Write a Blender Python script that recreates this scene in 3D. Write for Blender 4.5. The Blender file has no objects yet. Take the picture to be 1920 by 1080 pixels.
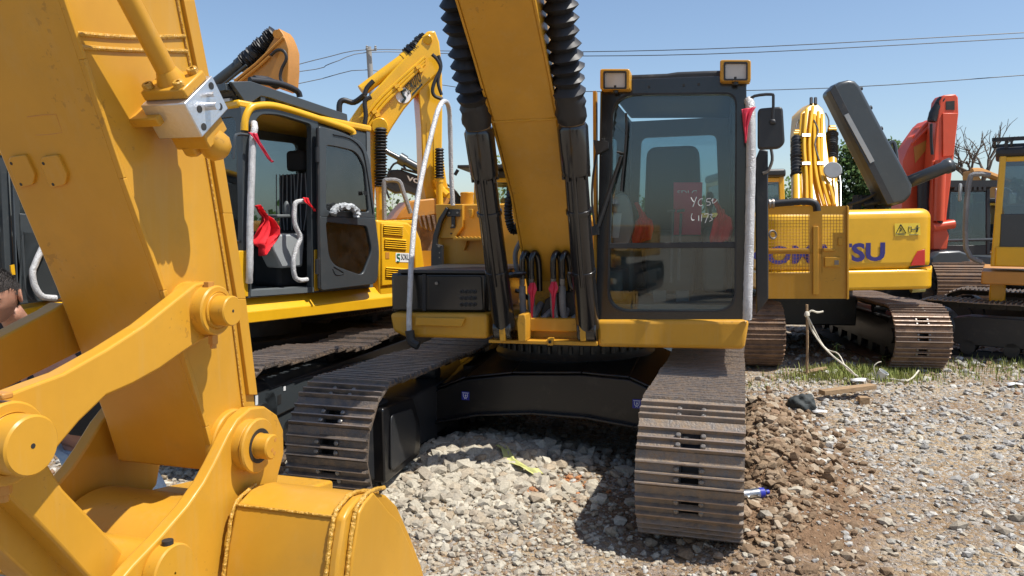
import bpy, bmesh, math, random
import numpy as np
from mathutils import Vector, Matrix, noise as mnoise
random.seed(7); rng = np.random.default_rng(7)
SC = bpy.context.scene; COL = SC.collection
R_ = math.radians
V = Vector
# ------------------------------------------------------------------ camera
FPX = 1450.0; CH = 1.86; PITCH = R_(4.34)
cd = bpy.data.cameras.new("camera"); cam = bpy.data.objects.new("camera", cd); COL.objects.link(cam)
cd.sensor_width = 36.0; cd.lens = 36.0*FPX/1920.0; cd.clip_start = 0.05; cd.clip_end = 2000
cam.location = (0, 0, CH); cam.rotation_euler = (math.pi/2-PITCH, 0, 0)
SC.camera = cam
# ------------------------------------------------------------------ world + sun
SUN = V((0.42, -0.17, 0.89)).normalized()
w = bpy.data.worlds.new("World"); SC.world = w; w.use_nodes = True
nt = w.node_tree; bg = nt.nodes["Background"]
sky = nt.nodes.new("ShaderNodeTexSky"); sky.sky_type = 'NISHITA'; sky.sun_disc = False
sky.sun_elevation = math.asin(SUN.z); sky.sun_rotation = math.atan2(SUN.x, SUN.y)
sky.altitude = 0; sky.air_density = 1.0; sky.dust_density = 1.0; sky.ozone_density = 2.4
nt.links.new(sky.outputs[0], bg.inputs[0]); bg.inputs[1].default_value = 0.12
sl = bpy.data.lights.new("sun", 'SUN'); sl.energy = 4.8; sl.angle = R_(0.5); sl.color = (1.0, 0.955, 0.88)
so = bpy.data.objects.new("sun", sl); COL.objects.link(so); so.location = (20, -10, 40)
so.rotation_euler = SUN.to_track_quat('Z', 'Y').to_euler()
SC.view_settings.view_transform = 'Standard'; SC.view_settings.look = 'None'
SC.view_settings.exposure = 0.38; SC.view_settings.gamma = 1.0
# ------------------------------------------------------------------ pixel rays -> world points
cp, sp = math.cos(PITCH), math.sin(PITCH); CAM = V((0, 0, CH))
def ray(px, py):
    a = (px-960)/FPX; b = (540-py)/FPX
    return V((a, cp+b*sp, -sp+b*cp))
def P(px, py, Y):
    d = ray(px, py); return CAM+d*(Y/d.y)
def G(px, py, z=0.0):
    d = ray(px, py); return CAM+d*((z-CH)/d.z)
class Fr:
    """a machine's frame: x = towards the picture's right, y = away, z = up"""
    def __init__(s, o, a, tilt=0.0):
        s.o = V(o); s.a = R_(a); s.M = Matrix.Rotation(-s.a, 3, 'Z') @ Matrix.Rotation(R_(-tilt), 3, 'Y')
        s.R = s.M @ V((1, 0, 0)); s.B = s.M @ V((0, 1, 0)); s.U = s.M @ V((0, 0, 1))
    def w(s, x, y, z): return s.o+s.M @ V((x, y, z))
    def _h(s, px, py, n, c):
        d = ray(px, py); return CAM+d*((c-(CAM-s.o).dot(n))/d.dot(n))
    def X(s, px, py, c): return s._h(px, py, s.R, c)
    def Y(s, px, py, c): return s._h(px, py, s.B, c)
    def Z(s, px, py, c): return s._h(px, py, s.U, c)
# ------------------------------------------------------------------ materials
def nodes(name):
    m = bpy.data.materials.new(name); m.use_nodes = True
    return m, m.node_tree, m.node_tree.nodes["Principled BSDF"]
def N(t, ty, **k):
    n = t.nodes.new(ty)
    for a, b in k.items():
        if a in n.inputs: n.inputs[a].default_value = b
        else: setattr(n, a, b)
    return n
def mat(name, col, rough=0.5, metal=0.0, dirt=None, damt=0.3, dscale=3.0, bump=0.0, bscale=60, coat=0.0, var=0.08, spec=0.5, streak=False, specks=0.0):
    m, t, b = nodes(name); L = t.links
    tc = N(t, "ShaderNodeTexCoord")
    src = tc.outputs["Object"]
    n1 = N(t, "ShaderNodeTexNoise", Scale=dscale, Detail=6.0, Roughness=0.65)
    if streak:
        mp = N(t, "ShaderNodeMapping"); mp.inputs["Scale"].default_value = (1, 1, 0.25)
        L.new(src, mp.inputs[0]); L.new(mp.outputs[0], n1.inputs["Vector"])
    else: L.new(src, n1.inputs["Vector"])
    hsv = N(t, "ShaderNodeHueSaturation"); hsv.inputs["Color"].default_value = (*col, 1)
    mr = N(t, "ShaderNodeMapRange"); mr.inputs[1].default_value = 0.3; mr.inputs[2].default_value = 0.7
    mr.inputs[3].default_value = 1-var; mr.inputs[4].default_value = 1+var
    L.new(n1.outputs[0], mr.inputs[0]); L.new(mr.outputs[0], hsv.inputs["Value"])
    out = hsv.outputs[0]
    if dirt:
        n2 = N(t, "ShaderNodeTexNoise", Scale=dscale*2.7, Detail=9.0, Roughness=0.75); L.new(src, n2.inputs["Vector"])
        cr = N(t, "ShaderNodeMapRange"); cr.inputs[1].default_value = 0.62-damt*0.35; cr.inputs[2].default_value = 0.78-damt*0.25
        cr.inputs[3].default_value = 0; cr.inputs[4].default_value = min(1, damt*1.8)
        L.new(n2.outputs[0], cr.inputs[0])
        mx = N(t, "ShaderNodeMix", data_type='RGBA'); L.new(cr.outputs[0], mx.inputs[0]); L.new(out, mx.inputs[6])
        mx.inputs[7].default_value = (*dirt, 1); out = mx.outputs[2]
        rr = N(t, "ShaderNodeMapRange"); rr.inputs[3].default_value = rough; rr.inputs[4].default_value = min(1, rough+0.35)
        L.new(cr.outputs[0], rr.inputs[0]); L.new(rr.outputs[0], b.inputs["Roughness"])
    else:
        rr = N(t, "ShaderNodeMapRange"); rr.inputs[1].default_value = 0.3; rr.inputs[2].default_value = 0.7
        rr.inputs[3].default_value = max(0.03, rough-0.07); rr.inputs[4].default_value = rough+0.1
        L.new(n1.outputs[0], rr.inputs[0]); L.new(rr.outputs[0], b.inputs["Roughness"])
    if specks:   # rust chips and dust smears
        vz = N(t, "ShaderNodeTexNoise", Scale=55.0, Detail=3.0, Roughness=0.6); L.new(src, vz.inputs["Vector"])
        vm = N(t, "ShaderNodeTexNoise", Scale=3.0, Detail=4.0); L.new(src, vm.inputs["Vector"])
        mu = N(t, "ShaderNodeMath", operation='MULTIPLY'); L.new(vz.outputs[0], mu.inputs[0]); L.new(vm.outputs[0], mu.inputs[1])
        th = N(t, "ShaderNodeMapRange"); th.inputs[1].default_value = 0.385; th.inputs[2].default_value = 0.41; th.inputs[3].default_value = 0; th.inputs[4].default_value = specks; L.new(mu.outputs[0], th.inputs[0])
        m5 = N(t, "ShaderNodeMix", data_type='RGBA'); L.new(th.outputs[0], m5.inputs[0]); L.new(out, m5.inputs[6]); m5.inputs[7].default_value = (.16, .075, .025, 1); out = m5.outputs[2]
        mp = N(t, "ShaderNodeMapping"); mp.inputs["Scale"].default_value = (9, 9, .7); L.new(src, mp.inputs[0])
        st_ = N(t, "ShaderNodeTexNoise", Scale=1.6, Detail=7.0, Roughness=0.75); L.new(mp.outputs[0], st_.inputs["Vector"])
        sr = N(t, "ShaderNodeMapRange"); sr.inputs[1].default_value = .52; sr.inputs[2].default_value = .78; sr.inputs[3].default_value = 0; sr.inputs[4].default_value = .2; L.new(st_.outputs[0], sr.inputs[0])
        m6 = N(t, "ShaderNodeMix", data_type='RGBA'); L.new(sr.outputs[0], m6.inputs[0]); L.new(out, m6.inputs[6]); m6.inputs[7].default_value = (.50, .38, .20, 1); out = m6.outputs[2]
    L.new(out, b.inputs["Base Color"]); b.inputs["Metallic"].default_value = metal
    b.inputs["Specular IOR Level"].default_value = spec
    if coat: b.inputs["Coat Weight"].default_value = coat; b.inputs["Coat Roughness"].default_value = 0.12
    if bump:
        n3 = N(t, "ShaderNodeTexNoise", Scale=bscale, Detail=4.0); L.new(src, n3.inputs["Vector"])
        bp = N(t, "ShaderNodeBump", Strength=bump, Distance=0.01); L.new(n3.outputs[0], bp.inputs["Height"]); L.new(bp.outputs[0], b.inputs["Normal"])
    return m
def glassmat(name, tint, gloss=0.12, rough=0.02):
    m, t, b = nodes(name); L = t.links; t.nodes.remove(b)
    out = t.nodes["Material Output"]
    tr = N(t, "ShaderNodeBsdfTransparent"); tr.inputs[0].default_value = (*tint, 1)
    gl = N(t, "ShaderNodeBsdfGlossy"); gl.inputs["Roughness"].default_value = rough; gl.inputs[0].default_value = (0.9, 0.95, 1, 1)
    fr = N(t, "ShaderNodeFresnel"); fr.inputs[0].default_value = 1.5
    ad = N(t, "ShaderNodeMath", operation='MAXIMUM'); ad.inputs[1].default_value = gloss; L.new(fr.outputs[0], ad.inputs[0])
    mx = N(t, "ShaderNodeMixShader"); L.new(ad.outputs[0], mx.inputs[0]); L.new(tr.outputs[0], mx.inputs[1]); L.new(gl.outputs[0], mx.inputs[2])
    df = N(t, "ShaderNodeBsdfDiffuse"); df.inputs[0].default_value = (.42, .40, .36, 1)
    tc = N(t, "ShaderNodeTexCoord"); nz = N(t, "ShaderNodeTexNoise", Scale=5.0, Detail=9.0, Roughness=0.75); L.new(tc.outputs["Object"], nz.inputs["Vector"])
    mr = N(t, "ShaderNodeMapRange"); mr.inputs[1].default_value = .35; mr.inputs[2].default_value = .75; mr.inputs[3].default_value = .0; mr.inputs[4].default_value = .04; L.new(nz.outputs[0], mr.inputs[0])
    m2 = N(t, "ShaderNodeMixShader"); L.new(mr.outputs[0], m2.inputs[0]); L.new(mx.outputs[0], m2.inputs[1]); L.new(df.outputs[0], m2.inputs[2])
    L.new(m2.outputs[0], out.inputs[0]); return m
M = {}
M['tan'] = mat('tan_yellow_paint', (0.54, 0.272, 0.025), 0.36, dirt=(0.40, 0.24, 0.05), damt=0.22, specks=0.3, var=0.1, bump=0.04, bscale=14, coat=0.06, spec=0.35, dscale=2.2)
M['tanw'] = mat('weld_yellow_paint', (0.52, 0.285, 0.04), 0.35, bump=0.9, bscale=90, coat=0.2)
M['yel'] = mat('bright_yellow_paint', (0.74, 0.40, 0.012), 0.32, dirt=(0.50, 0.34, 0.10), damt=0.12, bump=0.03, bscale=10, coat=0.2)
M['ora'] = mat('orange_tan_paint', (0.50, 0.225, 0.04), 0.42, dirt=(0.30, 0.16, 0.06), damt=0.25)
M['red'] = mat('orange_red_paint', (0.64, 0.080, 0.028), 0.38, dirt=(0.42, 0.13, 0.07), damt=0.2, bump=0.03, bscale=10)
M['blk'] = mat('black_gloss_paint', (0.012, 0.012, 0.013), 0.22, dirt=(0.07, 0.055, 0.04), damt=0.10, coat=0.4, dscale=1.5)
M['blkm'] = mat('black_satin_paint', (0.022, 0.023, 0.025), 0.42, dirt=(0.12, 0.10, 0.08), damt=0.2)
M['gry'] = mat('dark_grey_paint', (0.045, 0.053, 0.058), 0.36, dirt=(0.14, 0.13, 0.11), damt=0.15, coat=0.15)
M['rub'] = mat('black_rubber', (0.014, 0.014, 0.016), 0.5, dirt=(0.09, 0.08, 0.07), damt=0.15)
M['steel'] = mat('worn_track_steel', (0.105, 0.088, 0.076), 0.44, metal=0.3, dirt=(0.24, 0.165, 0.105), damt=0.5, dscale=4, bump=0.5, bscale=70, var=0.3)
M['steelw'] = mat('worn_bright_steel', (0.17, 0.148, 0.13), 0.48, metal=0.2, dirt=(0.28, 0.20, 0.13), damt=0.6, dscale=6, bump=0.5, bscale=70, var=0.3)
M['rust'] = mat('muddy_track_steel', (0.13, 0.082, 0.055), 0.65, metal=0.15, dirt=(0.27, 0.17, 0.105), damt=0.6, dscale=2.5, bump=0.8, bscale=50, var=0.35)
M['wear'] = mat('polished_grouser_edge', (0.34, 0.27, 0.22), 0.35, metal=0.5, dirt=(0.2, 0.12, 0.07), damt=0.4, dscale=9)
M['bolt'] = mat('bolt_steel', (0.22, 0.20, 0.18), 0.4, metal=0.7, dirt=(0.14, 0.09, 0.06), damt=0.3, dscale=8)
M['alu'] = mat('bare_aluminium', (0.62, 0.63, 0.65), 0.34, metal=0.8, bump=0.1, bscale=120, dirt=(0.5, 0.42, 0.25), damt=0.15)
M['wrap'] = mat('bubble_wrap_foam', (0.60, 0.60, 0.60), 0.35, metal=0.15, dirt=(0.35, 0.34, 0.33), damt=0.35, dscale=10, bump=1.0, bscale=110, var=0.15)
M['hose'] = mat('grey_wrapped_hose', (0.20, 0.20, 0.205), 0.5, bump=1.0, bscale=90, var=0.25, dirt=(0.4, 0.38, 0.34), damt=0.25)
M['ribb'] = mat('red_cloth', (0.80, 0.016, 0.028), 0.75, bump=0.2, bscale=200)
M['pink'] = mat('pink_red_ribbon', (0.62, 0.03, 0.07), 0.6)
M['glass'] = glassmat('tinted_window_glass', (0.86, 0.93, 0.93), 0.05)
M['glassd'] = glassmat('dark_window_glass', (0.50, 0.55, 0.56), 0.10)
M['glassr'] = glassmat('smoked_rear_glass', (0.46, 0.56, 0.60), 0.06)
M['lens'] = mat('lamp_lens', (0.55, 0.50, 0.44), 0.15, coat=0.6)
M['plast'] = glassmat('clear_plastic', (0.72, 0.74, 0.75), 0.25, 0.35)
M['film'] = mat('crinkled_clear_film', (0.42, 0.44, 0.45), 0.3, var=0.3, dscale=20, bump=0.8, bscale=60)
M['frm'] = mat('black_frame_paint', (0.009, 0.009, 0.010), 0.3, dirt=(0.10, 0.08, 0.06), damt=0.15, spec=0.4, coat=.15, dscale=2.5)
M['plastw'] = mat('white_plastic', (0.75, 0.76, 0.76), 0.4)
M['lgry'] = mat('light_grey_plastic', (0.30, 0.32, 0.33), 0.45)
M['int'] = mat('interior_grey_plastic', (0.11, 0.125, 0.13), 0.55)
M['seatg'] = mat('grey_green_seat_cover', (0.055, 0.075, 0.08), 0.6)
M['seatf'] = mat('seat_fabric', (0.03, 0.032, 0.036), 0.8)
M['blue'] = mat('dark_blue_lettering', (0.035, 0.028, 0.17), 0.4)
M['bluest'] = mat('blue_sticker', (0.02, 0.03, 0.30), 0.4)
M['white'] = mat('white_paint_marks', (0.80, 0.80, 0.80), 0.5)
M['ink'] = mat('black_ink', (0.012, 0.03, 0.03), 0.5)
M['green'] = mat('green_print', (0.03, 0.22, 0.14), 0.5)
M['decal'] = mat('yellow_decal', (0.85, 0.60, 0.05), 0.35)
M['redl'] = mat('red_reflector', (0.60, 0.015, 0.012), 0.2, coat=0.6)
M['wood'] = mat('weathered_wood', (0.33, 0.22, 0.12), 0.8, dirt=(0.15, 0.1, 0.06), damt=0.4, bump=0.6, bscale=30)
M['woodp'] = mat('grey_pole_concrete', (0.28, 0.27, 0.25), 0.8)
M['rope'] = mat('white_rope', (0.62, 0.58, 0.48), 0.8)
M['skin'] = mat('skin', (0.40, 0.20, 0.13), 0.5, var=0.12, dscale=12, bump=0.15, bscale=80)
M['skin'].node_tree.nodes["Principled BSDF"].inputs["Subsurface Weight"].default_value = 0.08
M['hair'] = mat('short_dark_hair', (0.030, 0.025, 0.023), 0.75, dirt=(0.13, 0.11, 0.10), damt=0.5, dscale=60, bump=1.0, bscale=350)
M['shirt'] = mat('black_shirt', (0.018, 0.019, 0.023), 0.85, bump=0.5, bscale=25)
M['jean'] = mat('pale_blue_denim', (0.30, 0.38, 0.46), 0.85, bump=0.4, bscale=60, dirt=(0.5, 0.55, 0.6), damt=0.3)
M['bag'] = mat('dark_grey_bag', (0.035, 0.042, 0.042), 0.75, bump=0.4, bscale=40, dirt=(0.15, 0.13, 0.1), damt=0.2)
M['tape'] = mat('yellow_green_strap', (0.52, 0.52, 0.19), 0.6, dirt=(0.4, 0.35, 0.2), damt=0.3, dscale=14)
M['redp'] = mat('red_booklet', (0.60, 0.02, 0.08), 0.45)
M['mirror'] = mat('mirror_glass', (0.75, 0.8, 0.82), 0.05, metal=1.0)
M['dark'] = mat('dark_engine_parts', (0.02, 0.02, 0.02), 0.6, dirt=(0.1, 0.08, 0.06), damt=0.3)
# ------------------------------------------------------------------ objects
def tag(o, label=None, cat=None, group=None, kind=None):
    if label: o['label'] = label
    if cat: o['category'] = cat
    if group: o['group'] = group
    if kind: o['kind'] = kind
    return o
def thing(name, loc, label, cat, group=None, rz=0.0):
    o = bpy.data.objects.new(name, None); COL.objects.link(o); o.empty_display_size = 0.2
    o.location = loc; o.rotation_euler = (0, 0, rz)
    o.matrix_basis = Matrix.Translation(V(loc)) @ Matrix.Rotation(rz, 4, 'Z')
    return tag(o, label, cat, group)
def top(o):
    while o.parent: o = o.parent
    return o
class MB:
    """collects shapes given in world coordinates"""
    def __init__(s): s.v = []; s.f = []; s.sm = []; s.g = []; s.mi = []; s.cur = 0
    def add(s, vs, fs, smooth=False):
        k = len(s.v); s.v += [V(p) for p in vs]; s.g.append((k, len(s.f), len(vs), len(fs))); s.f += [tuple(i+k for i in f) for f in fs]; s.sm += [smooth]*len(fs); s.mi += [s.cur]*len(fs)
    def hexa(s, p):
        s.add(p, [(0, 3, 2, 1), (4, 5, 6, 7), (0, 1, 5, 4), (1, 2, 6, 5), (2, 3, 7, 6), (3, 0, 4, 7)])
    def box(s, fr, x0, x1, y0, y1, z0, z1):
        s.hexa([fr.w(x, y, z) for z in (z0, z1) for x, y in ((x0, y0), (x1, y0), (x1, y1), (x0, y1))])
    def ext(s, pts, v):
        pts = [V(p) for p in pts]; n = len(pts); v = V(v)
        nrm = V((0, 0, 0))
        for i in range(n): nrm += pts[i].cross(pts[(i+1) % n])
        if nrm.dot(v) > 0: pts.reverse()
        s.add(pts+[p+v for p in pts], [tuple(range(n)), tuple(range(2*n-1, n-1, -1))]+[(i, i+n, (i+1) % n+n, (i+1) % n) for i in range(n)])
    def ring(s, a, b, v):
        n = len(a); v = V(v); a = [V(p) for p in a]; b = [V(p) for p in b]
        nrm = V((0, 0, 0))
        for i in range(n): nrm += a[i].cross(a[(i+1) % n])
        if nrm.dot(v) > 0: a.reverse(); b.reverse()
        vs = a+b+[p+v for p in a]+[p+v for p in b]; f = []
        for i in range(n):
            j = (i+1) % n
            f += [(i, j, n+j, n+i), (2*n+i, 3*n+i, 3*n+j, 2*n+j), (i, 2*n+i, 2*n+j, j), (n+i, n+j, 3*n+j, 3*n+i)]
        s.add(vs, f)
    def lathe(s, p0, d, prof, n=24, cap=True, jit=0.0, smooth=True, squash=None):
        p0 = V(p0); d = V(d).normalized(); a = d.orthogonal().normalized(); b = d.cross(a); vs = []; f = []
        for t, r in prof:
            for i in range(n):
                th = 2*math.pi*i/n; rr = r*(1+jit*(random.random()-0.5))
                vs.append(p0+d*(t+jit*0.12*(random.random()-0.5)*(r))+(a*math.cos(th)+b*math.sin(th))*rr)
        m = len(prof)
        for k in range(m-1):
            for i in range(n):
                j = (i+1) % n; f.append((k*n+i, k*n+j, (k+1)*n+j, (k+1)*n+i))
        s.add(vs, f, smooth)
        if cap:
            s.add([vs[i] for i in range(n)], [tuple(range(n-1, -1, -1))]); s.add([vs[(m-1)*n+i] for i in range(n)], [tuple(range(n))])
    def cyl(s, p0, p1, r0, r1=None, n=20, bev=0.0):
        p0 = V(p0); p1 = V(p1); r1 = r0 if r1 is None else r1; L = (p1-p0).length
        if L < 1e-6: return
        if bev: prof = [(0, r0-bev), (bev, r0), (L-bev, r1), (L, r1-bev)]
        else: prof = [(0, r0), (L, r1)]
        s.lathe(p0, p1-p0, prof, n)
    def tube(s, pts, r, n=10, smooth=3, jit=0.0, cap=True, rfun=None):
        pts = [V(p) for p in pts]
        if smooth and len(pts) > 2:
            q = []
            for i in range(len(pts)-1):
                a = pts[max(i-1, 0)]; b = pts[i]; c = pts[i+1]; d = pts[min(i+2, len(pts)-1)]
                for k in range(smooth):
                    t = k/smooth
                    q.append(0.5*((2*b)+(c-a)*t+(2*a-5*b+4*c-d)*t*t+(3*b-a-3*c+d)*t**3))
            q.append(pts[-1]); pts = q
        vs = []; f = []; m = len(pts); t0 = (pts[1]-pts[0]).normalized(); a = t0.orthogonal().normalized()
        for k in range(m):
            tg = (pts[min(k+1, m-1)]-pts[max(k-1, 0)]).normalized()
            a = (a-tg*a.dot(tg)).normalized(); b = tg.cross(a)
            rr = r if rfun is None else rfun(k/(m-1))
            for i in range(n):
                th = 2*math.pi*i/n; x = rr*(1+jit*(random.random()-0.5))
                vs.append(pts[k]+(a*math.cos(th)+b*math.sin(th))*x)
        for k in range(m-1):
            for i in range(n):
                j = (i+1) % n; f.append((k*n+i, k*n+j, (k+1)*n+j, (k+1)*n+i))
        s.add(vs, f, True)
        if cap: s.add(vs[:n], [tuple(range(n-1, -1, -1))]); s.add(vs[-n:], [tuple(range(n))])
    def pieces(s):
        B = []
        for k, f0, nv, nf in s.g:
            q = s.v[k:k+nv]; B.append(([min(p[i] for p in q) for i in range(3)], [max(p[i] for p in q) for i in range(3)]))
        n = len(B); par = list(range(n))
        def find(a):
            while par[a] != a: par[a] = par[par[a]]; a = par[a]
            return a
        sz = [max(h[i]-l[i] for i in range(3)) for l, h in B]
        for a in range(n):
            for c in range(a+1, n):
                ga = math.sqrt(sum(max(0, B[a][0][i]-B[c][1][i], B[c][0][i]-B[a][1][i])**2 for i in range(3)))
                if ga <= max(.02, .5*max(sz[a], sz[c])): par[find(a)] = find(c)
        out = {}
        for a in range(n): out.setdefault(find(a), []).append(a)
        return list(out.values())
    def build(s, name, m, parent=None, bevel=0.0, seg=2, label=None, mats=None):
        if parent is not None and 1 < len(s.g) < 400 and not mats:
            pc = s.pieces()
            if len(pc) > 1:
                first = None
                for grp in sorted(pc, key=lambda g: -len(g)):
                    b2 = MB()
                    for a in grp:
                        k, f0, nv, nf = s.g[a]; b2.add(s.v[k:k+nv], [tuple(i-k for i in f) for f in s.f[f0:f0+nf]], s.sm[f0] if nf else False)
                    b2.g = b2.g[:1]; o = b2.build(name, m, parent, bevel, seg, label); first = first or o
                return first
        me = bpy.data.meshes.new(name)
        if parent is not None:
            T = top(parent).matrix_basis.inverted(); vs = [T @ p for p in s.v]
        else: vs = s.v
        me.from_pydata([tuple(p) for p in vs], [], s.f); me.update()
        me.polygons.foreach_set("use_smooth", s.sm if not bevel else [True]*len(s.f))
        o = bpy.data.objects.new(name, me); COL.objects.link(o)
        me.materials.append(M[m] if isinstance(m, str) else m)
        if mats:
            for x in mats: me.materials.append(M[x])
            me.polygons.foreach_set('material_index', s.mi)
        if parent is not None: o.parent = parent
        if bevel:
            me.set_sharp_from_angle(angle=R_(35))
            b = o.modifiers.new("bevel", 'BEVEL'); b.width = bevel; b.segments = seg; b.limit_method = 'ANGLE'; b.angle_limit = R_(35)
            b.harden_normals = False
        else: me.set_sharp_from_angle(angle=R_(40))
        if label: o['label'] = label
        return o
def one(name, m, parent, fn, bevel=0.0, label=None, seg=2):
    b = MB(); fn(b); return b.build(name, m, parent, bevel, seg, label)
def rquad(c, rad=0.1, n=5, rads=None):
    """rounded polygon from corner points (any count), radius as length"""
    c = [V(p) for p in c]; out = []; k = len(c)
    for i in range(k):
        p = c[i]; a = c[i-1]; b = c[(i+1) % k]; r = rads[i] if rads else rad
        da = (a-p); db = (b-p); r = min(r, da.length*0.48, db.length*0.48); p0 = p+da.normalized()*r; p1 = p+db.normalized()*r
        for j in range(n+1):
            t = j/n; out.append(p0*(1-t)**2+p*2*t*(1-t)+p1*t*t)
    return out
def text(body, name, m, parent, p0, px, py, fit=True, bold=0.0, thick=0.002, extr=None):
    """lettering mesh filling the box with corner p0, width vector px, height vector py"""
    cu = bpy.data.curves.new("t", 'FONT'); cu.body = body; cu.offset = bold; cu.resolution_u = 3
    ob = bpy.data.objects.new("t", cu); COL.objects.link(ob)
    dg = bpy.context.evaluated_depsgraph_get(); me = bpy.data.meshes.new_from_object(ob.evaluated_get(dg))
    bpy.data.objects.remove(ob)
    vs = [v.co.copy() for v in me.vertices]; fs = [tuple(p.vertices) for p in me.polygons]
    x0 = min(v.x for v in vs); x1 = max(v.x for v in vs); y0 = min(v.y for v in vs); y1 = max(v.y for v in vs)
    p0 = V(p0); px = V(px); py = V(py); nn = px.cross(py).normalized()*thick
    q = [p0+px*((v.x-x0)/(x1-x0))+py*((v.y-y0)/(y1-y0))+nn for v in vs]
    b = MB(); b.add(q, fs); return b.build(name, m, parent)
def bellows(p0, p1, r, folds, n=14, jit=0.10, squash=0.72):
    p0 = V(p0); p1 = V(p1); L = (p1-p0).length; pr = [(0, r*0.7)]
    for i in range(folds):
        t = L*(i+0.5)/folds; pr += [(t+L/folds*random.uniform(-.08, .08), r*random.uniform(.93, 1.07)), (L*(i+1)/folds-0.002, r*squash*random.uniform(.95, 1.05))]
    b = MB(); b.lathe(p0, p1-p0, pr, n, True, jit, smooth=False); return b
def cloth(name, m, parent, rows, nrm, amp=0.01, folds=3.0, nx=14, ny=5, thick=0.003, seed=0):
    """rows: list of (left,right) world points; folded hanging cloth"""
    b = MB(); g = []; nrm = V(nrm).normalized()
    R2 = []
    for i in range(len(rows)-1):
        for k in range(ny):
            t = k/ny; R2.append((V(rows[i][0]).lerp(V(rows[i+1][0]), t), V(rows[i][1]).lerp(V(rows[i+1][1]), t)))
    R2.append((V(rows[-1][0]), V(rows[-1][1])))
    for j, (l, r) in enumerate(R2):
        for i in range(nx+1):
            u = i/nx
            g.append(l.lerp(r, u)+nrm*amp*(math.sin(u*folds*6.28+seed+j*0.12)+0.5*math.sin(u*folds*11+j*0.35+seed*2)))
    f = [(j*(nx+1)+i, j*(nx+1)+i+1, (j+1)*(nx+1)+i+1, (j+1)*(nx+1)+i) for j in range(len(R2)-1) for i in range(nx)]
    b.add(g, f, True); o = b.build(name, m, parent)
    s = o.modifiers.new("solid", 'SOLIDIFY'); s.thickness = thick; return o
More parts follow.
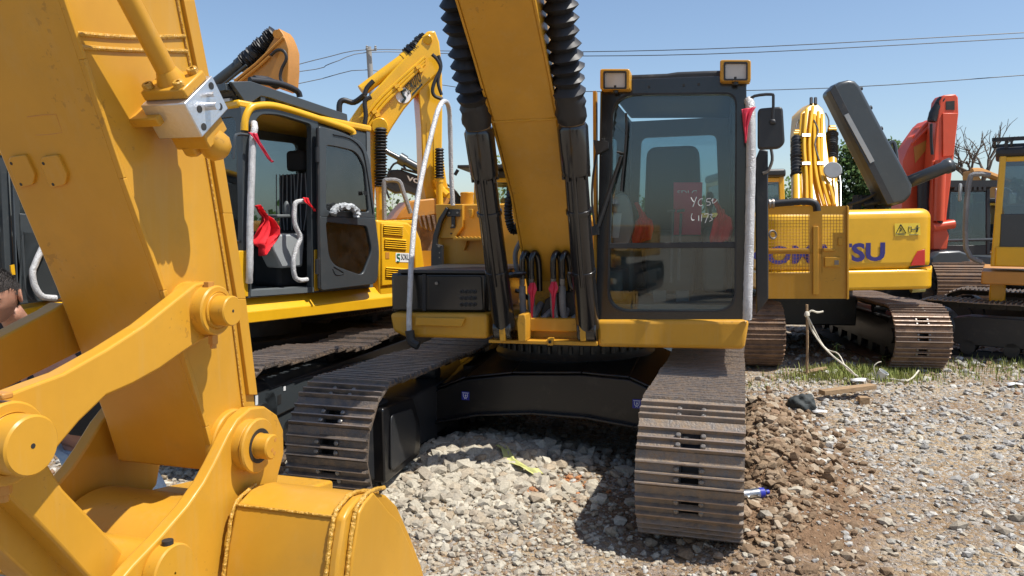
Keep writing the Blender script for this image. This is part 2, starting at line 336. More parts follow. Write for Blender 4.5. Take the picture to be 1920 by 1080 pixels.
# ------------------------------------------------------------------ crawler track
def track(fr, lx, ly0, ly1, r, width, parent, side=1, mt='steel', sag=0.03, detail=True, pitch=0.19, zc=None, labels=None, slope=0.0, frame_m='blkm'):
    """a crawler side: chain of ribbed shoes around idler (front, ly0) and sprocket (rear, ly1)"""
    zc = r+0.037 if zc is None else zc
    L = ly1-ly0; per = 2*L+2*math.pi*r; n = round(per/pitch); pt = per/n
    def path(s):
        s %= per
        if s < L: u = s/L; y = ly0+s; z = zc+r; nz = (0, 1); z -= sag*math.sin(math.pi*u)*(1+0.3*math.sin(u*19)); tg = (1, 0); return y, z, 0, 1
        s -= L
        if s < math.pi*r: a = s/r; return ly1+r*math.sin(a), zc+r*math.cos(a), math.sin(a), math.cos(a)
        s -= math.pi*r
        if s < L: return ly1-s, zc-r, 0, -1
        s -= L; a = s/r; return ly0-r*math.sin(a), zc-r*math.cos(a), -math.sin(a), -math.cos(a)
    sh = MB(); bo = MB(); ln = MB(); hw = width/2
    h = pt*0.5
    g3 = (-.88, -.26, .40)
    prof = [(-h, -.004), (h*1.06, 0), (h*1.06, .010)]
    for gq in reversed(g3): prof += [(h*(gq+.12), .012), (h*(gq+.05), .035), (h*(gq-.05), .035), (h*(gq-.12), .012)]
    prof[-1] = (-h, .008)
    for k in range(n):
        y, z, ny, nz = path(k*pt+0.03); ty, tz = nz, -ny
        j = random.uniform(-.004, .004)
        def q(x, t, o): return fr.w(lx+x+j, y+ty*t+ny*o, z+tz*t+nz*o)
        if detail:
            for x0, x1 in ((-hw, -.055), (.055, hw)):
                sh.ext([q(x0, t, o) for t, o in prof], fr.w(x1-x0, 0, 0)-fr.w(0, 0, 0))
            for gq in g3:
                sh.ext([q(-.055, h*(gq-.15), 0), q(-.055, h*(gq+.15), 0), q(-.055, h*(gq+.12), .012), q(-.055, h*(gq+.05), .035), q(-.055, h*(gq-.05), .035), q(-.055, h*(gq-.12), .012)], fr.w(.11, 0, 0)-fr.w(0, 0, 0))
            sh.ext([q(-.055, h*.56, 0), q(-.055, h*1.06, 0), q(-.055, h*1.06, .010), q(-.055, h*.56, .010)], fr.w(.11, 0, 0)-fr.w(0, 0, 0))
            sh.cur = 2
            for bx in (-.070, .070):
                for bt in (-h*.57, h*.07):
                    sh.lathe(q(bx, bt, .010), fr.w(0, ny, nz)-fr.w(0, 0, 0), [(0, .017), (.012, .016), (.017, .010)], 8)
            sh.cur = 1
            for gq in g3:
                sh.ext([q(-hw+.004, h*(gq-.045), .0345), q(-hw+.004, h*(gq+.045), .0345), q(-hw+.004, h*(gq+.035), .0375), q(-hw+.004, h*(gq-.035), .0375)], fr.w(width-.008, 0, 0)-fr.w(0, 0, 0))
            sh.cur = 0
        else:
            sh.ext([q(-hw, t, o) for t, o in prof], fr.w(width, 0, 0)-fr.w(0, 0, 0))
        for bx in (-.075, .055):
            ln.ext([q(bx, -pt*.55, -.005), q(bx, pt*.55, -.005), q(bx, pt*.45, -.085), q(bx, -pt*.45, -.085)], fr.w(.03, 0, 0)-fr.w(0, 0, 0))
    tr = sh.build('track_shoes', mt, parent, bevel=0.0, mats=['wear', 'bolt'])
    if labels: tr['label'] = labels
    ln.build('track_chain', 'dark', tr)
    zt = zc
    fb = MB()   # roller frame
    fw = width*0.30
    pr = [(ly0+.12, zt-.13), (ly0+.35, zt-.22), (ly1-.35, zt-.22), (ly1-.1, zt-.12), (ly1-.1, zt+.12), (ly1-.4, zt+.19), (ly0+.45, zt+.19), (ly0+.15, zt+.13)]
    fb.ext([fr.w(lx-fw, a, b) for a, b in pr], fr.w(2*fw, 0, 0)-fr.w(0, 0, 0))
    o = fb.build('track_frame', frame_m, parent, bevel=.012)
    b = MB(); b.lathe(fr.w(lx-fw-.02, ly0, zc), fr.R, [(0, r*.35), (.0, r-.13), (.03, r-.10), (2*fw+.01, r-.10), (2*fw+.04, r-.13), (2*fw+.04, r*.35)], 28); b.cyl(fr.w(lx-fw-.06, ly0, zc), fr.w(lx+fw+.06, ly0, zc), .10); b.build('idler', 'blkm', parent, bevel=.006)
    b = MB(); pts = []
    for i in range(42):
        a = 2*math.pi*i/42; rr = r-.03 if i % 2 else r-.085; pts.append(fr.w(lx-.03, ly1+rr*math.cos(a), zc+rr*math.sin(a)))
    b.ext(pts, fr.R*.06)
    b.lathe(fr.w(lx-fw-.05, ly1, zc), fr.R, [(0, .12), (0.0, .19), (.05, .21), (2*fw+.06, .21), (2*fw+.10, .19), (2*fw+.12, .10)], 24)
    for i in range(12):
        a = 2*math.pi*i/12
        for xx in (lx-fw-.055, lx+fw+.055): b.cyl(fr.w(xx, ly1+.15*math.cos(a), zc+.15*math.sin(a)), fr.w(xx+(.025 if xx > lx else -.025), ly1+.15*math.cos(a), zc+.15*math.sin(a)), .012, n=6)
    b.build('sprocket', 'blkm', parent, bevel=.003)
    nr = 7
    for i in range(nr):
        yy = ly0+.45+(L-.9)*i/(nr-1)
        b = MB(); b.lathe(fr.w(lx-fw, yy, zc-r+.15), fr.R, [(0, .03), (0, .10), (.05, .10), (.06, .08), (2*fw-.06, .08), (2*fw-.05, .10), (2*fw, .10), (2*fw, .03)], 16); b.build('track_roller', 'blkm', parent)
    for i in range(2):
        yy = ly0+L*(.33+.34*i)
        b = MB(); b.cyl(fr.w(lx-.09, yy, zc+r-.15), fr.w(lx+.09, yy, zc+r-.15), .065, n=16); b.box(fr, lx-.03, lx+.03, yy-.03, yy+.03, zc+.1, zc+r-.15); b.build('carrier_roller', 'blkm', parent)
    return tr
# ------------------------------------------------------------------ generic cab
def pane_ring(b, pts_o, pts_i, v): b.ring(pts_o, pts_i, v)
def cab(fr, parent, x0, x1, y0, y1, z0, z1, fm='blkm', post='yel', roofm='blkm', guard=False, tp=.05, glass='glass', seat=True, low=.42):
    """glazed operator cab: corner posts, lower panels, roof, floor, panes and seat"""
    g = .05; C_ = {}
    cb = thingpart = MB()
    zt = z1-.10
    for k, (x, y) in enumerate(((x0, y0), (x1, y0), (x1, y1), (x0, y1))):
        sx = 1 if x == x0 else -1; sy = 1 if y == y0 else -1
        t = tp
        lo = [fr.w(x, y, z0), fr.w(x+sx*.09, y, z0), fr.w(x+sx*.09, y+sy*.09, z0), fr.w(x, y+sy*.09, z0)]
        hi = [fr.w(x+sx*t, y+sy*t, zt), fr.w(x+sx*(t+.08), y+sy*t, zt), fr.w(x+sx*(t+.08), y+sy*(t+.08), zt), fr.w(x+sx*t, y+sy*(t+.08), zt)]
        if sx*sy < 0: lo.reverse(); hi.reverse()
        cb.hexa(lo+hi)
    for ya in (y0+tp, y1-tp-.08): cb.box(fr, x0+tp+.07, x1-tp-.07, ya, ya+.075, zt-.10, zt-.03)
    for xa in (x0+tp, x1-tp-.08): cb.box(fr, xa, xa+.075, y0+tp+.07, y1-tp-.07, zt-.10, zt-.03)
    co = cb.build('cab_frame', post, parent, bevel=.015)
    b = MB()
    b.box(fr, x0+.02, x1-.02, y0+.02, y0+.06, z0, z0+low*.5)
    b.box(fr, x0+.02, x1-.02, y1-.06, y1-.02, z0, z0+low*1.4)
    b.box(fr, x0+.015, x0+.05, y0+.1, y1-.1, z0, z0+low*1.2); b.box(fr, x1-.05, x1-.015, y0+.1, y1-.1, z0, z0+low)
    b.box(fr, x0+.03, x1-.03, y0+.1, y1-.1, z0, z0+.05)
    b.box(fr, x1-.07, x1-.02, (y0+y1)/2-.03, (y0+y1)/2+.04, z0, zt)
    b.build('lower_panel', fm, co, bevel=.008)
    b = MB(); b.box(fr, x0+tp-.02, x1-tp+.02, y0+tp-.05, y1-tp+.02, zt-.03, z1); b.build('roof', roofm, co, bevel=.04, seg=3)
    def pane(a, bb): 
        m = MB(); m.hexa(a+bb); m.build('window', glass, co)
    e = .012
    def fq(x0_, y0_, x1_, y1_, zl, zh, nx_, ny_):
        # vertical pane following the taper
        k = lambda z: (z-z0)/(zt-z0)*tp
        q = []
        for (xx, yy, zz) in ((x0_, y0_, zl), (x1_, y1_, zl), (x1_, y1_, zh), (x0_, y0_, zh)):
            kk = k(zz); X_ = xx+(kk if abs(xx-x0) < abs(xx-x1) else -kk); Y_ = yy+(kk if abs(yy-y0) < abs(yy-y1) else -kk)
            q.append(fr.w(X_, Y_, zz))
        n = fr.R*nx_+fr.B*ny_
        m = MB(); m.ext(q, n*e); m.build('window', glass, co)
    fq(x0+.08, y0+.02, x1-.08, y0+.02, z0+low*.5, zt, 0, 1)
    fq(x0+.08, y1-.03, x1-.08, y1-.03, z0+low*1.4, zt, 0, -1)
    fq(x0+.02, y0+.08, x0+.02, y1-.08, z0+low*1.2, zt, 1, 0)
    fq(x1-.02, y0+.08, x1-.02, y1-.08, z0+low, zt, -1, 0)
    if seat:
        b = MB(); ym = (y0+y1)/2+.15; xm = (x0+x1)/2
        b.box(fr, xm-.24, xm+.24, ym-.25, ym+.22, z0+.40, z0+.52); b.box(fr, xm-.23, xm+.23, ym+.2, ym+.32, z0+.5, z0+1.15); b.box(fr, xm-.13, xm+.13, ym+.22, ym+.31, z0+1.17, z0+1.36); b.box(fr, xm-.2, xm+.2, ym-.2, ym+.2, z0+.05, z0+.4)
        b.build('seat', 'seatf', parent, bevel=.03)
    if guard:
        b = MB()
        b.box(fr, x0, x0+.05, y0-.05, y1-.1, z1+.08, z1+.13); b.box(fr, x1-.05, x1, y0-.05, y1-.1, z1+.08, z1+.13)
        for i in range(9): yy = y0-.03+(y1-y0-.1)*i/8; b.box(fr, x0, x1, yy, yy+.03, z1+.09, z1+.12)
        for x in (x0+.03, x1-.06):
            for yy in (y0+.1, y1-.2): b.box(fr, x, x+.04, yy, yy+.04, z1-.02, z1+.09)
        b.build('roof_guard', 'blkm', co)
    return co
# ================================================================== GROUND
def gauss(x, y, cx, cy, sx, sy, a=0.0):
    c, s = math.cos(a), math.sin(a); dx = x-cx; dy = y-cy; u = dx*c+dy*s; v = -dx*s+dy*c
    return np.exp(-0.5*((u/sx)**2+(v/sy)**2))
def vnoise(x, y, sc, seed=0):
    x = np.asarray(x)*sc+seed*17.3; y = np.asarray(y)*sc+seed*9.1
    xi = np.floor(x); yi = np.floor(y); fx = x-xi; fy = y-yi; fx = fx*fx*(3-2*fx); fy = fy*fy*(3-2*fy)
    def h(a, b): v = np.sin(a*127.1+b*311.7+seed*3.1)*43758.5453; return v-np.floor(v)
    return (h(xi, yi)*(1-fx)+h(xi+1, yi)*fx)*(1-fy)+(h(xi, yi+1)*(1-fx)+h(xi+1, yi+1)*fx)*fy
def H(x, y):
    z = 0.05*(vnoise(x, y, .9, 1)-.5)+0.03*(vnoise(x, y, 3.1, 2)-.5)
    near = np.exp(-np.maximum(0, y-14)/6)
    z = z+(0.022*(vnoise(x, y, 9, 3)-.5)+0.012*(vnoise(x, y, 22, 4)-.5))*near
    m = gauss(x, y, 2.12, 6.25, .26, .85, -.30)
    z = z+0.34*m*(0.7+0.6*vnoise(x, y, 5, 5))+0.10*m*(vnoise(x, y, 14, 6)-.5)
    z = z+0.10*gauss(x, y, 1.75, 5.0, .22, .7, -.2)*(0.6+.8*vnoise(x, y, 7, 7))
    z = z+0.15*gauss(x, y, -.15, 6.0, .55, .40)+0.10*gauss(x, y, -.65, 5.35, .35, .4)
    z = z+0.10*gauss(x, y, 3.1, 8.3, .8, .35)
    return z
def arr(lo, hi, st): return np.arange(lo, hi, st)
xs = np.concatenate([-np.geomspace(600, 7, 26), arr(-5.5, -2.5, .15), arr(-2.5, 5.2, .04), arr(5.2, 9.5, .12), np.geomspace(10, 600, 26)])
ys = np.concatenate([-np.geomspace(200, 3, 12), arr(-1, 2.6, .4), arr(2.6, 9.0, .04), arr(9, 16, .12), np.geomspace(17, 900, 30)])
gx, gy = np.meshgrid(xs, ys); gz = H(gx, gy)
vv = np.stack([gx.ravel(), gy.ravel(), gz.ravel()], 1); nx_, ny_ = len(xs), len(ys)
ii = (np.arange(ny_-1)[:, None]*nx_+np.arange(nx_-1)[None, :]).ravel()
ff = np.stack([ii, ii+1, ii+1+nx_, ii+nx_], 1)
def npmesh(name, vv, ff, k, smooth=False):
    me = bpy.data.meshes.new(name); me.vertices.add(len(vv)); me.vertices.foreach_set("co", vv.astype(np.float32).ravel())
    me.loops.add(ff.size); me.loops.foreach_set("vertex_index", ff.astype(np.int32).ravel())
    me.polygons.add(len(ff)); me.polygons.foreach_set("loop_start", np.arange(0, ff.size, k, dtype=np.int32)); me.polygons.foreach_set("loop_total", np.full(len(ff), k, dtype=np.int32))
    me.polygons.foreach_set("use_smooth", np.full(len(ff), smooth)); me.update(calc_edges=True); me.validate()
    o = bpy.data.objects.new(name, me); COL.objects.link(o); return o
ground = npmesh('ground', vv, ff, 4, True); tag(ground, kind='structure')
m, t, b = nodes('dirt_and_gravel'); L = t.links
tc = N(t, "ShaderNodeTexCoord"); src = tc.outputs["Object"]
na = N(t, "ShaderNodeTexNoise", Scale=0.7, Detail=8.0, Roughness=0.7); L.new(src, na.inputs["Vector"])
nb = N(t, "ShaderNodeTexNoise", Scale=14.0, Detail=8.0, Roughness=0.75); L.new(src, nb.inputs["Vector"])
vo = N(t, "ShaderNodeTexVoronoi", Scale=38.0); L.new(src, vo.inputs["Vector"])
vo2 = N(t, "ShaderNodeTexVoronoi", Scale=95.0); L.new(src, vo2.inputs["Vector"])
c1 = N(t, "ShaderNodeValToRGB"); e = c1.color_ramp.elements; e[0].position = .36; e[0].color = (.24, .168, .10, 1); e[1].position = .64; e[1].color = (.46, .39, .28, 1)
x = c1.color_ramp.elements.new(.5); x.color = (.36, .28, .18, 1); L.new(na.outputs[0], c1.inputs[0])
c2 = N(t, "ShaderNodeValToRGB"); e = c2.color_ramp.elements; e[0].position = .3; e[0].color = (.55, .5, .46, 1); e[1].position = .72; e[1].color = (1.45, 1.4, 1.35, 1); L.new(nb.outputs[0], c2.inputs[0])
mx = N(t, "ShaderNodeMix", data_type='RGBA', blend_type='MULTIPLY'); mx.inputs[0].default_value = 1; L.new(c1.outputs[0], mx.inputs[6]); L.new(c2.outputs[0], mx.inputs[7])
bw = N(t, "ShaderNodeSeparateColor"); L.new(vo.outputs["Color"], bw.inputs[0])
c3 = N(t, "ShaderNodeValToRGB"); e = c3.color_ramp.elements; e[0].position = .45; e[0].color = (0, 0, 0, 1); e[1].position = .55; e[1].color = (1, 1, 1, 1); L.new(bw.outputs[0], c3.inputs[0])
c4 = N(t, "ShaderNodeValToRGB"); e = c4.color_ramp.elements; e[0].color = (.20, .18, .155, 1); e[1].color = (.50, .46, .40, 1); L.new(bw.outputs[1], c4.inputs[0])
m2 = N(t, "ShaderNodeMix", data_type='RGBA'); L.new(c3.outputs[0], m2.inputs[0]); L.new(mx.outputs[2], m2.inputs[6]); L.new(c4.outputs[0], m2.inputs[7])
L.new(m2.outputs[2], b.inputs["Base Color"]); b.inputs["Roughness"].default_value = .95; b.inputs["Specular IOR Level"].default_value = .2
ad = N(t, "ShaderNodeMath", operation='ADD'); mu = N(t, "ShaderNodeMath", operation='MULTIPLY'); mu.inputs[1].default_value = -.8
L.new(vo.outputs["Distance"], mu.inputs[0]); L.new(mu.outputs[0], ad.inputs[0]); L.new(nb.outputs[0], ad.inputs[1])
ad2 = N(t, "ShaderNodeMath", operation='SUBTRACT'); mu2 = N(t, "ShaderNodeMath", operation='MULTIPLY'); mu2.inputs[1].default_value = .35; L.new(vo2.outputs["Distance"], mu2.inputs[0])
L.new(ad.outputs[0], ad2.inputs[0]); L.new(mu2.outputs[0], ad2.inputs[1])
bp = N(t, "ShaderNodeBump", Strength=1.0, Distance=.022); L.new(ad2.outputs[0], bp.inputs["Height"]); L.new(bp.outputs[0], b.inputs["Normal"])
ground.data.materials.append(m)
soil = np.clip(1.25*gauss(gx, gy, 2.05, 6.0, .42, 1.25, -.28)+.75*gauss(gx, gy, 1.8, 4.7, .35, .7, -.2)+.55*gauss(gx, gy, .7, 4.9, .5, .35)+.5*(vnoise(gx, gy, 1.1, 41) > .62)*vnoise(gx, gy, 6, 42)-.15*vnoise(gx, gy, 8, 43), 0, 1)
at = ground.data.attributes.new('soil', 'FLOAT', 'POINT'); at.data.foreach_set('value', soil.astype(np.float32).ravel())
an = t.nodes.new('ShaderNodeAttribute'); an.attribute_name = 'soil'
m9 = N(t, "ShaderNodeMix", data_type='RGBA'); L.new(an.outputs['Fac'], m9.inputs[0]); L.new(m2.outputs[2], m9.inputs[6])
m8 = N(t, "ShaderNodeMix", data_type='RGBA', blend_type='MULTIPLY'); m8.inputs[0].default_value = 1; m8.inputs[6].default_value = (.215, .14, .085, 1); L.new(c2.outputs[0], m8.inputs[7]); L.new(m8.outputs[2], m9.inputs[7]); L.new(m9.outputs[2], b.inputs['Base Color'])
def stonemat(name, cols, bumpy=.5):
    m, t, b = nodes(name); L = t.links
    ge = N(t, "ShaderNodeNewGeometry"); cr = N(t, "ShaderNodeValToRGB"); e = cr.color_ramp.elements
    for i, c in enumerate(cols):
        p = i/(len(cols)-1)
        if i == 0: e[0].position = 0; e[0].color = (*c, 1)
        elif i == len(cols)-1: e[-1].position = 1; e[-1].color = (*c, 1)
        else: q = e.new(p); q.color = (*c, 1)
    L.new(ge.outputs["Random Per Island"], cr.inputs[0])
    tc = N(t, "ShaderNodeTexCoord"); n = N(t, "ShaderNodeTexNoise", Scale=70.0, Detail=6.0, Roughness=.7); L.new(tc.outputs["Object"], n.inputs["Vector"])
    mr = N(t, "ShaderNodeMapRange"); mr.inputs[1].default_value = .3; mr.inputs[2].default_value = .7; mr.inputs[3].default_value = .72; mr.inputs[4].default_value = 1.22; L.new(n.outputs[0], mr.inputs[0])
    h = N(t, "ShaderNodeHueSaturation"); L.new(cr.outputs[0], h.inputs["Color"]); L.new(mr.outputs[0], h.inputs["Value"]); L.new(h.outputs[0], b.inputs["Base Color"])
    b.inputs["Roughness"].default_value = .92; b.inputs["Specular IOR Level"].default_value = .25
    bp = N(t, "ShaderNodeBump", Strength=bumpy, Distance=.006); L.new(n.outputs[0], bp.inputs["Height"]); L.new(bp.outputs[0], b.inputs["Normal"]); return m
M['stone'] = stonemat('grey_gravel', [(.32, .31, .29), (.41, .395, .365), (.25, .245, .235), (.50, .475, .43), (.35, .33, .285), (.55, .53, .48), (.29, .285, .275), (.40, .36, .28)])
M['pale'] = stonemat('pale_limestone_rubble', [(.37, .335, .265), (.45, .41, .33), (.31, .27, .21), (.53, .485, .39), (.40, .36, .285), (.34, .265, .18), (.43, .39, .315), (.29, .255, .205), (.40, .325, .235)])
M['clod'] = stonemat('brown_soil_clods', [(.19, .125, .076), (.24, .165, .10), (.145, .095, .058), (.29, .21, .135), (.21, .14, .085), (.38, .31, .225), (.24, .14, .08)], .8)
ico_v = np.array(MB and [(0, 0, 1), (.894, 0, .447), (.276, .851, .447), (-.724, .526, .447), (-.724, -.526, .447), (.276, -.851, .447), (.724, .526, -.447), (-.276, .851, -.447), (-.894, 0, -.447), (-.276, -.851, -.447), (.724, -.526, -.447), (0, 0, -1)])
ico_f = np.array([(0, 1, 2), (0, 2, 3), (0, 3, 4), (0, 4, 5), (0, 5, 1), (1, 6, 2), (2, 7, 3), (3, 8, 4), (4, 9, 5), (5, 10, 1), (2, 6, 7), (3, 7, 8), (4, 8, 9), (5, 9, 10), (1, 10, 6), (6, 11, 7), (7, 11, 8), (8, 11, 9), (9, 11, 10), (10, 11, 6)])
def stones(name, X, Y, S, m, sink=.25, label=None, cat=None):
    n = len(X); v = ico_v[None]*(1+.55*(rng.random((n, 12, 1))-.5))
    v = v*np.stack([1+.5*(rng.random(n)-.3), .75+.4*rng.random(n), .48+.32*rng.random(n)], 1)[:, None, :]
    a = rng.random(n)*6.283; tl = (rng.random(n)-.5)*1.2
    c, s = np.cos(tl), np.sin(tl); v = np.stack([v[..., 0]*c[:, None]+v[..., 2]*s[:, None], v[..., 1], -v[..., 0]*s[:, None]+v[..., 2]*c[:, None]], 2)
    c, s = np.cos(a), np.sin(a); v = np.stack([v[..., 0]*c[:, None]-v[..., 1]*s[:, None], v[..., 0]*s[:, None]+v[..., 1]*c[:, None], v[..., 2]], 2)
    v = v*S[:, None, None]+np.stack([X, Y, H(X, Y)+S*sink], 1)[:, None, :]
    f = ico_f[None]+(np.arange(n)*12)[:, None, None]
    o = npmesh(name, v.reshape(-1, 3), f.reshape(-1, 3), 3); o.data.materials.append(M[m]); tag(o, label, cat, kind='stuff'); return o
def scatter(n, y0, y1, s0, s1, p=2.2):
    Y = y0+(y1-y0)*rng.random(n)**.85; hw = .70*Y+.6; X = (rng.random(n)*2-1)*hw
    S = s0+(s1-s0)*rng.random(n)**p; return X, Y, S
def greyz(X, Y):
    z = .10+.9*gauss(X, Y, 2.75, 6.3, .45, 1.6, .10)+.9*gauss(X, Y, 4.3, 7.4, 1.1, 1.0)+.5*gauss(X, Y, 3.4, 4.6, 1.2, .8)+.45*gauss(X, Y, 4.8, 10, 2, 1)
    z = z+.25*(vnoise(X, Y, 2.3, 11)-.5)-.6*gauss(X, Y, 2.0, 6.2, .35, 1.1, -.3)
    return np.clip(z, .03, .93)
def palez(X, Y):
    z = .9*gauss(X, Y, -.50, 5.35, .55, .50)+.30*gauss(X, Y, -.3, 4.3, .8, .8)+.7*gauss(X, Y, -2.2, 4.6, 1.0, 1.5)+.45*gauss(X, Y, .0, 6.2, .7, .4)+.10*gauss(X, Y, .9, 3.8, 1.8, .7)
    return np.clip(z*(.5+vnoise(X, Y, 3.3, 21)), 0, .95)
parts = [scatter(21000, 2.7, 5.6, .004, .026, 5.5), scatter(18000, 5.6, 9.5, .006, .038, 3.8), scatter(13000, 9.5, 17, .018, .055, 2)]
X = np.concatenate([p[0] for p in parts]); Y = np.concatenate([p[1] for p in parts]); S = np.concatenate([p[2] for p in parts])
pg = greyz(X, Y); pp = palez(X, Y); u = rng.random(len(X))
thin = (vnoise(X, Y, 1.3, 31)*.6+vnoise(X, Y, 4.1, 32)*.4 > .50) & (rng.random(len(X)) < .85); ip = u < pp; ig = (~ip) & (rng.random(len(X)) < pg); ic = ~(ip | ig); ic = ic & ~(thin); ig = ig & ~(thin & (rng.random(len(X)) < .5))
xg = X[ig]; stones('gravel', xg, Y[ig], S[ig]*1.15, 'stone', label='grey crushed gravel strewn over the brown dirt yard', cat='gravel')
k = 2300; Xp = np.concatenate([rng.normal(-.50, .42, k), rng.normal(-.25, .75, 3800)]); Yp = np.concatenate([rng.normal(5.35, .38, k), rng.normal(4.45, .65, 3800)]); Sp = np.concatenate([.010+.040*rng.random(k)**2.4, .004+.026*rng.random(3800)**3.2])
k2 = 700; Xq = rng.normal(-.2, .45, k2); Yq = rng.normal(5.75, .35, k2); Sq = .03+.045*rng.random(k2)**1.6
k3 = 1500; Xr = rng.normal(-2.3, .7, k3); Yr = rng.normal(4.8, 1.0, k3); Sr = .008+.036*rng.random(k3)**2.4
stones('limestone_rubble', np.concatenate([X[ip], Xp, Xq, Xr]), np.concatenate([Y[ip], Yp, Yq, Yr]), np.concatenate([S[ip]*1.1, Sp, Sq, Sr]), 'pale', label='pale limestone rubble heaped under and before the centre excavator', cat='rubble')
k = 9000; Xm = rng.normal(0, 1, k)*.30+2.05; Ym = rng.normal(6.0, .9, k); Xm = Xm+(Ym-6.2)*.30; Sm = .005+.045*rng.random(k)**6
stones('soil_clods', np.concatenate([X[ic], Xm]), np.concatenate([Y[ic], Ym]), np.concatenate([S[ic]*.95, Sm]), 'clod', label='brown soil clods and crumbs heaped beside the right track', cat='soil')
k = 2200; Xb, Yb, Sb = scatter(k, 2.9, 11, .016, .05, 3.5); kk = rng.random(k) < .35+.65*np.clip(greyz(Xb, Yb), 0, 1)
stones('large_gravel', Xb[kk], Yb[kk], Sb[kk], 'pale', label='larger pale stones lying loose among the gravel', cat='gravel')
# ================================================================== CENTRE EXCAVATOR
U = Fr((0.57, 6.80, 0), 15, .8); T = Fr((0.57, 6.80, 0), 16.5)
ex = thing('excavator', (0.57, 6.80, 0), 'tan excavator facing us in the centre, its stick and bucket filling the left foreground', 'excavator', 'excavators parked in the yard', rz=-R_(15))
track(T, 1.13, -1.93, 1.85, .39, .60, ex, mt="steelw", sag=.035)
track(T, -1.12, -1.98, 1.85, .39, .58, ex, mt="steel", sag=.035)
# carbody
b = MB()
tp = [(722, 752), (792, 742), (872, 712), (960, 703), (1090, 703), (1180, 712), (1244, 742)]
bt = [(1244, 800), (1190, 800), (1100, 783), (1000, 775), (900, 778), (830, 790), (722, 815)]
pts = [T.Y(x, y, -.95) for x, y in tp+bt]
b.ext(pts, T.B*.16)
pl = [T.Y(x, y-2, -.95) for x, y in tp]; b2 = []
for i in range(len(pl)-1): b.hexa([pl[i], pl[i+1], pl[i+1]+T.B*1.2+T.U*.10, pl[i]+T.B*1.2+T.U*.10]+[q+T.U*.02 for q in (pl[i], pl[i+1], pl[i+1]+T.B*1.2+T.U*.10, pl[i]+T.B*1.2+T.U*.10)])
lw = [T.Y(x, y, -.95) for x, y in bt]
b.ext([T.w(-.85, -.6, .35), T.w(.85, -.6, .35), T.w(.85, -.6, .72), T.w(-.85, -.6, .72)], T.B*1.5)
cbody = b.build('undercarriage_frame', 'frm', ex, bevel=.012)
b = MB()
for i in range(len(lw)-1):
    q0, q1 = lw[i], lw[i+1]; b.hexa([q0-T.B*.05, q1-T.B*.05, q1+T.B*.12, q0+T.B*.12]+[q+T.U*.018 for q in (q0-T.B*.05, q1-T.B*.05, q1+T.B*.12, q0+T.B*.12)])
b.build('lower_flange', 'frm', cbody, bevel=.004)
# idler guard plate on the left crawler's inner side
def ip_(x, y): return T.X(x, y, -1.12+.27)
b = MB(); g = rquad([ip_(718, 766), ip_(776, 745), ip_(790, 800), ip_(788, 852), ip_(722, 908)], .03)
b.ext(g, -T.R*.30); gp = b.build('idler_guard', 'frm', ex, bevel=.01)
b = MB(); g2 = rquad([ip_(730, 778), ip_(770, 765), ip_(778, 800), ip_(775, 848), ip_(730, 885)], .05); b.ext([p+T.R*.003 for p in g2], T.R*.012); b.build('cover_plate', 'blkm', gp, bevel=.006)
# stickers
for sx, sy in ((873, 742), (1194, 757)):
    p = T.Y(sx, sy, -.955); b = MB(); s = .032; q = [p+T.R*a*s+T.U*c*s*1.05 for a, c in ((-1, -1), (1, -1), (1, 1), (-1, 1))]; b.ext(q, -T.B*.003); st = b.build('sticker', 'bluest', ex, label='small blue sticker with a white mark')
    b = MB(); f_ = lambda a, c: p+T.R*a*s+T.U*c*s-T.B*.0045
    b.tube([f_(-.55, .5), f_(-.5, -.2), f_(0, -.5), f_(.5, -.2), f_(.55, .5)], .0022, 6); b.tube([f_(-.15, .1), f_(.1, .25), f_(.15, 0), f_(-.1, -.15)], .003, 6)
    b.cyl(f_(-.8, .72), f_(.8, .72), .0025, n=6); b.tube([f_(0, -.5), f_(-.3, -.8)], .0022, 6); b.tube([f_(0, -.5), f_(.3, -.8)], .0022, 6)
    b.build('mark', 'white', st)
# slew ring
b = MB(); c = U.w(0, 0, .76)
b.lathe(c, U.U, [(0, .60), (0, .68), (.05, .70), (.10, .66), (.17, .66), (.17, .72), (.26, .72), (.30, .70), (.30, .5)], 48)
for i in range(48):
    a = 2*math.pi*i/48; q = U.w(.67*math.cos(a), .67*math.sin(a), .86); d = U.R*math.cos(a)+U.B*math.sin(a)
    b.cyl(q, q+U.U*.06, .018, n=6)
b.build('slew_ring', 'blkm', ex, bevel=.0)
# revolving frame (deck)
b = MB()
b.box(U, -.42, .42, -1.12, 2.5, 1.10, 1.20); b.box(U, -1.20, 1.36, -.9, 2.3, 1.12, 1.24)
b.build('revolving_frame', 'tan', ex, bevel=.01)
def skirt(name, pts, depth, m='tan', bev=.03):
    b = MB(); b.ext(pts, U.B*depth); return b.build(name, m, ex, bevel=bev, seg=3)
skirt('deck_skirt', [U.Y(1117, 600, -1.20), U.Y(1405, 600, -1.20), U.Y(1396, 656, -1.20), U.Y(1120, 651, -1.20)], 1.9)
b = MB(); b.ext([U.w(1.36, -1.15, 1.07), U.w(1.42, -1.0, 1.07), U.w(1.42, .6, 1.07), U.w(1.34, .6, 1.07)], U.U*.20); b.build('deck_skirt', 'tan', ex, bevel=.02)
sk = skirt('deck_skirt', [U.Y(730, 587, -1.24), U.Y(915, 588, -1.24), U.Y(914, 636, -1.24), U.Y(760, 633, -1.24), U.Y(736, 622, -1.24)], 1.7)
b = MB(); b.ext([U.Y(782, 594, -1.243), U.Y(874, 596, -1.243), U.Y(868, 612, -1.243), U.Y(780, 610, -1.243)], -U.B*.03); b.build('step_bar', 'tan', sk, bevel=.008)
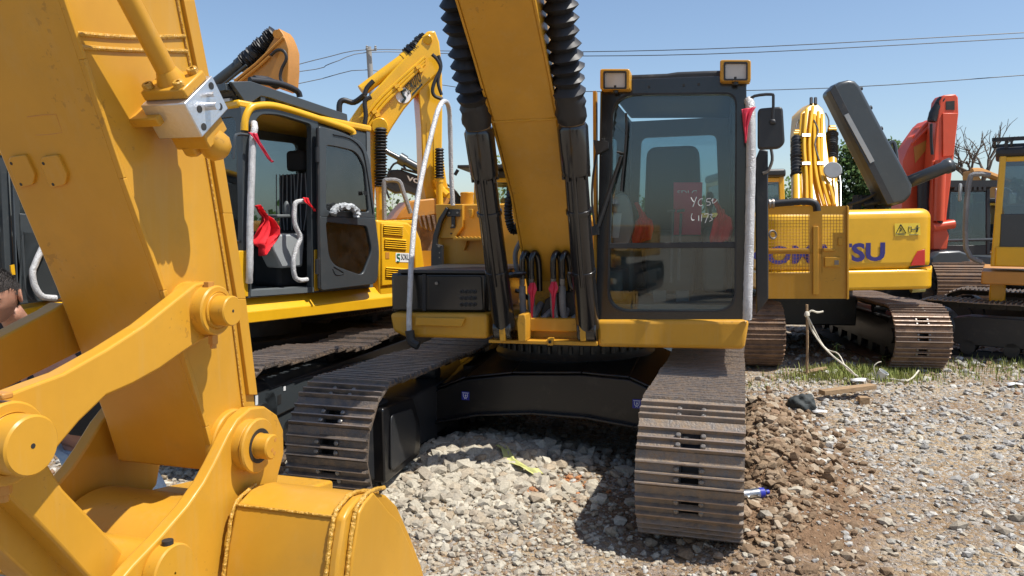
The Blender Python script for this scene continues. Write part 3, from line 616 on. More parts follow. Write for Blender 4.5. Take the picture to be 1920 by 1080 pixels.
# black battery / tool box
b = MB(); q = [U.Y(733, 512, -1.16), U.Y(912, 512, -1.16), U.Y(910, 586, -1.16), U.Y(734, 584, -1.16)]; b.ext(q, U.B*1.05); bx = b.build('storage_box', 'blk', ex, bevel=.02, seg=3)
b = MB(); q = [U.Y(746, 506, -1.19), U.Y(934, 507, -1.19), U.Y(934, 513, -1.19), U.Y(746, 512, -1.19)]; b.ext(q, U.B*1.1); b.build('lid', 'blkm', bx, bevel=.004)
b = MB(); b.ext([U.Y(792, 514, -1.17), U.Y(798, 514, -1.17), U.Y(798, 583, -1.17), U.Y(792, 583, -1.17)], U.B*.02); b.build('seam', 'rub', bx)
b = MB(); q = rquad([U.Y(802, 518, -1.175), U.Y(902, 518, -1.175), U.Y(906, 582, -1.175), U.Y(804, 581, -1.175)], .02); b.ext(q, U.B*.02); b.build('box_door', 'blk', bx, bevel=.004)
b = MB(); p = U.Y(819, 531, -1.178); b.cyl(p, p-U.B*.012, .012, n=12); b.build('lock', 'bolt', bx)
b = MB()
for r in range(3):
    for c_ in range(4):
        p = U.Y(866+c_*8, 547+r*12, -1.177); b.lathe(p, -U.B, [(0, .013), (.006, .016), (.007, .010), (.0, .009)], 12)
b.build('vent_holes', 'blkm', bx)
b = MB(); b.ext([U.Y(913, 514, -1.10), U.Y(940, 520, -1.10), U.Y(936, 583, -1.10), U.Y(913, 585, -1.10)], U.B*.6); b.build('side_panel', 'blk', bx, bevel=.01)
# tank body behind with filler, steps and clamp
tk = MB(); tk.ext([U.Y(820, 385, .05), U.Y(832, 383, .05), U.Y(975, 381, .05), U.Y(985, 620, .05), U.Y(812, 600, .05)], U.B*1.2); tk = tk.build('fuel_tank', 'tan', ex, bevel=.015)
b = MB(); p = U.Y(876, 384, .35); b.lathe(p, U.U, [(0, .062), (.09, .062), (.10, .066), (.115, .066), (.12, .055)], 24); b.build('filler_cap', 'tan', tk, bevel=.003)
b = MB(); b.ext([U.Y(816, 383, .0), U.Y(868, 383, .0), U.Y(868, 425, .0), U.Y(852, 447, .0), U.Y(820, 447, .0)], U.B*.05); hb = b.build('bracket_plate', 'tan', tk, bevel=.006)
b = MB()
for px_, py_ in ((823, 427), (846, 427), (823, 438), (846, 438)): p = U.Y(px_, py_, -.002); b.cyl(p, p-U.B*.004, .008, n=10)
b.build('bolt_holes', 'dark', hb)
b = MB(); b.ext([U.Y(838, 392, -.03), U.Y(862, 392, -.03), U.Y(862, 406, -.03), U.Y(838, 406, -.03)], U.B*.03); b.ext([U.Y(846, 406, -.025), U.Y(853, 406, -.025), U.Y(853, 428, -.025), U.Y(846, 428, -.025)], U.B*.02); cl = b.build('clamp', 'blkm', tk, bevel=.003)
b = MB()
for px_, py_ in ((843, 399), (858, 399), (849, 423)): p = U.Y(px_, py_, -.031); b.cyl(p, p-U.B*.01, .010, n=6)
b.build('bolt', 'bolt', cl)
b = MB(); pts = [(808, 512), (808, 470), (812, 440), (822, 410), (836, 388), (840, 392), (828, 415), (819, 445), (818, 458), (829, 460), (829, 512)]
b.ext([U.Y(x, y, -.06) for x, y in pts], U.B*.05); bs = b.build('side_strap', 'blkm', tk, bevel=.004)
b = MB()
for py_ in (461, 500): p = U.Y(824, py_, -.06); b.cyl(p, p-U.B*.015, .014, n=10)
for py_ in (474, 483): p = U.Y(824, py_, -.06); b.cyl(p, p-U.B*.004, .006, n=10)
b.build('bolt', 'bolt', bs)
# step with toothed tread
b = MB(); z0 = []
n = 22
for i in range(n+1):
    x = 850+80*i/n; z0.append(U.Y(x, 443 if i % 2 else 446, -.22))
z0 += [U.Y(930, 449, -.22), U.Y(850, 449, -.22)]; b.ext(z0, U.B*.02)
b.box(U, *(lambda a, c: (a.x, c.x))(U.M.transposed() @ (U.Y(850, 449, -.2)-U.o), U.M.transposed() @ (U.Y(930, 449, -.2)-U.o)), -.21, .05, (U.M.transposed() @ (U.Y(880, 451, -.2)-U.o)).z, (U.M.transposed() @ (U.Y(880, 447, -.2)-U.o)).z)
b.ext([U.Y(862, 450, .0), U.Y(876, 450, .0), U.Y(870, 470, .0)], U.B*.05)
b.build('step', 'tan', tk, bevel=.002)
b = MB(); b.ext([U.Y(880, 392, .04), U.Y(888, 392, .04), U.Y(888, 402, .04), U.Y(885, 410, .04), U.Y(881, 400, .04)], -U.B*.04); b.build('hook', 'tan', tk, bevel=.004)
# engine hood + counterweight (rear)
b = MB(); b.box(U, -1.2, 1.3, 1.35, 2.3, 1.24, 1.98); b.build('engine_hood', 'tan', ex, bevel=.04, seg=3)
b = MB(); q = [U.w(x, y, 1.08) for x, y in ((-1.3, 2.3), (1.36, 2.3), (1.3, 2.6), (.7, 2.85), (-.7, 2.85), (-1.25, 2.6))]; b.ext(q, U.U*.95); b.build('counterweight', 'tan', ex, bevel=.05, seg=3)
# foot brackets
b = MB()
for x0, x1 in ((937, 946), (972, 984), (1088, 1097)):
    t = [(x0, 590), (x1, 590), (x1+2, 600), (x1+1, 640), (x0, 640), (x0-3, 605)]
    b.ext([U.Y(x, y, -1.28) for x, y in t], U.B*.28)
b.ext([U.Y(x, y, -1.22) for x, y in ((916, 637), (1120, 641), (1120, 649), (916, 643))], U.B*.3)
b.ext([U.Y(x, y, -1.05) for x, y in ((940, 610), (1110, 610), (1110, 642), (940, 642))], U.B*.05)
b.ext([U.Y(x, y, -1.24) for x, y in ((1026, 634), (1037, 634), (1037, 648), (1026, 648))], U.B*.05)
fb = b.build('boom_foot_bracket', 'tan', ex, bevel=.005)
b = MB(); p = U.Y(1031, 641, -1.243); b.lathe(p, -U.B, [(0, .012), (.004, .012), (.004, .006), (0, .006)], 14); b.build('bolt', 'dark', fb)
b = MB(); pts = [(1012, 610), (1014, 585), (1022, 562), (1040, 550), (1060, 547), (1100, 545), (1100, 610)]; b.ext([U.Y(x, y, -.98) for x, y in pts], U.B*.12); b.build('swivel_housing', 'dark', ex, bevel=.01)
# ---- boom
und = [(-.72, 1.22), (-.82, 1.42), (-.98, 1.66), (-1.28, 2.10), (-1.75, 2.57), (-2.12, 2.90), (-2.50, 3.22), (-3.1, 3.62), (-3.6, 3.80)]
topo = [(-3.7, 4.40), (-3.1, 4.35), (-2.3, 4.05), (-1.55, 3.6), (-.95, 2.9), (-.50, 2.1), (-.30, 1.6), (-.28, 1.25)]
b = MB(); hw = .215
b.ext([U.w(-hw, y, z) for y, z in und+topo], U.R*(2*hw)); bm = b.build('boom', 'tan', ex, bevel=.012)
b = MB()  # under plate flanges and weld
for k in (-1, 1):
    for i in range(len(und)-1):
        (a0, c0), (a1, c1) = und[i], und[i+1]; x0, x1 = (hw, hw+.014) if k > 0 else (-hw-.014, -hw)
        b.hexa([U.w(x0, a0, c0), U.w(x1, a0, c0), U.w(x1, a1, c1), U.w(x0, a1, c1)]+[U.w(x0, a0+.03, c0+.012), U.w(x1, a0+.03, c0+.012), U.w(x1, a1+.03, c1+.012), U.w(x0, a1+.03, c1+.012)])
b.tube([U.w(-hw+.43*i/8, -1.752, 2.57) for i in range(9)], .009, 8, jit=.3); b.build('edge_flange', 'tan', bm)
b = MB(); b.cyl(U.w(-.26, -.50, 1.36), U.w(.26, -.50, 1.36), .12, n=28, bev=.01)
for i in range(9): b.tube([U.w(-.19+.048*i+random.uniform(-.01, .01), -.845-.01*random.random(), 1.44), U.w(-.17+.048*i, -.85, 1.45)], .006, 6, smooth=0)
b.build('foot_pin', 'tanw', bm)
b = MB(); b.ext([U.w(x, -.86, z) for x, z in ((-.22, 1.08), (.22, 1.08), (.22, 1.46), (-.22, 1.46))], U.B*.1); b.build('foot_plate', 'tan', bm, bevel=.008)
# ---- boom cylinders
for s in (-1, 1):
    x = .315*s
    A = U.w(x, -1.19, 1.13); Bp = U.w(x, -1.75, 2.53); d = (Bp-A).normalized(); Lc = (Bp-A).length
    b = MB(); b.lathe(A, d, [(0, .07), (.02, .085), (Lc-.34, .078), (Lc-.33, .092), (Lc-.30, .097), (Lc-.02, .101), (Lc, .090)], 28)
    b.cyl(U.w(x-.07, -1.19, 1.13), U.w(x+.07, -1.19, 1.13), .09, n=24, bev=.008)
    for i in range(8):
        a = i*math.pi/4; o1 = d.orthogonal().normalized(); o2 = d.cross(o1); q = A+d*(Lc-.36)+(o1*math.cos(a)+o2*math.sin(a))*.085; b.cyl(q-d*.0, q+d*.04, .012, n=6)
    for r0 in (.45, .9): b.lathe(A+d*r0, d, [(0, .085), (0, .089), (.03, .089), (.03, .085)], 24)
    b.tube([A+d*.35-U.B*.09, A+d*.6-U.B*.1, A+d*1.0-U.B*.095, A+d*(Lc-.33)-U.B*.09], .016, 8)
    cy = b.build('boom_cylinder', 'blk', ex, bevel=.003)
    E = U.w(x, -2.45, 3.74)
    b = MB(); b.cyl(Bp-d*.05, E, .042, n=16); b.build('piston_rod', 'steelw', cy)
    b = MB(); b.lathe(Bp, d, [(0, .078), (.015, .086), (.03, .080)], 20, jit=.04); b.build('dust_ring', 'pink', cy) if False else b.build('dust_ring', 'wood', cy)
    d2 = (E-Bp).normalized(); b = MB(); pr = []; tt = .02; k = 0
    pr = [(.02, .09), (.05, .098), (.08, .104), (.12, .094), (.15, .102), (.18, .092)]
    nn = 15; L2 = (E-Bp).length-.2
    for i in range(nn):
        t0 = .18+L2*i/nn*.93; r = .112*random.uniform(.93, 1.06); pr += [(t0+L2/nn*.5+random.uniform(-.006, .006), r), (t0+L2/nn*.95, .074*random.uniform(.95, 1.06))]
    b.lathe(Bp, d2, pr, 11, True, .14, smooth=False); b.build('bellows', 'rub', cy)
    # pin boss at the boom
# ---- hose bends at boom foot
hs = ((982, 992), (999, 1003), (1040, 1037), (1057, 1054))
for i, (xa, xb) in enumerate(hs):
    Yp = -1.05
    f = lambda x, y, o=0: U.Y(x, y, Yp+o)
    s = MB(); s.tube([f(xa-2, 523), f(xa-3, 500), f(xa-2, 484), f(xa+3, 474, .02), f(xa+9, 482, .05), f(xa+12, 505, .07), f(xa+13, 545, .09)], .023, 12, smooth=4); hp = s.build('hose_elbow', 'blk', ex)
    s = MB(); s.cyl(f(xa-3, 521), f(xa-3, 534), .021, n=8); s.cyl(f(xa-3, 532), f(xa-3, 542), .016, n=12); s.build('fitting', 'bolt', hp)
    xe = xa-3; sgn = (14, 26, 12, 28)[i]
    s = MB(); s.tube([f(xe, 536), f(xe+1, 570), f(xe+4, 595), f(xe+12, 608, -.02), f(xe+20, 600, .0), f(xe+sgn+14, 582, .08), f(xe+sgn+22, 570, .15)], .026, 12, smooth=5, jit=.12); s.build('wrapped_hose', 'hose', hp)
for xx, yy in ((997, 530), (1037, 528)):
    cloth('ribbon', 'pink', ex, [(U.Y(xx-3, yy, -1.09), U.Y(xx+6, yy, -1.09)), (U.Y(xx-9, yy+14, -1.10), U.Y(xx+10, yy+12, -1.10)), (U.Y(xx-3, yy+24, -1.10), U.Y(xx+5, yy+24, -1.10)), (U.Y(xx-2, yy+50, -1.10), U.Y(xx+2, yy+50, -1.10)), (U.Y(xx, yy+74, -1.10), U.Y(xx+2, yy+74, -1.10))], U.B, .005, 2)
b = MB()
for x0, y0, x1, y1 in ((930, 520, 978, 517), (945, 517, 985, 512), (1064, 512, 1100, 520)): b.tube([U.Y(x0, y0, -1.15), U.Y((x0+x1)/2, (y0+y1)/2-1, -1.12), U.Y(x1, y1, -1.06)], .016, 8)
b.tube([U.Y(1066, 515, -1.06), U.Y(1070, 535, -1.05), U.Y(1080, 543, -1.05), U.Y(1100, 544, -1.05)], .018, 10)
b.tube([U.Y(966, 545, -1.06), U.Y(978, 548, -1.05), U.Y(990, 560, -1.0)], .016, 10)
b.build('hose_bracket', 'blk', ex)
b = MB(); f = lambda x, y: U.Y(x, y, -.7)
b.tube([f(966, 325), f(964, 350), f(955, 375), f(953, 400), f(958, 425), f(965, 432), f(975, 420), f(990, 410)], .034, 12, smooth=12, rfun=lambda u: .034+.005*math.sin(u*330)); b.build('corrugated_hose', 'rub', ex)
b = MB(); f = lambda x, y: U.Y(x, y, -.75); b.tube([f(985, 440), f(972, 460), f(966, 480), f(970, 510), f(975, 520)], .02, 8); b.build('hose', 'hose', ex)
# ---- right grab rail at front left (wrapped)
b = MB(); f = lambda x, y, l: U.Y(x, y, l)
b.tube([f(768, 628, -1.27), f(767, 600, -1.27), f(769, 540, -1.24), f(772, 480, -1.15), f(779, 400, -1.0), f(793, 320, -.8), f(812, 240, -.6), f(822, 205, -.5), f(832, 190, -.35), f(841, 200, -.2), f(844, 240, -.12), f(846, 320, -.06), f(849, 385, -.03)], .021, 12, smooth=6, jit=.13); b.build('grab_rail', 'wrap', ex)
b = MB(); b.tube([f(768, 620, -1.3), f(772, 640, -1.3), f(785, 648, -1.3)], .035, 8); b.build('rail_foot', 'dark', ex)
# ================================================================== main cab
cx0, cx1, cy0, cy1 = .355, 1.36, -1.16, .55
outer = rquad([U.Y(1128, 150, cy0), U.Y(1399, 140, cy0), U.Y(1410, 602, cy0), U.Y(1116, 602, cy0)], .03, 8, [.05, .05, .02, .02])
inner = rquad([U.Y(1150, 178, cy0), U.Y(1379, 176, cy0), U.Y(1377, 582, cy0), U.Y(1141, 582, cy0)], .1, 8, [.17, .08, .14, .16])
b = MB(); b.ring(outer, inner, U.B*.07); fcab = b.build('cab_frame', 'blk', ex, bevel=.008)
b = MB(); mo = rquad([U.Y(1147, 175, cy0), U.Y(1382, 173, cy0), U.Y(1380, 585, cy0), U.Y(1138, 585, cy0)], .1, 8, [.17, .08, .14, .16]); b.ring([p-U.B*.004 for p in mo], [p-U.B*.004 for p in inner], U.B*.012); b.build('window_seal', 'rub', fcab)
b = MB(); b.ext([p+U.B*.03 for p in inner], U.B*.006); b.build('windscreen', 'glass', fcab)
b = MB(); b.ext([U.Y(1141, 456, cy0-.0), U.Y(1378, 454, cy0-.0), U.Y(1378, 465, cy0-.0), U.Y(1141, 466, cy0-.0)], U.B*.028); b.build('window_bar', 'blkm', fcab, bevel=.004)
zt = 2.84; zb = 1.25; tpx = .035
def sidewall(x, s, name):
    o = [U.w(x, cy0+.07, zb), U.w(x, cy1, zb), U.w(x-s*tpx, cy1-.03, zt), U.w(x-s*tpx, cy0+.07, zt)]
    i = rquad([U.w(x, cy0+.17, zb+.55), U.w(x, cy1-.12, zb+.62), U.w(x-s*tpx, cy1-.14, zt-.15), U.w(x-s*tpx, cy0+.17, zt-.15)], .08, 4)
    oo = []
    k = len(i)//4
    for q in range(4):
        for j in range(k): oo.append(o[q])
    b = MB(); b.ring(oo, i, U.R*(-s*.05)); w_ = b.build(name, 'blkm', ex)
    b = MB(); b.ext([p-U.R*s*.02 for p in i], U.R*(-s*.006)); b.build('window', 'glassr', w_); return w_
sidewall(cx0+.01, -1, 'side_wall'); dr = sidewall(cx1+.035, 1, 'cab_door')
b = MB(); b.tube([U.w(cx1+.06, -1.05, 1.35), U.w(cx1+.085, -1.05, 1.5), U.w(cx1+.085, -1.0, 2.4), U.w(cx1+.04, -.98, 2.6)], .018, 8); b.build('handle', 'blkm', dr)
o = [U.w(cx0+.02, cy1-.04, zb), U.w(cx1, cy1-.04, zb), U.w(cx1-.03, cy1-.04, zt), U.w(cx0+.05, cy1-.04, zt)]
i = rquad([U.w(cx0+.15, cy1-.04, 1.95), U.w(cx1-.13, cy1-.04, 1.95), U.w(cx1-.16, cy1-.04, zt-.15), U.w(cx0+.18, cy1-.04, zt-.15)], .06, 4); k = len(i)//4; oo = [o[q] for q in range(4) for j in range(k)]
b = MB(); b.ring(oo, i, U.B*.05); rw = b.build('rear_wall', 'blkm', ex); b = MB(); b.ext([p+U.B*.02 for p in i], U.B*.005); b.build('window', 'glassr', rw)
b = MB(); q = [U.Y(1134, 152, cy0+.02), U.Y(1150, 141, cy0+.02), U.Y(1250, 137, cy0+.02), U.Y(1270, 134, cy0+.02), U.Y(1320, 132, cy0+.02), U.Y(1395, 130, cy0+.02), U.Y(1402, 160, cy0+.02), U.Y(1134, 164, cy0+.02)]
b.ext(q, U.B*1.6); rf = b.build('cab_roof', 'blkm', ex, bevel=.02, seg=3)
b = MB()
for xx, yy in ((1170, 163), (1217, 163), (1282, 160), (1310, 158)): p = U.Y(xx, yy, cy0-.002); b.cyl(p, p-U.B*.006, .009, n=10)
b.build('bolt', 'dark', rf)
b = MB(); b.box(U, cx0+.03, cx1-.02, cy0+.07, cy1-.05, zb, zb+.06); b.build('cab_floor', 'int', ex)
# tan side pillar visible on the left edge behind the cab frame
b = MB(); b.box(U, cx0-.01, cx0+.012, cy0+.07, cy0+.15, zb, 2.85); b.build('corner_pillar', 'tan', fcab)
# lamps
for (x0, y0, x1, y1), (lx0, ly0_, lx1, ly1_) in (((1125, 129, 1181, 168), (1134, 136, 1172, 164)), ((1350, 112, 1408, 152), (1360, 119, 1399, 148))):
    b = MB(); o = rquad([U.Y(x0, y0, cy0-.10), U.Y(x1, y0, cy0-.10), U.Y(x1, y1, cy0-.10), U.Y(x0, y1, cy0-.10)], .018, 4); i = rquad([U.Y(lx0, ly0_, cy0-.10), U.Y(lx1, ly0_, cy0-.10), U.Y(lx1, ly1_, cy0-.10), U.Y(lx0, ly1_, cy0-.10)], .01, 4)
    b.ring(o, i, U.B*.03); b.ext([p+U.B*.03 for p in o], U.B*.10); lp = b.build('work_lamp', 'tan', ex, bevel=.006)
    b = MB(); b.ext([p+U.B*.012 for p in i], U.B*.012); b.build('lens', 'lens', lp)
    i2 = rquad([U.Y(lx0-3, ly0_-3, cy0-.103), U.Y(lx1+3, ly0_-3, cy0-.103), U.Y(lx1+3, ly1_+3, cy0-.103), U.Y(lx0-3, ly1_+3, cy0-.103)], .012, 4)
    b = MB(); b.ring(i2, [p-U.B*.003 for p in i], U.B*.02); b.build('lamp_bezel', 'rub', lp)
    b = MB(); pp = (o[0]+o[len(o)//2])/2+U.B*.03-U.U*.09; b.cyl(pp, pp+U.U*.05, .02); b.build('lamp_bracket', 'blkm', lp)
# wiper
b = MB(); f = lambda x, y, o=-.03: U.Y(x, y, cy0+o)
b.tube([f(1118, 432), f(1140, 365), f(1165, 292)], .012, 8, smooth=0); b.tube([f(1174, 212), f(1174, 255), f(1166, 340), f(1165, 358)], .008, 6); b.tube([f(1157, 285), f(1172, 288)], .008, 6, smooth=0); b.tube([f(1124, 425), f(1142, 370), f(1163, 300)], .006, 6, smooth=0)
b.ext([f(1108, 425, -.04), f(1122, 420, -.04), f(1122, 440, -.04), f(1108, 442, -.04)], U.B*.05)
b.ext([f(1112, 262, -.05), f(1140, 266, -.05), f(1140, 278, -.05), f(1118, 290, -.05)], U.B*.05); b.tube([f(1120, 280), f(1112, 330), f(1110, 380), f(1116, 430)], .008, 6)
b.build('wiper', 'blkm', fcab)
# wrapped handle right + ribbon
b = MB(); b.tube([f(1404, 188, -.03), f(1407, 205, -.07), f(1408, 300, -.08), f(1405, 450, -.09), f(1402, 560, -.09), f(1401, 598, -.06)], .031, 14, smooth=10, jit=.12); b.build('door_handle_bar', 'wrap', ex)
cloth('ribbon', 'pink', ex, [(f(1390, 205, -.11), f(1418, 200, -.11)), (f(1392, 215, -.12), f(1410, 212, -.12)), (f(1395, 240, -.12), f(1402, 236, -.12)), (f(1397, 268, -.12), f(1399, 268, -.12))], U.B, .006, 2)
# mirror right
b = MB(); g = lambda x, y: U.Y(x, y, cy0-.06)
b.tube([g(1403, 190), g(1415, 180), g(1446, 177), g(1450, 185), g(1449, 225)], .010, 8, smooth=3); mr_ = b.build('mirror_arm', 'blkm', ex)
b = MB(); q = rquad([g(1421, 203), g(1468, 199), g(1472, 268), g(1462, 278), g(1421, 280)], .03, 5); b.ext(q, U.B*.07); b.ext([g(1443, 223)-U.B*.02, g(1455, 224)-U.B*.02, g(1455, 234)-U.B*.02, g(1443, 234)-U.B*.02], U.B*.03); b.build('mirror', 'blkm', mr_, bevel=.014, seg=3)
# mirror left (seen by the glass, lower)
b = MB(); g = lambda x, y: U.Y(x, y, cy0-.02)
# swung open rear edge of door (dark plate on the right)
b = MB(); g = lambda x, y: U.Y(x, y, -.55)
q = [g(1424, 280), g(1440, 282), g(1441, 560), g(1432, 572), g(1418, 590), g(1416, 300)]; b.ext(q, U.B*.05); b.build('door_edge', 'blkm', ex, bevel=.008)
b = MB(); b.tube([g(1446, 280), g(1448, 300), g(1440, 320), g(1430, 325)], .012, 8); b.lathe(g(1448, 440)-U.B*.05, V((.3, -1, .2)), [(-.008, .03), (0, .038), (.008, .03), (0, .022), (-.008, .03)], 20, cap=False); b.build('latch', 'bolt', ex)
# ---- cab interior
b = MB(); xm = .84; ym = -.05
b.box(U, xm-.25, xm+.25, ym-.28, ym+.2, 1.72, 1.84); b.ext(rquad([U.w(xm-.25, ym+.15, 1.82), U.w(xm+.25, ym+.15, 1.82), U.w(xm+.22, ym+.15, 2.56), U.w(xm-.22, ym+.15, 2.56)], .09, 5), U.B*.13); b.box(U, xm-.2, xm+.2, ym-.2, ym+.2, 1.31, 1.72); b.build('seat', 'seatg', ex, bevel=.035, seg=3)
b = MB()
for s in (-1, 1):
    b.box(U, xm+s*.36-.09, xm+s*.36+.09, -.5, .25, 1.35, 1.86)
b.box(U, xm-.48, xm-.30, -.95, -.5, 1.31, 1.55); b.build('console', 'int', ex, bevel=.03)
b = MB()
for s in (-.33, .33): b.cyl(U.w(xm+s, -.45, 1.85), U.w(xm+s*.97, -.50, 2.02), .012, n=10); b.lathe(U.w(xm+s*.97, -.50, 2.0), U.U, [(0, .015), (.03, .028), (.09, .03), (.13, .02)], 14)
b.build('joystick', 'rub', ex)
b = MB()
for px0, py0, px1, py1 in ((1262, 395, 1258, 510), (1277, 400, 1272, 505)): b.cyl(U.Y(px0, py0, -.82), U.Y(px1, py1+20, -.80), .011, n=8); b.box(U, 0, 0.0001, 0, .0001, 0, .0001) if False else None; 
for px0 in (1258, 1276): b.cyl(U.Y(px0-7, 396, -.82), U.Y(px0+8, 394, -.82), .012, n=8)
for px0 in (1237, 1280): 
    q = [U.Y(px0-14, 545, -.86), U.Y(px0+12, 545, -.86), U.Y(px0+12, 565, -.9), U.Y(px0-12, 567, -.9)]; b.ext(q, U.B*.03)
b.build('travel_lever', 'int', ex, bevel=.004)
b = MB(); q = rquad([U.Y(1148, 366, -.93), U.Y(1172, 362, -.93), U.Y(1182, 378, -.93), U.Y(1190, 430, -.93), U.Y(1176, 470, -.93), U.Y(1150, 470, -.93)], .03, 4); b.ext(q, U.B*.05); b.build('monitor', 'lgry', ex, bevel=.012)
b = MB(); q = [U.Y(1150, 400, -.935), U.Y(1166, 400, -.935), U.Y(1160, 446, -.935), U.Y(1148, 446, -.935)]; b.ext(q, -U.B*.004); b.build('paper', 'plastw', ex)
rb = MB(); q = [U.Y(1263, 342, -.70), U.Y(1317, 342, -.70), U.Y(1314, 440, -.72), U.Y(1263, 440, -.72)]; rb.ext(q, U.B*.012); rb = rb.build('booklet', 'redp', ex)
text("SDLG", 'lettering', 'white', rb, U.Y(1270, 366, -.702), U.Y(1307, 366, -.702)-U.Y(1270, 366, -.702), U.Y(1270, 357, -.702)-U.Y(1270, 366, -.702), thick=.002)
# red cloth bows inside the cab
def bow(xc, yc, l, k=1.0):
    f = lambda x, y: U.Y(xc+x*k, yc+y*k, l)
    cloth('red_cloth', 'ribb', ex, [(f(-12, -34), f(-6, -36)), (f(-4, -18), f(4, -20)), (f(-2, -8), f(10, -10)), (f(-9, 0), f(22, -2)), (f(-12, 14), f(25, 14)), (f(-16, 30), f(20, 34)), (f(-14, 42), f(10, 36)), (f(-6, 40), f(2, 40))], U.B, .018, 2.2, seed=xc)
    cloth('red_cloth', 'ribb', ex, [(f(2, -14), f(8, -18)), (f(-2, -4), f(12, -6)), (f(0, 4), f(6, 4))], U.B, .012, 1.5, seed=xc)
bow(1348, 412, -1.09, 1.12); bow(1201, 415, -.95, 1.0)
# chalk marks on the windscreen
tx = lambda s, x0, y0, x1, y1, sk=0: text(s, 'chalk_writing', 'white', fcab, U.Y(x0, y0, cy0+.027), U.Y(x1, y0-4, cy0+.027)-U.Y(x0, y0, cy0+.027), U.Y(x0+3, y1, cy0+.027)-U.Y(x0, y0, cy0+.027), thick=-.002)
def stroke(segs, r=.0028):
    b = MB()
    for s_ in segs: b.tube([U.Y(x, y, cy0+.026) for x, y in s_], r, 6, smooth=3)
    b.build('chalk_writing', 'white', fcab)
stroke([[(1295, 370), (1300, 378), (1303, 378)], [(1306, 369), (1302, 380), (1299, 388)], [(1318, 372), (1312, 374), (1309, 381), (1313, 386), (1318, 384)],
        [(1333, 372), (1326, 373), (1325, 378), (1331, 379), (1331, 384), (1325, 385)], [(1334, 377), (1337, 372), (1336, 381), (1342, 378), (1345, 374)],
        [(1298, 400), (1296, 407), (1298, 413), (1302, 412)], [(1310, 404), (1310, 414)], [(1316, 402), (1315, 415)], [(1320, 402), (1328, 401), (1325, 410), (1322, 418)], [(1330, 402), (1336, 402), (1332, 407), (1336, 411), (1330, 415)]])
# ---- open radiator door with mesh
DL = 1.25
dy = lambda x, y: U.Y(x, y, DL)
b = MB()
def rr(x0, y0, x1, y1): return [dy(x0, y0), dy(x1, y0), dy(x1, y1), dy(x0, y1)]
for x0, y0, x1, y1 in ((1436, 386, 1588, 402), (1436, 466, 1588, 476), (1436, 512, 1588, 560), (1518, 402, 1542, 512), (1540, 476, 1588, 512), (1562, 436, 1588, 466), (1582, 402, 1588, 436), (1436, 402, 1441, 512)):
    b.ext(rr(x0, y0, x1, y1), U.B*.03)
dd = b.build('radiator_door', 'tan', ex)
b = MB(); b.ext(rr(1524, 424, 1534, 552), -U.B*.02); b.ext([dy(1441, 468), dy(1518, 466), dy(1518, 472), dy(1441, 472)], -U.B*.015); b.ext(rr(1544, 466, 1566, 471), -U.B*.015); b.ext([dy(1587, 385), dy(1591, 388), dy(1591, 560), dy(1587, 561)], -U.B*.03); b.ext(rr(1546, 482, 1575, 500), -U.B*.02); b.ext(rr(1571, 446, 1579, 460), -U.B*.012); b.build('door_rib', 'tan', dd, bevel=.004)
b = MB(); b.ext([dy(1564, 488)-U.B*.022, dy(1572, 488)-U.B*.022, dy(1572, 496)-U.B*.022, dy(1564, 496)-U.B*.022], -U.B*.004); b.build('latch', 'bolt', dd)
b = MB()
def gridm(x0, y0, x1, y1, st=5.8):
    x = x0
    while x <= x1: b.cyl(dy(x, y0)+U.B*.01, dy(x, y1)+U.B*.01, .0024, n=5); x += st
    y = y0
    while y <= y1: b.cyl(dy(x0, y)+U.B*.01, dy(x1, y)+U.B*.01, .0024, n=5); y += st
gridm(1441, 402, 1518, 466); gridm(1540, 402, 1582, 466); gridm(1441, 476, 1518, 512); b.build('wire_mesh', 'ora', dd)
b = MB(); f = lambda x, y: U.Y(x, y, 1.15)
b.tube([f(1430, 384), f(1460, 381), f(1500, 378), f(1522, 379), f(1530, 385), f(1532, 396)], .035, 12, smooth=4); hz = b.build('intake_hose', 'rub', ex)
b = MB(); b.lathe(f(1440, 382), f(1455, 381)-f(1440, 382), [(0, .04), (.01, .048), (.03, .04), (.04, .048), (.06, .04)], 16); b.build('hose_clamp', 'bolt', hz)
# ================================================================== FOREGROUND ARM
def loc(fr, p): return fr.M.transposed() @ (V(p)-fr.o)
a0 = P(440, 700, 2.25); A = Fr((a0.x, a0.y, 0), 17)
arm = ex   # the stick and bucket hang from the centre excavator's own boom, which passes over the camera's view
SW = .34
bd = [(402, 884), (380, 800), (300, 545), (225, 335), (150, 112), (100, -40), (10, -330)]
rt = [(20, -640), (120, -760), (240, -700), (310, -420), (330, -160), (358, 0), (395, 190), (430, 400), (455, 560), (477, 740), (484, 800), (462, 868)]
b = MB(); b.ext([A.X(x, y, 0) for x, y in bd+rt], -A.R*SW); st = b.build('stick', 'tan', arm, bevel=.006)
b = MB()   # raised plate edges with welds
def strip(l0, l1, x0, x1, bb):
    for i in range(len(l0)-1):
        q = [A.X(*l0[i], 0), A.X(*l1[i], 0), A.X(*l1[i+1], 0), A.X(*l0[i+1], 0)]; bb.hexa([p+A.R*x0 for p in q]+[p+A.R*x1 for p in q])
strip(bd, [(x+7, y-2) for x, y in bd], -.004, .010, b)
r2 = rt[3:10]; strip([(x-22+i, y) for i, (x, y) in enumerate(r2)], [(x, y) for x, y in r2], -.004, .012, b)
b.build('plate_edge', 'tan', st, bevel=.002)
b = MB(); pts = [A.X(x-26+i*.5, y, .004) for i, (x, y) in enumerate(rt[4:11])]; b.tube(pts, .0025, 6, smooth=12, jit=.2)
b.tube([A.X(136, 62, .001), A.X(240, 70, .001), A.X(346, 68, .001)], .006, 8); b.tube([A.X(146, 88, .001), A.X(240, 94, .001), A.X(350, 96, .001)], .006, 8)
b.build('weld_bead', 'tanw', st)
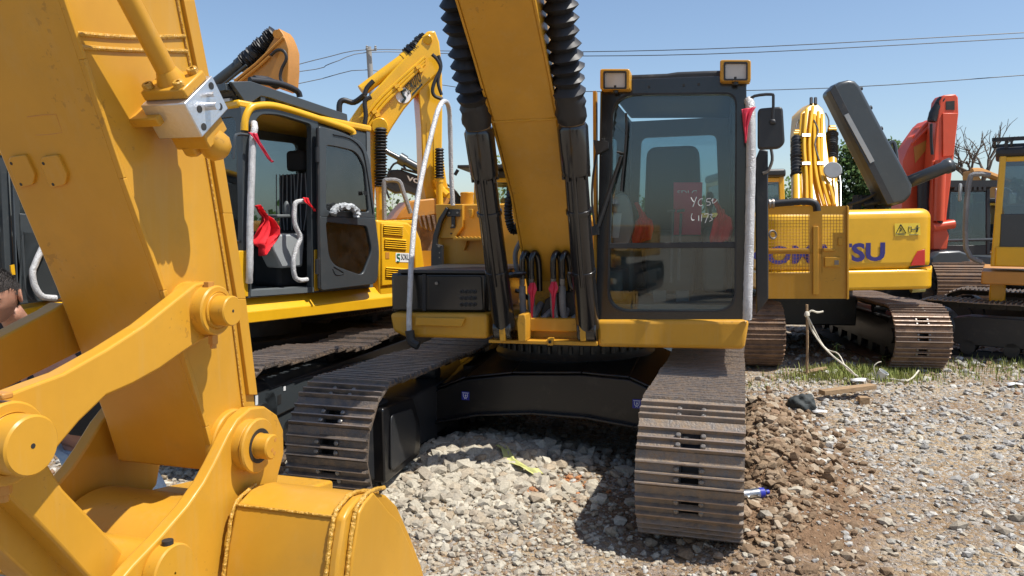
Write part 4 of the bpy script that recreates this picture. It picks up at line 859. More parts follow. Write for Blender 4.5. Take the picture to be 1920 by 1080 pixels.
pa, pb = A.X(150, 112, 0), A.X(300, 545, 0); DN = (pb-pa).cross(A.R).normalized()
if DN.dot(CAM-pa) < 0: DN = -DN
def Dk(px, py, o=0.0):
    d = ray(px, py); return CAM+d*((pa-CAM).dot(DN)/d.dot(DN))+DN*o
for cx_ in (48, 108):
    b = MB(); q = rquad([Dk(cx_-24, 292), Dk(cx_+6, 288), Dk(cx_+24, 326), Dk(cx_+20, 344), Dk(cx_-8, 350), Dk(cx_-26, 306)], .008, 3); b.ext([p-DN*.003 for p in q], DN*.014); pd = b.build('mounting_pad', 'tan', st, bevel=.004)
    b = MB()
    for hx, hy in ((cx_-20, 304), (cx_-2, 343)): p = Dk(hx, hy, .0105); b.cyl(p, p+DN*.001, .0042, n=12)
    b.build('bolt_hole', 'dark', pd)
b = MB(); b.tube([Dk(52, 219, .001), Dk(82, 215, .001), Dk(106, 214, .001), Dk(118, 248, .001), Dk(92, 252, .001), Dk(68, 253, .001)], .0016, 6, smooth=0)
b.tube([Dk(243, 725, .001), Dk(262, 728, .001), Dk(310, 755, .001), Dk(312, 750, .001), Dk(290, 705, .001)], .0022, 6, smooth=0)
b.build('weld_outline', 'ora', st)
nz0 = loc(U, A.X(140, -560, -SW/2)); n_c = A.X(140, -560, -SW/2)
b = MB(); S0 = [U.w(-.21, -3.58, 3.80), U.w(.21, -3.58, 3.80), U.w(.21, -3.68, 4.39), U.w(-.21, -3.68, 4.39)]
S1 = [n_c+A.R*a+U.U*c+A.B*k for a, c, k in ((-.12, -.16, .05), (.12, -.16, .05), (.12, .18, .02), (-.12, .18, .02))]
b.hexa(S0+S1); b.cyl(n_c-A.R*.26, n_c+A.R*.26, .12, n=24); b.build('boom_nose', 'tan', bm, bevel=.01)
# pins
def pin(px, py, x, steps, name='pin_boss', par=arm, m='tan', ax=None):
    c = A.X(px, py, x); l = loc(A, c)
    b = MB(); prof = []
    for (x0, x1, r) in steps: prof += [(x0, r-.004), (x0+.004, r), (x1-.004, r), (x1, r-.004)]
    prof = [(steps[0][0], .005)]+prof+[(steps[-1][1], .003)]
    b.lathe(A.w(0, l.y, l.z), A.R, prof, 40, cap=False); return b.build(name, m, par), l
pn, lE = pin(512, 838, .145, [(-.33, -.01, .075), (-.01, .018, .100), (.02, .085, .074), (.085, .100, .079)])
b = MB(); b.cyl(A.w(.09, lE.y, lE.z), A.w(.145, lE.y, lE.z), .036, n=28, bev=.004); pc = b.build('pin', 'tan', pn)
b = MB(); b.lathe(A.w(.1005, lE.y, lE.z), A.R, [(0, .038), (.0015, .050), (0, .050)], 28, cap=False); b.build('gap', 'dark', pc)
b = MB(); 
for dy_, dz_ in ((.012, .018), (-.004, -.008), (.006, -.020)): b.cyl(A.w(.144, lE.y+dy_, lE.z+dz_), A.w(.1456, lE.y+dy_, lE.z+dz_), .006, n=10)
b.build('pin_hole', 'ora', pc)
b = MB(); p = A.X(462, 822, .055); b.cyl(p, p+A.R*.03, .014, n=18, bev=.003); b.build('grease_cap', 'dark', pn)
# idler links
def plate(name, px, x0, th, m='tan', bev=.006, par=arm):
    b = MB(); b.ext([A.X(x, y, x0) for x, y in px], -A.R*th); return b.build(name, m, par, bevel=bev, seg=3)
near = [(-120, 800), (-60, 772), (0, 745), (60, 722), (120, 700), (200, 655), (270, 610), (330, 562), (368, 532), (388, 528), (404, 540), (420, 560), (428, 590), (420, 615), (398, 630), (375, 640), (345, 660), (300, 692), (250, 720), (200, 742), (150, 790), (110, 838), (75, 868), (40, 880), (-120, 900)]
lk = plate('link_arm', near, .062, .045)
pn2, lB = pin(437, 583, .145, [(-.33, -.01, .05), (-.01, .016, .075), (.03, .098, .066), (.098, .102, .050)])
b = MB(); b.cyl(A.w(.10, lB.y, lB.z), A.w(.145, lB.y, lB.z), .040, n=30, bev=.003); p = A.w(.1452, lB.y, lB.z); pk = b.build('pin', 'tan', pn2); b = MB(); b.cyl(p, p+A.R*.0006, .004, n=8); b.build('pin_hole', 'dark', pk)
b = MB(); b.cyl(A.w(.08, lB.y, lB.z-.066), A.w(.08, lB.y, lB.z-.090), .013, n=6); b.cyl(A.w(.08, lB.y, lB.z-.088), A.w(.08, lB.y, lB.z-.102), .009, n=8); b.cyl(A.w(.08, lB.y-.01, lB.z+.062), A.w(.08, lB.y-.01, lB.z+.076), .014, n=6); b.build('nut', 'ora', pn2)
far = [(-120, 745), (-60, 690), (0, 634), (60, 602), (98, 582), (122, 567), (150, 600), (185, 640), (150, 660), (90, 690), (0, 734), (-60, 790), (-120, 830)]
plate('link_arm', far, -SW-.03, .055)
pn3, lF = pin(62, 836, .165, [(-.40, .010, .075), (.02, .112, .080), (.112, .116, .060)])
b = MB(); b.cyl(A.w(.114, lF.y, lF.z), A.w(.165, lF.y, lF.z), .058, n=36, bev=.004); p = A.w(.1652, lF.y, lF.z); pk = b.build('pin', 'tan', pn3); b = MB(); b.cyl(p, p+A.R*.0006, .005, n=8); b.build('pin_hole', 'dark', pk)
b = MB(); b.cyl(A.w(.085, lF.y, lF.z-.078), A.w(.085, lF.y, lF.z-.10), .016, n=6); b.cyl(A.w(.085, lF.y, lF.z-.10), A.w(.085, lF.y, lF.z-.115), .010, n=8); b.build('nut', 'ora', pn3)
b = MB(); q = A.w(.085, lF.y, lF.z+.085); b.hexa([q+A.R*a+A.B*c+A.U*d for d in (0, .012) for a, c in ((-.025, -.012), (.025, -.012), (.025, .012), (-.025, .012))]); b.build('lock_tab', 'ora', pn3, bevel=.003)
# power link box
pl_ = [(-120, 990), (-10, 905), (30, 868), (90, 868), (119, 916), (185, 985), (262, 1066), (330, 1140), (200, 1140), (115, 1028), (61, 972), (0, 1010), (-120, 1110)]
pl_ = [(-10, 905), (30, 868), (90, 868), (119, 916), (185, 985), (262, 1066), (340, 1145), (220, 1145), (115, 1028), (61, 972)]
plate('power_link', pl_, -.02, .30, bev=.008)
plate('power_link_rib', [(-80, 960), (-10, 905), (61, 972), (225, 1140), (120, 1140), (-20, 1010), (-80, 1060)], -.08, .03)
# ears
ear = [(446, 786), (470, 765), (497, 762), (520, 778), (532, 806), (533, 850), (522, 892), (516, 935), (470, 1010), (420, 1120), (200, 1120), (250, 1060), (300, 1008), (352, 948), (382, 905), (402, 868), (428, 815)]
er = plate('bucket_ear', ear, .058, .038)
el = [loc(A, A.X(x, y, .058)) for x, y in ear]
b = MB(); b.ext([A.w(-SW-.045, p.y, p.z) for p in el], -A.R*.045); b.build('bucket_ear', 'tan', arm, bevel=.006)
# bucket
bp_ = [(623, 1130), (631, 1050), (643, 972), (654, 952), (672, 932), (700, 924), (722, 928), (742, 948), (765, 1000), (788, 1060), (806, 1130)]
side = [loc(A, A.X(x, y, .42)) for x, y in bp_]
b = MB(); top_ = side[2:7]
# box section between ear and side plate
box = [side[0], side[1], side[2], side[4], side[5], side[6]]
bx_ = [A.w(.405, p.y, p.z) for p in box]+[A.w(.405, side[0].y+.45, side[0].z), ]
b.ext(bx_, -A.R*.325); bu = b.build('bucket', 'tan', arm, bevel=.012, seg=3)
b = MB(); b.ext([A.w(.425, p.y, p.z) for p in side], -A.R*.03); b.build('side_plate', 'tan', bu, bevel=.008)
b = MB(); b.ext([A.w(.43, p.y+.05, p.z-.0) for p in side[:3]]+[A.w(.43, p.y+.05, p.z) for p in side[3:5]]+[A.w(.43, p.y-.02, p.z-.04) for p in side[6:]], A.R*.012); b.build('wear_plate', 'tan', bu, bevel=.010, seg=3)
b = MB()
b.tube([A.w(.395, p.y-.002, p.z+.004) for p in side[:7]], .0065, 8, smooth=16, jit=.3)
b.tube([A.w(.432, p.y+.045, p.z+.002) for p in side[:6]], .0065, 8, smooth=16, jit=.35)
b.tube([A.w(.082, side[4].y+.01, side[4].z), A.w(.082, side[2].y, side[2].z), A.w(.082, side[1].y, side[1].z), A.w(.082, side[0].y, side[0].z)], .0055, 8, smooth=26, jit=.35)
b.tube([A.w(x, side[2].y-.001, side[2].z+.002) for x in (.09, .2, .3, .4)], .004, 8, smooth=16, jit=.3)
b.build('weld_bead', 'tanw', bu)
# hull between the ears
hc = loc(A, A.X(330, 1075, 0)); b = MB(); b.lathe(A.w(-.36, hc.y+.10, hc.z-.06), A.R, [(0, .22), (.39, .22)], 48); b.build('bucket_hull', 'tan', bu)
b = MB(); b.ext([A.w(-.80, side[k].y+.03, side[k].z-.10) for k in (0, 2, 4, 6)]+[A.w(-.8, side[0].y+.5, side[0].z)], A.R*.39); b.build('bucket_back', 'tan', bu, bevel=.01)
b = MB(); b.ext([A.w(-.36, hc.y+.22, hc.z-.3), A.w(-.36, hc.y+.75, hc.z-.3), A.w(-.36, hc.y+.75, hc.z+.02), A.w(-.36, hc.y+.25, hc.z+.10)], A.R*.40); b.build('bucket_shell', 'tan', bu, bevel=.01)
pn4, lG = pin(330, 1075, .10, [(-.38, .05, .07), (.058, .098, .072)])
b = MB(); p = A.w(.078, lG.y+.0, lG.z+.070); b.cyl(p, p+A.U*.012, .014, n=12); b.build('grease_cap', 'dark', pn4)
# hydraulic pipe and valve block
p0 = A.X(205, -70, .10); p1 = A.X(322, 152, .10); d = (p1-p0).normalized(); e_ = d.cross(A.R).normalized()
b = MB(); b.cyl(p0, p1, .0235, n=24); b.lathe(p1-d*.03, d, [(0, .024), (.02, .032), (.03, .036)], 24); pip = b.build('hydraulic_pipe', 'tan', arm)
def obox(b, c, ax, hx): 
    ax = [V(q) for q in ax]; b.hexa([c+ax[0]*hx[0]*a+ax[1]*hx[1]*k+ax[2]*hx[2]*z for z in (-1, 1) for a, k in ((-1, -1), (1, -1), (1, 1), (-1, 1))])
n1 = (A.R*.80+e_*.0-V((0, 0, 0))).normalized()
c = p1+d*.012; b = MB(); obox(b, c, (A.R, e_, d), (.062, .048, .013)); fl = b.build('flange', 'tan', pip, bevel=.005)
b = MB()
for a, k in ((-1, -1), (1, -1), (1, 1), (-1, 1)):
    q = c+A.R*a*.044+e_*k*.032-d*.013; b.lathe(q+d*.002, -d, [(0, .013), (.014, .013), (.016, .011), (.016, .006), (.008, .006)], 14)
b.build('socket_bolt', 'tanw', fl)
c2 = p1+d*.072; b = MB(); obox(b, c2, (A.R, e_, d), (.064, .066, .047)); vb = b.build('valve_block', 'alu', arm, bevel=.003)
b = MB(); q = c2+A.R*.064
for k, z in ((-.045, -.03), (.045, .03), (-.04, .025), (.03, -.01)): b.cyl(q+e_*k+d*z, q+e_*k+d*z+A.R*.0015, .009, n=14)
b.build('port', 'dark', vb)
b = MB(); b.cyl(q, q+A.R*.03-d*.0, .010, n=10); b.cyl(q-e_*.02-d*.02, q-e_*.02-d*.02+A.R*.02, .006, n=8); b.build('spool', 'alu', vb)
b = MB(); c3 = c2+d*.07; obox(b, c3, (A.R, e_, d), (.05, .045, .024)); b.lathe(c3+A.R*.02+d*.02, d+A.R*.4, [(0, .036), (.03, .040), (.05, .03), (.06, .012)], 18); b.lathe(c3-A.R*.02+d*.02+e_*.02, d, [(0, .03), (.02, .03), (.03, .02)], 6); b.build('elbow_fitting', 'tan', vb, bevel=.004)
b = MB(); c4 = c-A.R*.07+e_*.0; obox(b, c4-A.R*.0+d*.05, (A.R, e_, d), (.05, .085, .012)); b.build('mounting_bracket', 'tan', arm, bevel=.004)
# far-away upper part of the cylinder that throws the long shadow along the plate is off frame
# ================================================================== LEFT YELLOW EXCAVATOR
K = Fr((-2.95, 8.30, 0), 34.5); K2 = Fr((-2.78, 8.28, 0), 15)
e3 = thing('excavator', (-2.95, 8.30, 0), 'bright yellow excavator, dark cab door folded open, red cloth hanging inside the cab', 'excavator', 'excavators parked in the yard', rz=-R_(34.5))
track(K2, 1.22, -2.1, 2.0, .385, .60, e3, mt='steel', sag=.09, frame_m='gry')
track(K2, -1.22, -2.1, 2.0, .385, .60, e3, mt='steel', sag=.06, detail=False, frame_m='gry')
SX = 1.35; S = lambda x, y, l=SX: K.X(x, y, l)
# stickers and steps on the near track frame
b = MB(); q = lambda x, y: K2.X(x, y, 1.22+.20)
b.ext([q(478, 738), q(520, 722), q(640, 690), q(650, 684), q(702, 672), q(702, 700), q(640, 722), q(500, 790), q(478, 785)], -K2.R*.05); tf = b.build('frame_guard', 'gry', e3, bevel=.01)
for x0, y0, x1, y1, m_ in ((590, 709, 599, 719, 'decal'), (531, 725, 535, 733, 'white'), (678, 681, 682, 688, 'white'), (692, 676, 698, 690, 'white'), (478, 742, 483, 760, 'white')):
    b = MB(); b.ext([q(x0, y0)+K2.R*.002, q(x1, y0-1)+K2.R*.002, q(x1, y1-1)+K2.R*.002, q(x0, y1)+K2.R*.002], K2.R*.002); b.build('sticker', m_, tf)
b = MB(); b.ext([q(520, 742)+K2.R*.001, q(527, 739)+K2.R*.001, q(527, 757)+K2.R*.001, q(520, 760)+K2.R*.001], K2.R*.001); b.build('step_hole', 'dark', tf)
b = MB(); b.ext([K.w(x, y, .45) for x, y in ((-.9, -1.0), (.9, -1.0), (.9, 1.2), (-.9, 1.2))], K.U*.32); b.lathe(K.w(0, 0, .75), K.U, [(0, .65), (.3, .65)], 36); b.build('undercarriage_frame', 'blkm', e3, bevel=.01)
# deck
crl = [loc(K, S(455, 590)), loc(K, S(732, 563))]; 
y0_ = loc(K, S(430, 590)).y; y1_ = loc(K, S(734, 563)).y+.35
b = MB(); pf = [(1.36, 1.03), (1.36, 1.13), (1.27, 1.245), (-1.3, 1.245), (-1.3, 1.08), (1.2, 1.03)]
b.ext([K.w(x, y0_-.25, z) for x, z in pf], K.B*(y1_-y0_+1.5)); dk = b.build('deck', 'yel', e3, bevel=.008)
b = MB(); g1 = rquad([S(455, 232), S(468, 203), S(520, 203), S(597, 226), S(600, 548), S(455, 560)], .05, 5, [.03, .10, .1, .01, .01, .01])
g2 = rquad([S(474, 240), S(486, 214), S(520, 214), S(584, 233), S(584, 540), S(472, 549)], .05, 5, [.03, .10, .1, .05, .03, .03]); b.ring(g1, g2, -K.R*.07); cf = b.build('door_frame', 'gry', e3, bevel=.006)
b = MB(); b.ext([S(448, 470, SX+.01), S(464, 470, SX+.01), S(466, 556, SX+.01), S(446, 558, SX+.01)], -K.R*.06); b.ext([S(590, 468, SX+.01), S(598, 468, SX+.01), S(598, 545, SX+.01), S(590, 546, SX+.01)], -K.R*.03); b.build('pillar_cover', 'yel', cf, bevel=.006)
b = MB(); b.tube([S(458, 245, SX-.01), S(459, 225, SX-.01), S(466, 208, SX-.01), S(480, 199, SX-.01), S(520, 200, SX-.01), S(600, 224, SX-.01), S(655, 243, SX-.01), S(662, 252, SX-.01)], .034, 12, smooth=6); b.build('roof_rim', 'yel', cf)
fy = loc(K, S(458, 400)).y; ry = loc(K, S(700, 400)).y; F_ = lambda x, y, o=0: K.Y(x, y, fy+o)
xl = SX-1.02
def kz(px, py): return loc(K, S(px, py)).z
zt3 = kz(520, 205)
# front wall with windscreen, left wall, rear wall, roof, floor
def kq(y, x0, x1, z0, z1): return [K.w(x0, y, z0), K.w(x1, y, z0), K.w(x1, y, z1), K.w(x0, y, z1)]
b = MB(); b.ring(rquad(kq(fy, xl, SX-.01, 1.25, zt3-.02), .02, 4), rquad(kq(fy, xl+.06, SX-.09, 1.4, zt3-.10), .08, 4), K.B*.05); b.build('front_frame', 'gry', e3, bevel=.005)
b = MB(); b.ext(kq(fy+.02, xl+.06, SX-.09, 1.4, zt3-.10), K.B*.006); b.build('windscreen', 'glassd', e3)
b = MB(); o_ = [K.w(xl, fy+.05, 1.25), K.w(xl, ry, 1.25), K.w(xl, ry, zt3), K.w(xl, fy+.05, zt3)]; i_ = rquad([K.w(xl, fy+.15, 1.8), K.w(xl, ry-.15, 1.8), K.w(xl, ry-.15, zt3-.15), K.w(xl, fy+.15, zt3-.15)], .06, 4); k = len(i_)//4; b.ring([o_[q] for q in range(4) for j in range(k)], i_, K.R*.05); b.build('side_wall', 'int', e3)
b = MB(); b.ext([p+K.R*.02 for p in i_], K.R*.006); b.build('window', 'glassd', e3)
b = MB(); o_ = kq(ry, xl, SX-.03, 1.25, zt3-.05); i_ = rquad(kq(ry, xl+.15, SX-.18, 1.95, zt3-.2), .06, 4); b.ring([o_[q] for q in range(4) for j in range(k)], i_, -K.B*.05); b.build('rear_wall', 'int', e3)
b = MB(); b.ext([p-K.B*.02 for p in i_], -K.B*.006); b.build('window', 'glassd', e3)
b = MB(); b.ext([K.w(SX-.04, y, z) for y, z in ((loc(K, S(598, 400)).y, 1.25), (ry, 1.25), (ry, zt3-.10), (loc(K, S(598, 400)).y, zt3-.02))], -K.R*.03); b.build('side_wall', 'gry', e3)
b = MB(); b.ext([K.w(x, fy-.02, zt3-.03) for x in (xl-.02, SX-.02)]+[K.w(x, ry+.02, zt3-.08) for x in (SX-.02, xl-.02)], K.U*.07); b.build('cab_roof', 'yel', e3, bevel=.02)
b = MB(); b.ext([K.w(x, y, 1.25) for x, y in ((xl, fy), (SX-.02, fy), (SX-.02, ry), (xl, ry))], K.U*.05); b.ext([S(470, 545, SX+.005), S(598, 538, SX+.005), S(598, 547, SX+.005), S(470, 556, SX+.005)], -K.R*.2); b.build('cab_floor', 'int', e3)
# opened door leaf, folded back flat
D_ = lambda x, y, o=0: K.X(x, y, SX+.09+o)
b = MB()
u1 = rquad([D_(598, 236), D_(640, 247), D_(682, 268), D_(694, 300), D_(704, 408), D_(600, 406)], .03, 5, [.03, .1, .10, .10, .005, .005]); u2 = rquad([D_(612, 272), D_(640, 277), D_(668, 284), D_(684, 312), D_(692, 398), D_(612, 395)], .03, 5, [.04, .06, .08, .08, .04, .04])
b.ring(u1, u2, -K.R*.05)
l1_ = rquad([D_(600, 406), D_(650, 407), D_(704, 408), D_(712, 470), D_(708, 532), D_(602, 545)], .03, 5, [.005, .01, .005, .1, .09, .03]); l2_ = rquad([D_(611, 416), D_(645, 420), D_(688, 424), D_(698, 470), D_(680, 517), D_(618, 495)], .03, 5, [.04, .03, .04, .06, .07, .14])
b.ring(l1_, l2_, -K.R*.05); dl = b.build('cab_door', 'gry', e3, bevel=.008, seg=3)
b = MB(); b.ext([p-K.R*.02 for p in u2], -K.R*.006); b.build('window', 'glassd', dl); b = MB(); b.ext([p-K.R*.02 for p in l2_], -K.R*.006); b.build('window', 'glassd', dl)
b = MB(); b.tube([D_(625, 252, .006), D_(655, 259, .006), D_(676, 276, .006), D_(686, 305, .006), D_(700, 400, .006)], .006, 6); b.cyl(D_(685, 362, 0), D_(685, 362, .03), .022, n=14); b.tube([D_(626, 500, .002), D_(640, 508, .002), D_(644, 513, .002), D_(630, 515, .002), D_(624, 504, .002)], .004, 6); b.build('door_fitting', 'blkm', dl)
b = MB(); b.tube([D_(596, 240), D_(597, 380), D_(598, 540)], .014, 8); 
for yy in (290, 500): b.cyl(D_(595, yy-14, .01), D_(595, yy+14, .01), .022, n=10)
b.build('hinge', 'blkm', dl)
b = MB()
for oo_ in (.03, .05): b.tube([D_(624, 402, oo_), D_(630, 392, oo_), D_(642, 387, oo_+.02), D_(656, 388, oo_+.02), D_(667, 394, oo_), D_(670, 407, oo_)], .030, 9, smooth=5, jit=.9)
b.build('plastic_wrapped_handle', 'film', dl)
# wrapped bars, mirror hook
b = MB(); h_ = lambda x, y, o=.05: K.X(x, y, SX+o)
b.tube([h_(476, 230, .02), h_(477, 242, .05), h_(474, 262), h_(472, 320), h_(469, 420), h_(468, 500), h_(467, 530, .02)], .030, 12, smooth=8, jit=.14); b.build('door_handle_bar', 'wrap', e3)
b = MB(); b.tube([h_(574, 377, 0), h_(556, 379, 0), h_(552, 392, .0), h_(553, 420, .0), h_(563, 445, 0), h_(556, 465, 0), h_(550, 490, 0), h_(552, 516, .0), h_(560, 525, 0), h_(576, 524, 0)], .023, 10, smooth=5, jit=.14); b.build('inner_handle_bar', 'wrap', e3)
b = MB(); b.tube([h_(464, 253, .06), h_(446, 252, .08), h_(440, 260, .09), h_(437, 298, .09)], .014, 8, smooth=4); b.build('mirror_arm', 'gry', e3)
b = MB(); b.tube([F_(400, 510), F_(430, 455, -.03), F_(450, 453, -.03)], .01, 6); b.build('wiper', 'blkm', e3)
cloth('ribbon', 'pink', e3, [(h_(465, 248, .09), h_(482, 250, .09)), (h_(474, 258, .09), h_(486, 262, .09)), (h_(486, 275, .09), h_(494, 277, .09)), (h_(500, 296, .09), h_(508, 300, .09)), (h_(509, 305, .09), h_(513, 303, .09))], K.R, .006, 2)
cloth('ribbon', 'ribb', e3, [(h_(567, 370, .03), h_(578, 371, .03)), (h_(570, 378, .03), h_(581, 380, .03)), (h_(584, 390, .03), h_(590, 392, .03)), (h_(588, 396, .03), h_(592, 396, .03))], K.R, .005, 2)
c_ = lambda x, y: K.X(x, y, SX-.02)
cloth('red_cloth', 'ribb', e3, [(c_(477, 386), c_(486, 384)), (c_(482, 398), c_(496, 396)), (c_(492, 408), c_(504, 404)), (c_(492, 414), c_(508, 410)), (c_(484, 428), c_(520, 428)), (c_(478, 446), c_(524, 440)), (c_(478, 458), c_(516, 452)), (c_(486, 464), c_(508, 462)), (c_(489, 480), c_(496, 478))], K.R, .03, 1.8, nx=20, ny=6, thick=.004)
# interior
xm = SX-.5; 
yq = loc(K, S(540, 400, SX-.45)).y
b = MB(); b.box(K, xm-.26, xm+.22, yq-.35, yq+.18, 1.70, 1.84); b.box(K, xm-.25, xm+.21, yq+.12, yq+.26, 1.82, 2.42); b.box(K, xm-.15, xm+.11, yq+.14, yq+.24, 2.45, 2.66); b.box(K, xm-.2, xm+.2, yq-.25, yq+.15, 1.3, 1.7); se = b.build('seat', 'seatf', e3, bevel=.04, seg=3)
b = MB()
for i in range(9):
    x = xm-.24+.055*i; b.tube([K.w(x+random.uniform(-.01, .01), yq+.10, 2.42), K.w(x+random.uniform(-.03, .03), yq+.09, 2.1), K.w(x+random.uniform(-.03, .03), yq+.08, 1.85)], .006, 5)
b.build('seat_plastic', 'lgry', se)
b = MB(); b.ext([K.X(x, y, SX-.12) for x, y in ((506, 440), (572, 438), (568, 500), (528, 503), (512, 470))], -K.R*.22); b.build('console', 'lgry', e3, bevel=.02)
b = MB(); b.ext([K.X(x, y, SX-.2) for x, y in ((520, 402), (556, 402), (556, 408), (520, 408))], -K.R*.2); b.lathe(K.X(538, 402, SX-.3), K.U, [(0, .035), (.06, .04), (.11, .025), (.13, .01)], 14); b.build('armrest', 'int', e3, bevel=.01)
# roof guard
g = lambda x, y, l: K.X(x, y, l)
gp_ = [(433, 153), (470, 152), (560, 183), (651, 214), (654, 244), (641, 227), (508, 184), (490, 180), (478, 188), (464, 198)]
b = MB(); gl = [loc(K, g(x, y, SX-.04)) for x, y in gp_]
b.ext([K.w(SX-.04, p.y, p.z) for p in gl], -K.R*.05); rg = b.build('roof_guard', 'gry', e3, bevel=.006)
b = MB(); b.ext([K.w(xl+.05, p.y, p.z) for p in gl], -K.R*.05)
a_, b_ = gl[0], gl[3]
for i in range(10):
    u = i/9; y = a_.y+(b_.y-a_.y)*u; z = a_.z+(b_.z-a_.z)*u; b.box(K, xl+.05, SX-.09, y-.02, y+.05, z-.07, z-.01)
b.build('guard_bar', 'gry', rg, bevel=.004)
b = MB(); s0, s1 = gl[0], gl[-1]
for i in range(4):
    u = i/4; z = s0.z+(s1.z-s0.z)*u-.01; y = s0.y+(s1.y-s0.y)*u; b.hexa([K.w(x, yy, zz) for zz, yd in ((z-.05, .03), (z, 0)) for x, yy in ((xl+.05, y+yd), (SX-.09, y+yd), (SX-.09, y+yd+.02), (xl+.05, y+yd+.02))])
b.build('front_slat', 'blkm', rg)
b = MB(); b.ext([K.Y(x, y, s0.y+.06) for x, y in ((412, 186), (430, 184), (434, 198), (414, 200))], K.B*.03); b.build('lamp', 'lens', rg)
b = MB(); b.tube([g(468, 150, SX-.2), g(520, 156, SX-.2), g(556, 170, SX-.2), g(562, 182, SX-.2)], .03, 10); b.tube([g(476, 150, SX-.3), g(500, 152, SX-.3), g(520, 160, SX-.3)], .04, 10, jit=.3); b.build('stowed_hose', 'rub', rg)
b = MB(); b.box(K, SX-.10, SX-.05, gl[3].y-.1, gl[3].y-.06, zt3, gl[3].z); b.box(K, SX-.10, SX-.05, gl[7].y, gl[7].y+.05, zt3, gl[7].z); b.build('guard_post', 'gry', rg)
# engine cover with louvres
hd = [(706, 412), (765, 417), (782, 430), (790, 450), (798, 508), (798, 560), (712, 560)]
b = MB(); b.ext([S(x, y, SX-.02) for x, y in hd], -K.R*1.6); ho = b.build('engine_cover', 'yel', e3, bevel=.025, seg=3)
b = MB(); b.ext([S(x, y, SX-.0) for x, y in ((716, 418), (756, 421), (768, 440), (774, 530), (716, 536))], -K.R*.03); b.ext([S(x, y, SX-.0) for x, y in ((778, 432), (786, 450), (794, 508), (794, 528), (779, 530))], -K.R*.03); b.build('cover_panel', 'yel', ho, bevel=.008)
for gy in ((421, 440, 720, 756), (446, 466, 722, 762), (500, 520, 724, 766)):
    b = MB(); b.ext([S(gy[2], gy[0], SX+.002), S(gy[3], gy[0]+3, SX+.002), S(gy[3], gy[1]+2, SX+.002), S(gy[2], gy[1], SX+.002)], -K.R*.01); lv = b.build('louvre_opening', 'dark', ho)
    b = MB()
    for i in range(5):
        yy = gy[0]+(gy[1]-gy[0])*(i+.3)/5; b.hexa([S(gy[2], yy, SX+.002), S(gy[3], yy+3, SX+.002), S(gy[3], yy+5, SX+.016), S(gy[2], yy+2, SX+.016), S(gy[2], yy-1.0, SX+.002), S(gy[3], yy+2, SX+.002), S(gy[3], yy+4, SX+.018), S(gy[2], yy+1, SX+.018)])
    b.build('louvre', 'yel', lv)
b = MB(); b.ext([S(x, y, SX+.002) for x, y in ((742, 474), (776, 475), (776, 492), (742, 491))], K.R*.001); sg = b.build('sticker', 'white', ho)
q0 = S(752, 487, SX+.004); text("SOKUTO", 'lettering', 'ink', sg, q0, S(776, 488, SX+.004)-q0, S(752, 476, SX+.004)-q0, bold=.01)
b = MB(); b.tube([S(750, 477, SX+.004), S(745, 477, SX+.004), S(745, 482, SX+.004), S(749, 484, SX+.004), S(748, 490, SX+.004), S(744, 490, SX+.004)], .008, 6); b.build('emblem', 'green', sg)
b = MB(); b.ext([S(723, 473, SX+.004), S(730, 473, SX+.004), S(730, 485, SX+.004), S(723, 485, SX+.004)], -K.R*.002); b.build('latch', 'ora', ho)
# ================================================================== FAR-LEFT EXCAVATOR (cab edge)
pw = P(60, 570, 7.4); W_ = Fr((pw.x-1.15, pw.y+.9, 0), 30); WX = loc(W_, pw).x; s_ = lambda x, y, o=0: W_.X(x, y, WX+o)
e12 = thing('excavator', (pw.x-1.15, pw.y+.9, 0), 'yellow excavator with dark cab door, partly cut off by the left edge behind the man', 'excavator', 'excavators parked in the yard', rz=-R_(30))
b = MB(); b.ext([s_(x, y) for x, y in ((-260, 590), (40, 580), (118, 566), (118, 590), (40, 604), (-260, 630))], -W_.R*.5); b.build('deck', 'yel', e12, bevel=.01)
b = MB(); b.ring(rquad([s_(-160, 300), s_(-20, 290), s_(14, 292), s_(30, 560), s_(-160, 590)], .04, 4), rquad([s_(-140, 318), s_(-20, 306), s_(0, 308), s_(12, 546), s_(-140, 575)], .04, 4), -W_.R*.06); b.build('door_frame', 'gry', e12, bevel=.006)
b = MB(); b.tube([s_(-160, 296, -.01), s_(-20, 284, -.01), s_(20, 290, -.01), s_(60, 308, -.01)], .034, 10); b.build('roof_rim', 'yel', e12)
dd_ = lambda x, y: s_(x, y, .08)
b = MB(); b.ring(rquad([dd_(22, 294), dd_(60, 308), dd_(100, 330), dd_(118, 560), dd_(34, 572)], .04, 5), rquad([dd_(34, 318), dd_(60, 326), dd_(84, 345), dd_(92, 436), dd_(40, 434)], .04, 5), -W_.R*.05); b.build('cab_door', 'gry', e12, bevel=.008)
b = MB(); b.ext([dd_(34, 400), dd_(100, 405), dd_(112, 555), dd_(40, 565)], -W_.R*.03); b.tube([dd_(42, 440), dd_(48, 540), dd_(60, 560)], .012, 6); b.build('lower_panel', 'gry', e12, bevel=.01)
b = MB(); b.ext([s_(-300, 300, -.3), s_(100, 330, -.3), s_(110, 560, -.3), s_(-300, 600, -.3)], -W_.R*.03); b.build('cab_wall', 'int', e12)
b = MB(); b.ext([s_(32, 325, .03), s_(88, 345, .03), s_(94, 436, .03), s_(38, 436, .03)], -W_.R*.006); b.build('window', 'glassd', e12)
b = MB(); b.tube([s_(84, 455, .14), s_(68, 490, .14), s_(61, 512, .14), s_(66, 538, .14), s_(80, 556, .14), s_(104, 559, .12)], .030, 12, smooth=6, jit=.14); b.build('door_handle_bar', 'wrap', e12)
b = MB(); b.ext([s_(x, y, -.02) for x, y in ((92, 530), (100, 512), (140, 512), (150, 562), (92, 562))], -W_.R*1.2); b.build('engine_cover', 'yel', e12, bevel=.03)
